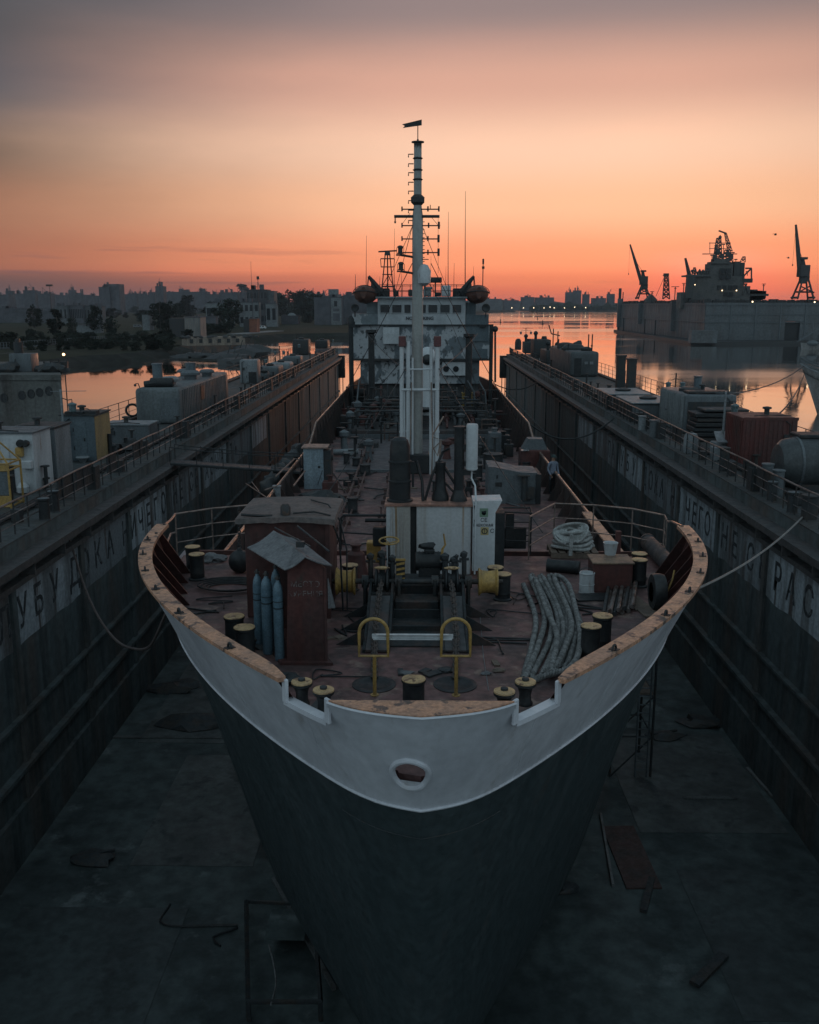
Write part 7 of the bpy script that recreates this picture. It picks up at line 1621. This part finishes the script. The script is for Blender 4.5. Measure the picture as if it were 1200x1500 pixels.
m = MB(); m.prism([(p.x-11, p.y+2, 2.4), (p.x+8, p.y+11.5, 2.4), (p.x+8, p.y+11.5, 5.4), (p.x-11, p.y+2, 5.4)], (-3, 5, 0)); dk = m.build('barge_house', M('barge_pale', (.24, .19, .15), (.15, .12, .10), .5, rough=.8, bump=0, streak=5), t)
for i in range(6): m = MB(); a = Vector((p.x-9.5+i*3, p.y+2.7+i*1.5, 4.0)); m.box(a+Vector((.05, -.12, 0)), (1.2, .12, 1.4), rz=math.atan2(9.5, 19)); m.build('window', black, dk)
m = MB()
for i in range(14): c = Vector((p.x-12+i*1.8+rnd.uniform(-1, 1), p.y+2+i*.9, 5.4)); m.ico(c, rnd.uniform(.5, 1.1), 1, .5, (1.3, 1, .7), i)
m.build('deck_scrap', dark, t)
for k, (x, y, s) in enumerate(((266, 526, 1.0), (280, 525, 1.3), (296, 525, 1.2), (310, 524, 1.0), (335, 527, 1.8), (352, 524, 2.2), (366, 516, 2.0), (345, 534, 1.3))):
    p = P(x, y, WD); m = MB(); m.ico(p+Vector((0, 0, .3)), 2.2*s, 2, .6, (1.6, 1, .55), k); m.cyl(p+Vector((-1, 0, 0)), p+Vector((.5+k*.1, 0, 3.2*s*.8)), .15, n=5); m.cyl(p+Vector((1.2, 0, 0)), p+Vector((2.2, 0, 2.0*s)), .12, n=5)
    tag(m.build('wreck', dark), ('dark wreck lump at the left end of the mud bank', 'second dark wreck lump from the left on the mud bank', 'dark wreck lump below the tan shed', 'small dark wreck lump before the barge', 'dark wreck lump in front of the barge middle', 'tallest dark wreck lump right of the barge', 'dark wreck lump farthest right by the orange water', 'dark wreck lump nearest the ribbed deckhouse')[k], 'wreck')
mud = [P(x, y, WD) for x, y in ((262, 528), (300, 530), (372, 531), (376, 522), (330, 516), (270, 520))]
struct(MB().prism([(q.x, q.y, -.5) for q in mud], (0, 0, .75)).build('mud_ground', bank))
def boat(p, ln, label, mat, rz=0, cabin=True):
    t = thing('small_boat', p, label, 'boat', rz=0); c = Vector(p); rows = []
    ca, sa = math.cos(rz), math.sin(rz)
    def tr(x, y, z): return c+Vector((x*ca-y*sa, x*sa+y*ca, z))
    for i in range(11):
        u = i/10; w = ln*.15*(1-max(0, (u-.45)/.55)**2.2); x = (u-.5)*ln; sh = .10*ln*(.55+.45*u*u)
        rows.append([tr(x, -w, sh), tr(x*.96, -w*.75, 0), tr(x*.94, 0, -.3), tr(x*.96, w*.75, 0), tr(x, w, sh)])
    m = MB(); m.sheet(rows); m.poly(rows[0]); m.sheet([[r[0]-Vector((0, 0, .1)), r[-1]-Vector((0, 0, .1))] for r in rows]); m.build('boat_hull', mat, t)
    if cabin: 
        m = MB(); m.prism([tr(-.28*ln, -.10*ln, .05*ln), tr(.12*ln, -.10*ln, .05*ln), tr(.06*ln, -.09*ln, .16*ln), tr(-.26*ln, -.09*ln, .17*ln)], tr(0, .2*ln, 0)-tr(0, 0, 0)); cb_ = m.build('boat_cabin', mat, t)
        m = MB(); a = tr(-.22*ln, -.098*ln, .10*ln); e = tr(.06*ln, -.098*ln, .14*ln); m.prism([a, tr(.06*ln, -.1*ln, .10*ln), e, tr(-.22*ln, -.098*ln, .14*ln)], tr(0, -.01*ln, 0)-tr(0, 0, 0)); m.build('window', glass_dark, cb_)
    m = MB(); m.cyl(tr(-.05*ln, 0, .1*ln), tr(-.05*ln, 0, .38*ln), .05, n=5); m.build('boat_mast', dark, t)
bw = M('boat_white', (.55, .55, .55), (.45, .45, .46), 1, rough=.4, bump=0)
boat(P(408, 494, WD), 12, 'white motor boat moored right of the quay wall', bw, .1); boat(P(424, 492.5, WD), 13, 'white boat in the middle of the moored three', bw, 2.9); boat(P(443, 494, WD), 13, 'white boat with warm-lit bow, rightmost of the three', bw, -.2)
# old dock wing on the far left, with portholes
oY = 92.0; ox = PY(90, 560, oY).x; oz = PY(90, 549, oY).z
t = thing('old_dock_wall', (ox, oY, 0), 'rusted old dock wall with round portholes at the left edge', 'dock wall')
m = MB(); bx_ = ox*(oY+22)/oY*1.004; m.prism([(ox-34, oY, -1), (ox, oY, -1), (bx_, oY+22, -1), (ox-44, oY+22, -1)], (0, 0, oz+1)); m.box2((ox-34, oY-.15, oz-.5), (ox+.05, oY-.01, oz-.25)); m.build('wall_plating', M('old_wall', (.085, .085, .08), (.06, .055, .05), .5, rough=.8, bump=.2, streak=6, c3=(.04, .035, .033), c3s=1.0, c3lo=.55, c3hi=.7), t)
for x, y in ((6, 583), (32, 579), (45.5, 577), (58, 575), (71.5, 573)):
    p = PY(x, y, oY-.01); m = MB(); m.lathe(p, [(.36, .04), (.36, -.06), (.27, -.06), (.27, .0), (.001, .0)], 16, 'Y', 1, 1.25); m.build('porthole', black, t)
t = thing('wheel_cab', (ox-4.5, oY+4, oz), 'grey cab on top of the old dock wall', 'cab'); p = PY(31, 545, oY+4)
m = MB(); m.box((p.x, oY+5, oz+.9), (2.2, 2, 1.8), bev=.06); m.build('cab_body', grey, t); m = MB(); m.cyl((p.x-.5, oY+5, oz+1.8), (p.x-.5, oY+5, oz+2.9), .45, n=10); m.box((p.x-.5, oY+5, oz+2.9), (.4, .4, .7)); m.build('cab_stack', dark, t)
for k, (x, s) in enumerate(((8, 1.0), (60, .7), (72, .9), (84, .6))):
    p = PY(x, 548, oY+3); m = MB(); m.ico((p.x, oY+4, oz+.3), s, 2, .5, (1.3, 1, .7), k); m.box((p.x, oY+5, oz+.5), (.7, .6, 1.0)); m.cyl((p.x+.5, oY+4, oz), (p.x+.7, oY+4, oz+1.3), .06, n=5)
    tag(m.build('machinery', dark), ('machinery heap at the left frame edge on the old dock wall', 'machinery heap right of the grey cab on the old dock wall', 'machinery heap third along the old dock wall top', 'machinery heap nearest the lit lamp on the old dock wall')[k], 'machinery')
p = PY(93.5, 521, 118); t = thing('lamp_post', (p.x, 118, 0), 'lit lamp on a thin dark post above the left water', 'lamp post')
m = MB(); m.cyl((p.x, 118, -1), (p.x, 118, p.z), .07, n=6); m.build('post', dark, t); m = MB(); m.sphere((p.x, 118, p.z+.15), .16, 10); m.build('lamp_head', lamp_lit, t)
# ================================================================== right side: far shore and harbour
for k, (x0, x1, yt, mat, lab) in enumerate(((700, 735, 438, city_pale, 'long pale hall on the far shore just right of the bridge'), (738, 760, 440, city, 'low far hall left of the shore lamps'), (764, 783, 435.5, city, 'low domed far hill block over the shore lamps'), (785, 812, 436, city, 'wide far block in the middle of the far shore'), (829, 840, 428.5, city, 'left half of the tall far block on the far shore'), (840, 852, 426, city, 'tall far block, highest on the far shore'), (854, 864, 431.5, city, 'rounded far block right of the tallest'), (868, 888, 437, city, 'low far block right of the rounded one'), (890, 901, 431, city, 'far block nearest the big dock'))):
    blk(x0, x1, yt, 2700+k*12, mat, lab, 'building', 'far_building', zb=4)
m = MB()
rn = random.Random(4)
for i in range(260):
    x = 300+i*9+rn.uniform(-4, 4); y = 2640-.05*x+rn.uniform(-10, 30); r = rn.uniform(6, 15)
    m.ico((x, y, 4+r*.5), r, 1, .5, (1.3, .8, 1), i)
struct(m.build('far_treeline', leaf, smooth=0), 'stuff')
for k, (x, y) in enumerate(((750, 451), (767, 451), (782, 451), (797, 451), (806, 449.8), (812, 451), (827, 451), (842, 450), (858, 450.6))):
    Y = 2440; p = PY(x, y, Y); t = thing('street_lamp', (p.x, Y, 3), 'lit lamp on the far shore, its light doubled in the water', 'street lamp', 'lit lamps along the far shore')
    m = MB(); m.cyl((p.x, Y, 2), (p.x, Y, p.z), .3, n=5); m.build('post', dark, t); m = MB(); m.sphere(p, 1.15, 8); m.build('lamp_head', lamp_pale, t)
for k, (x, y, lab) in enumerate(((733.5, 472.5, 'spar buoy nearest the bridge'), (787.5, 468, 'farther spar buoy of the two in mid channel'), (795, 475, 'nearer spar buoy of the two in mid channel'))):
    p = P(x, y, WD); m = MB(); m.lathe(p-Vector((0, 0, .5)), [(.9, 0), (.9, .9), (.45, 1.1), (.35, 3.6), (.5, 3.7), (.1, 4.2)], 10); tag(m.build('channel_buoy', black), lab, 'buoy')
# ---- the big floating dock
Lp = P(899, 486, WD); Cp = P(1012, 505, WD); Ep = P(1030, 502.5, WD)
BT = 17.6
t = thing('big_floating_dock', (Cp.x, Cp.y, 0), 'huge grey floating dock with a white ship inside it', 'floating dock')
u = (Cp-Lp).normalized(); nrm_ = Vector((u.y*-1, u.x, 0)); nrm_ = nrm_ if nrm_.x > 0 else -nrm_
A = Lp+nrm_*3; B_ = Ep
m = MB(); m.prism([(A.x, A.y, 1), (B_.x, B_.y, 1), (B_.x+6, B_.y+2, 1), (A.x+8, A.y+4, 1)], (0, 0, BT-1)); m.build('side_wall', steel_pale, t)
m = MB(); m.prism([(Lp.x, Lp.y, -1), (Cp.x, Cp.y, -1), (Cp.x+6, Cp.y, -1), (Ep.x+60, Ep.y-3, -1), (Ep.x+60, Ep.y+60, -1), (Lp.x+30, Lp.y+6, -1)], (0, 0, 2.3)); m.build('pontoon', dark, t)
e0 = Ep+Vector((.2, -.2, 0)); e1 = P(1152, 503, WD); e2 = P(1174, 503, WD); e3 = P(1240, 503, WD)
m = MB(); m.box2((e0.x, e0.y, 1.3), (e1.x, e0.y+6, BT)); m.box2((e1.x, e0.y, 9.4), (e3.x, e0.y+6, BT)); m.box2((e2.x, e0.y, 1.3), (e3.x, e0.y+6, 9.4)); m.build('end_wall', steel_pale, t)
m = MB()
for z in (BT-1.1, BT-5.2, 8.9): m.box2((e0.x-.2, e0.y-.35, z), (e3.x, e0.y+.02, z+.28))
for x in (e0.x+11, e0.x+22, e0.x+33, e0.x+44): m.box2((x, e0.y-.3, 1.3), (x+.45, e0.y+.02, BT))
for z in (BT-.6, 9.2):
    d = B_-A; m.box((A+B_)/2+Vector((-.25, -.25, z)), (d.length, .5, .4), rz=math.atan2(d.y, d.x))
m.build('stringers', grey, t)
for f, w, h0, h1 in ((.33, 2.2, 6, BT+.2), (.72, 3.4, 4, BT+.8), (.02, 2.0, 3, BT+3)):
    m = MB(); q = A.lerp(B_, f); d = B_-A; m.box((q.x-.8, q.y-.8, (h0+h1)/2), (w, 2.6, h1-h0), rz=math.atan2(d.y, d.x)); m.build('buttress', steel_pale, t)
m = MB(); q = Cp+Vector((2, -1, 0)); m.box((q.x+3, q.y+1.5, 3.4), (11, 5, 5.2)); m.build('corner_block', steel_pale, t)
m = MB(); m.box2((e1.x, e0.y+1, 1.2), (e2.x, e0.y+5, 9.3)); m.build('dock_opening', black, t)
m = MB(); 
for f in (.15, .45, .58): q = A.lerp(B_, f); m.cyl((q.x-3, q.y-1, 0), (q.x-3, q.y-1, 9), .35, n=6)
q = Lp+Vector((3, 0, 0)); m.cyl((q.x, q.y, 1), (q.x, q.y, 27), .9, n=6); q = A.lerp(B_, .05); m.cyl((q.x, q.y, BT), (q.x, q.y, BT+7), .3, n=5); m.build('dock_post', dark, t)
rn = random.Random(9)
m = MB()
for i in range(40):
    q = A.lerp(B_, i/40); m.box((q.x+3, q.y+1, BT+.5), (rn.uniform(1, 3), rn.uniform(1, 3), rn.uniform(.8, 2.6)))
for i in range(46): x = e0.x+i*1.4; m.box((x, e0.y+3, BT+.5), (rn.uniform(.6, 2), 2, rn.uniform(.6, 2.2)))
for i in range(50): x = e0.x+i*1.3; m.cyl((x, e0.y+.3, BT), (x, e0.y+.3, BT+1.1), .06, n=4)
m.cyl((e0.x, e0.y+.3, BT+1.1), (e0.x+65, e0.y+.3, BT+1.1), .06, n=4)
m.build('dock_top_gear', dark, t)
# ---- white ship standing in it
sY = 470
def S_(x, y, dy=0): return PY(x, y, sY+dy)
t = thing('docked_ship', S_(1050, 440), 'white-housed ship with a lattice mast standing in the big dock', 'ship')
def sb(m, x0, y0, x1, y1, d=10, dy=0): a = S_(x0, y0, dy); c = S_(x1, y1, dy); m.box2((a.x, a.y, c.z), (c.x, a.y+d, a.z))
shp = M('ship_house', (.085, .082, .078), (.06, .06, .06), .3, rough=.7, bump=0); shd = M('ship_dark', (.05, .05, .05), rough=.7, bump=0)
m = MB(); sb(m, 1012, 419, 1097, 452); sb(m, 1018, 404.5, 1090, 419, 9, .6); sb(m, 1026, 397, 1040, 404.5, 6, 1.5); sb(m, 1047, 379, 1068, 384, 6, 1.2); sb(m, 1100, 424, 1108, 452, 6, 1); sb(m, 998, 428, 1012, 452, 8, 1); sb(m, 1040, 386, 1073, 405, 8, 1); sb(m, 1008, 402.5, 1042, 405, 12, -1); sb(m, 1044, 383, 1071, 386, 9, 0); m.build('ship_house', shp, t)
for x0, y0, x1, y1 in ((1051, 418, 1056, 425), (1059, 418, 1064, 425), (1067, 418, 1072, 425), (1074, 418, 1080, 425), (1055, 393, 1062, 400), (1064, 393, 1071, 400), (1055, 402, 1062, 409), (1064, 402, 1071, 409), (1060, 428, 1066, 434), (1068, 428, 1074, 434)):
    m = MB(); sb(m, x0, y0, x1, y1, .3, -.3); m.build('window', black, t)
for x, y in ((1058, 425.5), (1079, 425.5), (1018, 417)):
    p = S_(x, y, -1); m = MB(); m.sphere(p, .28, 8); m.build('lit_lamp', lamp_pale, t)
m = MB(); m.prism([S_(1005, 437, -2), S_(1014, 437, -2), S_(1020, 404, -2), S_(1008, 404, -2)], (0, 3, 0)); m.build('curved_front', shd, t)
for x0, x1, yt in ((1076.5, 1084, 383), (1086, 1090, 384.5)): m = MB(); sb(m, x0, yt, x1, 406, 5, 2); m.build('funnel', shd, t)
m = MB()
def lat(m, x0, x1, y0, xt0, xt1, y1, n, r):
    for i in range(n):
        f = i/n; g_ = (i+1)/n
        a, b2 = S_(x0+(xt0-x0)*f, y0+(y1-y0)*f, 3), S_(x1+(xt1-x1)*f, y0+(y1-y0)*f, 3); c, d = S_(x0+(xt0-x0)*g_, y0+(y1-y0)*g_, 3), S_(x1+(xt1-x1)*g_, y0+(y1-y0)*g_, 3)
        for p, q in ((a, c), (b2, d), (a, d), (b2, c), (c, d)): m.cyl(p, q, r, n=5)
lat(m, 1044, 1058, 386, 1050, 1056, 349, 7, .28); lat(m, 1058, 1073, 386, 1062, 1070, 366, 4, .25); lat(m, 1066, 1073, 368, 1061, 1064, 341, 5, .2)
m.cyl(S_(1064, 342, 3), S_(1053, 338, 3), .4, n=5); m.cyl(S_(1029, 372, 3), S_(1080, 372, 3), .22, n=5); m.cyl(S_(1039, 356, 3), S_(1066, 356, 3), .18, n=5); m.cyl(S_(1039, 364, 3), S_(1066, 364, 3), .15, n=5); m.cyl(S_(1040, 355, 3), S_(1040, 371, 3), .15, n=5); m.sphere(S_(1055, 347.5, 3), .8, 8); m.cyl(S_(1055, 349, 3), S_(1055, 344, 3), .2, n=5)
lat(m, 1046, 1050, 384, 1047, 1050, 362, 5, .18); lat(m, 1014, 1022, 404, 1016, 1019, 392, 3, .18); lat(m, 1084, 1092, 384, 1088, 1092, 376, 2, .18)
for x, yy in ((1043, 374), (1049, 360), (1060, 358), (1068, 356), (1074, 370), (1078, 380), (1036, 394), (1095, 398)): m.cyl(S_(x, 404, 3), S_(x, yy, 3), .16, n=4); m.box(S_(x, yy, 3), (1.4, .6, .5))
for x, y in ((1047, 378), (1052, 368), (1058, 375), (1066, 372), (1071, 376)): m.box(S_(x, y, 3), (1.8, 1, 2.2))
m.build('lattice_mast', shd, t)
m = MB(); sb(m, 1090, 408, 1102.5, 414, 5, 0)
for a, c in (((1089, 405), (1101, 393)), ((1101, 393), (1101, 409)), ((1092, 393), (1101, 393)), ((1091, 415), (1097, 432)), ((1094, 415), (1088, 432))): m.cyl(S_(*a), S_(*c), .4, n=5)
for x in (1014, 1018, 1025, 1030, 1036): m.cyl(S_(x, 403), S_(x, 396-(x % 3)), .3, n=5); m.sphere(S_(x, 397), .7, 6)
m.build('side_platform', shd, t)
m = MB()
for i in range(22): x = 1100+i*.9; m.box(S_(x, 436-abs(math.sin(i*1.7))*5, 2), (1.6, 2, 3.4))
m.box(S_(1106, 432, 2), (12, 3, 1.0)); m.build('deck_gear', shd, t)
# ---- cranes
crm = M('crane_dark', (.035, .036, .038), (.05, .045, .042), .5, rough=.7, bump=0)
def crane(x, yb, yc, cw, jib, Y, sc, label):
    q = lambda px, py: PY(px, py, Y)
    b0 = q(x, yb); t = thing('portal_crane', b0, label, 'crane')
    m = MB(); top = q(x, yc+cw*.9)
    for s in (-1, 1):
        for e in (-1, 1): m.cyl((b0.x+s*sc*1.05, Y+e*sc, b0.z), (b0.x+s*sc*.35, Y+e*sc*.35, top.z), sc*.13, n=6)
        m.cyl((b0.x+s*sc*1.05, Y-sc, b0.z+sc*.8), (b0.x-s*sc*.55, Y-sc*.5, b0.z+sc*1.6), sc*.09, n=5); m.cyl((b0.x+s*sc*1.1, Y-sc, b0.z+.6), (b0.x+s*sc*1.1, Y+sc, b0.z+.6), sc*.16, n=6)
    m.cyl((b0.x-sc*1.1, Y, b0.z+sc*.9), (b0.x+sc*1.1, Y, b0.z+sc*.9), sc*.13, n=6); m.build('portal_legs', crm, t)
    c = q(x+1, yc); m = MB(); m.box(c, (sc*1.25, sc*1.4, sc*1.5), bev=.3); m.box(c+Vector((sc*.25, 0, -sc*1.0)), (sc*.9, sc, sc*.7)); m.cyl((c.x, c.y, c.z-sc*1.6), (c.x, c.y, c.z-sc*.7), sc*.5, n=10); cb_ = m.build('crane_cab', crm, t)
    m = MB(); k = q(x-1, yc-cw*1.55); m.prism([(c.x-sc*.3, Y, c.z+sc*.7), (c.x+sc*.25, Y, c.z+sc*.7), (k.x+sc*.3, Y, k.z), (k.x-sc*.05, Y, k.z)], (0, sc*.6, 0)); m.box(k+Vector((sc*.2, 0, 0)), (sc*.9, sc*.6, sc*.3)); m.build('crane_tower', crm, t)
    j0 = c+Vector((-sc*.45, 0, -.1*sc)); j1 = q(*jib); m = MB(); m.tube([j0, j0.lerp(j1, .5), j1], [sc*.34, sc*.28, sc*.14], 5); m.build('jib', crm, t)
    m = MB(); m.cyl(k, j0.lerp(j1, .6), .09, n=4); m.cyl(j1, j1+Vector((0, 0, -sc*5)), .05, n=4); m.lathe(j1+Vector((0, 0, -sc*5.2)), [(.05, 0), (.3, .2), (.25, .7), (.05, .9)], 8); m.build('hoist_wire', crm, t)
crane(942, 438, 411, 9, (923, 358), 560, 3.2, 'small dark portal crane with jib raised left on the big dock')
crane(1176, 438, 397, 12, (1166, 329), 440, 3.4, 'large dark portal crane at the right edge of the big dock')
t = thing('jib_crane', PY(1012, 440, 520), 'partly hidden crane jib rising left of the docked ship', 'crane'); m = MB(); m.tube([PY(1010, 404, 520), PY(1004, 378, 520)], [1.2, .6], 5); m.build('jib', crm, t); m = MB(); m.box2((PY(1006, 440, 520).x, 520, BT), (PY(1014, 440, 520).x, 524, PY(1010, 402, 520).z)); m.build('jib_base', crm, t)
t = thing('lattice_tower', PY(976, 438, 540), 'dark lattice tower with a square head between the cranes', 'tower')
m = MB(); q = lambda x, y: PY(x, y, 540)
for i in range(5):
    f = i/5; g_ = (i+1)/5; w0, w1 = 5-2.6*f, 5-2.6*g_; y0, y1 = 438-34*f, 438-34*g_
    for p_, r_ in (((976-w0, y0), (976-w1, y1)), ((976+w0, y0), (976+w1, y1)), ((976-w0, y0), (976+w1, y1)), ((976+w0, y0), (976-w1, y1)), ((976-w1, y1), (976+w1, y1))): m.cyl(q(*p_), q(*r_), .35, n=5)
m.build('lattice', crm, t); m = MB(); m.box(q(976, 402.5), (2.6, 2, 1.5)); m.cyl(q(971, 404), q(976, 401), .2, n=4); m.cyl(q(974, 404), q(961, 434), .12, n=4); m.cyl(q(980, 404), q(981, 430), .1, n=4); m.build('tower_head', crm, t)
for k, (x, yt, lab) in enumerate(((989.5, 420, 'thin T-shaped post right of the lattice tower'), (1002, 415, 'thin post just left of the docked ship'), (1119, 416, 'thin lamp post between the docked ship and the large crane'), (955.5, 427, 'small pointed hut roof post right of the small crane'))):
    a = PY(x, yt, 500); m = MB(); m.cyl((a.x, 500, BT), a, .25, n=5); m.box(a, (4 if k == 0 else 2, .3, .3)); m.box(a+Vector((0, 0, -.8)), (1.2, .3, .3)); tag(m.build('dock_pole', crm), lab, 'post')
a = PY(955.5, 428, 550); t = thing('pointed_hut', (a.x, 550, BT), 'small pointed-roof hut on the big dock right of the small crane', 'hut'); m = MB(); m.box2((a.x-3, 550, BT), (a.x+3, 555, BT+1.6)); m.build('hut_wall', shp, t); m = MB(); m.prism([(a.x-3.4, 549.8, BT+1.6), (a.x+3.4, 549.8, BT+1.6), (a.x, 549.8, BT+5)], (0, 5.5, 0)); m.build('hut_roof', shp, t)
for k, (x, y) in enumerate(((1102.5, 442), (1193.5, 442.5))):
    p = PY(x, y, 418); m = MB(); m.sphere(p, .32, 8); tag(m.build('dock_lamp', lamp_pale), ('bright lamp on the big dock edge below the docked ship', 'bright lamp on the big dock at the right edge')[k], 'lamp')
# ---- moored ships at the right edge
bY = 150
p = PY(1172, 533, bY)
t = thing('moored_ship', (p.x+12, bY, 0), 'grey-bowed moored ship entering at the right edge', 'ship'); rows = []
for i in range(17):
    u = i/16; x = u*26; w = 4.6*(1-(1-min(1, u*1.7))**2); zt = p.z-.30*x*max(0, 1-u*2)-1.95*min(1, u*2); r = []
    for j in range(9):
        f = j/8; xo = (1-u)**3*3.4*(1-f); xa = x+3.4*(1-f)**.9*(1-u)**2; wa = w*(.30+.70*f); r.append((p.x+.8*xa-.6*wa, bY-.6*xa-.8*wa, -.6+(zt+.6)*f))
    rows.append(r)
m = MB(); m.sheet(rows); rb_ = [[(p.x+(.8*.8-.6*.6)*0+(x-p.x)-2*(-.6)*((x-p.x)*-.6+(y-bY)*-.8), y-2*(-.8)*((x-p.x)*-.6+(y-bY)*-.8), z) for x, y, z in r] for r in rows]; m.sheet(rb_); m.build('bow_hull', M('bow_grey', (.23, .225, .22), (.16, .15, .145), .5, rough=.6, bump=.05, streak=4, c3=(.12, .08, .06), c3s=1.2), t)
m = MB(); m.sheet([[(a[-1][0], a[-1][1], a[-1][2]-1.0), (b_[-1][0], b_[-1][1], b_[-1][2]-1.0)] for a, b_ in zip(rows, rb_)]); m.build('bow_deck', dark, t)
m = MB(); m.tube([(r[-1][0], r[-1][1], r[-1][2]+.05) for r in rows], .12, 5); m.tube([(r[-1][0], r[-1][1], r[-1][2]+.05) for r in rb_], .12, 5); m.build('bow_rail', wpale, t)
m = MB()
for rr in (rows, rb_):
    for h in (.55, 1.05): m.tube([(r[-1][0], r[-1][1], r[-1][2]+h) for r in rr], .05, 4)
    for r in rr[::2]: m.cyl(r[-1], (r[-1][0], r[-1][1], r[-1][2]+1.05), .05, n=4)
m.build('bow_handrail', grey, t)
m = MB(); m.box((p.x+5, bY-3, p.z-.2), (2, 2.5, 1.2)); m.box((p.x+8.5, bY, p.z), (1.6, 2.6, 1.6)); m.cyl((p.x+6.3, bY, p.z), (p.x+9.5, bY, p.z+5), .12, n=6); m.cyl((p.x+3, bY, p.z), (p.x+9.5, bY, p.z+4.6), .06, n=5); m.cyl((p.x+9.5, bY, p.z-1), (p.x+9.5, bY, p.z+9), .2, n=6); m.build('bow_gear', grey, t)
p2 = P(1185, 513, WD)
boat((p2.x+12, p2.y+6, 0), 26, 'grey vessel with rigging half cut by the right edge under the dock opening', M('bow_grey', (.2, .2, .2)), math.pi)
m = MB(); c = Vector((p2.x+6, p2.y+4, 5)); 
for i in range(7): m.cyl(c+Vector((-4+i*1.6, 0, -3)), c+Vector((-6+i*2.2, 0, 4+2*math.sin(i*2))), .16, n=5)
m.cyl(c+Vector((-9, 0, -2)), c+Vector((4, 0, 6)), .2, n=5); m.box(c+Vector((2, 0, -1)), (6, 3, 3)); m.sphere(c+Vector((-4, -2, -2.5)), 1.4, 10, (1.6, 1, .8)); tag(m.build('rigging', grey), 'tangle of pale rigging above the grey vessel at the right edge', 'rigging')
m = MB(); m.tube(sag(Vector((17.6, 50, CZ-6.2)), PY(1178, 549, bY), 1.2), .07, 5); tag(m.build('mooring_line', dark), 'nearer long line across the water to the grey bow', 'rope')
m = MB(); m.tube(sag(Vector((17.6, 70, CZ-6.2)), PY(1178, 536, bY), 1.6), .07, 5); tag(m.build('mooring_line', dark), 'farther long line across the water to the grey bow', 'rope')
for k, (x, y) in enumerate(((1166, 566), (1168, 575))): pass
for k, (x, y, Y, lab) in enumerate(((1136, 344, 260, 'small dark bird flying left of the large crane'), (1155, 378, 330, 'tiny dark bird low beside the large crane'))):
    p = PY(x, y, Y); m = MB(); m.ico(p, .22, 1, 0, (2.2, .8, .7)); m.sheet([[p+Vector((-.1, 0, .05)), p+Vector((.25, 0, .05))], [p+Vector((-.3, -.6, .35)), p+Vector((.05, -.6, .35))], [p+Vector((-.6, -1.1, .25)), p+Vector((-.4, -1.1, .25))]]); m.sheet([[p+Vector((-.1, 0, .05)), p+Vector((.25, 0, .05))], [p+Vector((-.3, .6, .35)), p+Vector((.05, .6, .35))], [p+Vector((-.6, 1.1, .25)), p+Vector((-.4, 1.1, .25))]]); tag(m.build('bird', black), lab, 'bird')
# ================================================================== evening air
hz = bpy.data.materials.new('evening_haze'); hz.use_nodes = True; q = hz.node_tree; q.nodes.clear()
o = q.nodes.new('ShaderNodeOutputMaterial'); v = q.nodes.new('ShaderNodeVolumePrincipled'); v.inputs['Density'].default_value = HAZE = .00007; v.inputs['Color'].default_value = (.78, .80, .86, 1); v.inputs['Anisotropy'].default_value = 0
q.links.new(v.outputs[0], o.inputs['Volume'])
if HAZE: struct(MB().box2((-4600, -200, -4.2), (5300, 5400, 66)).build('haze', hz, smooth=0), 'stuff')
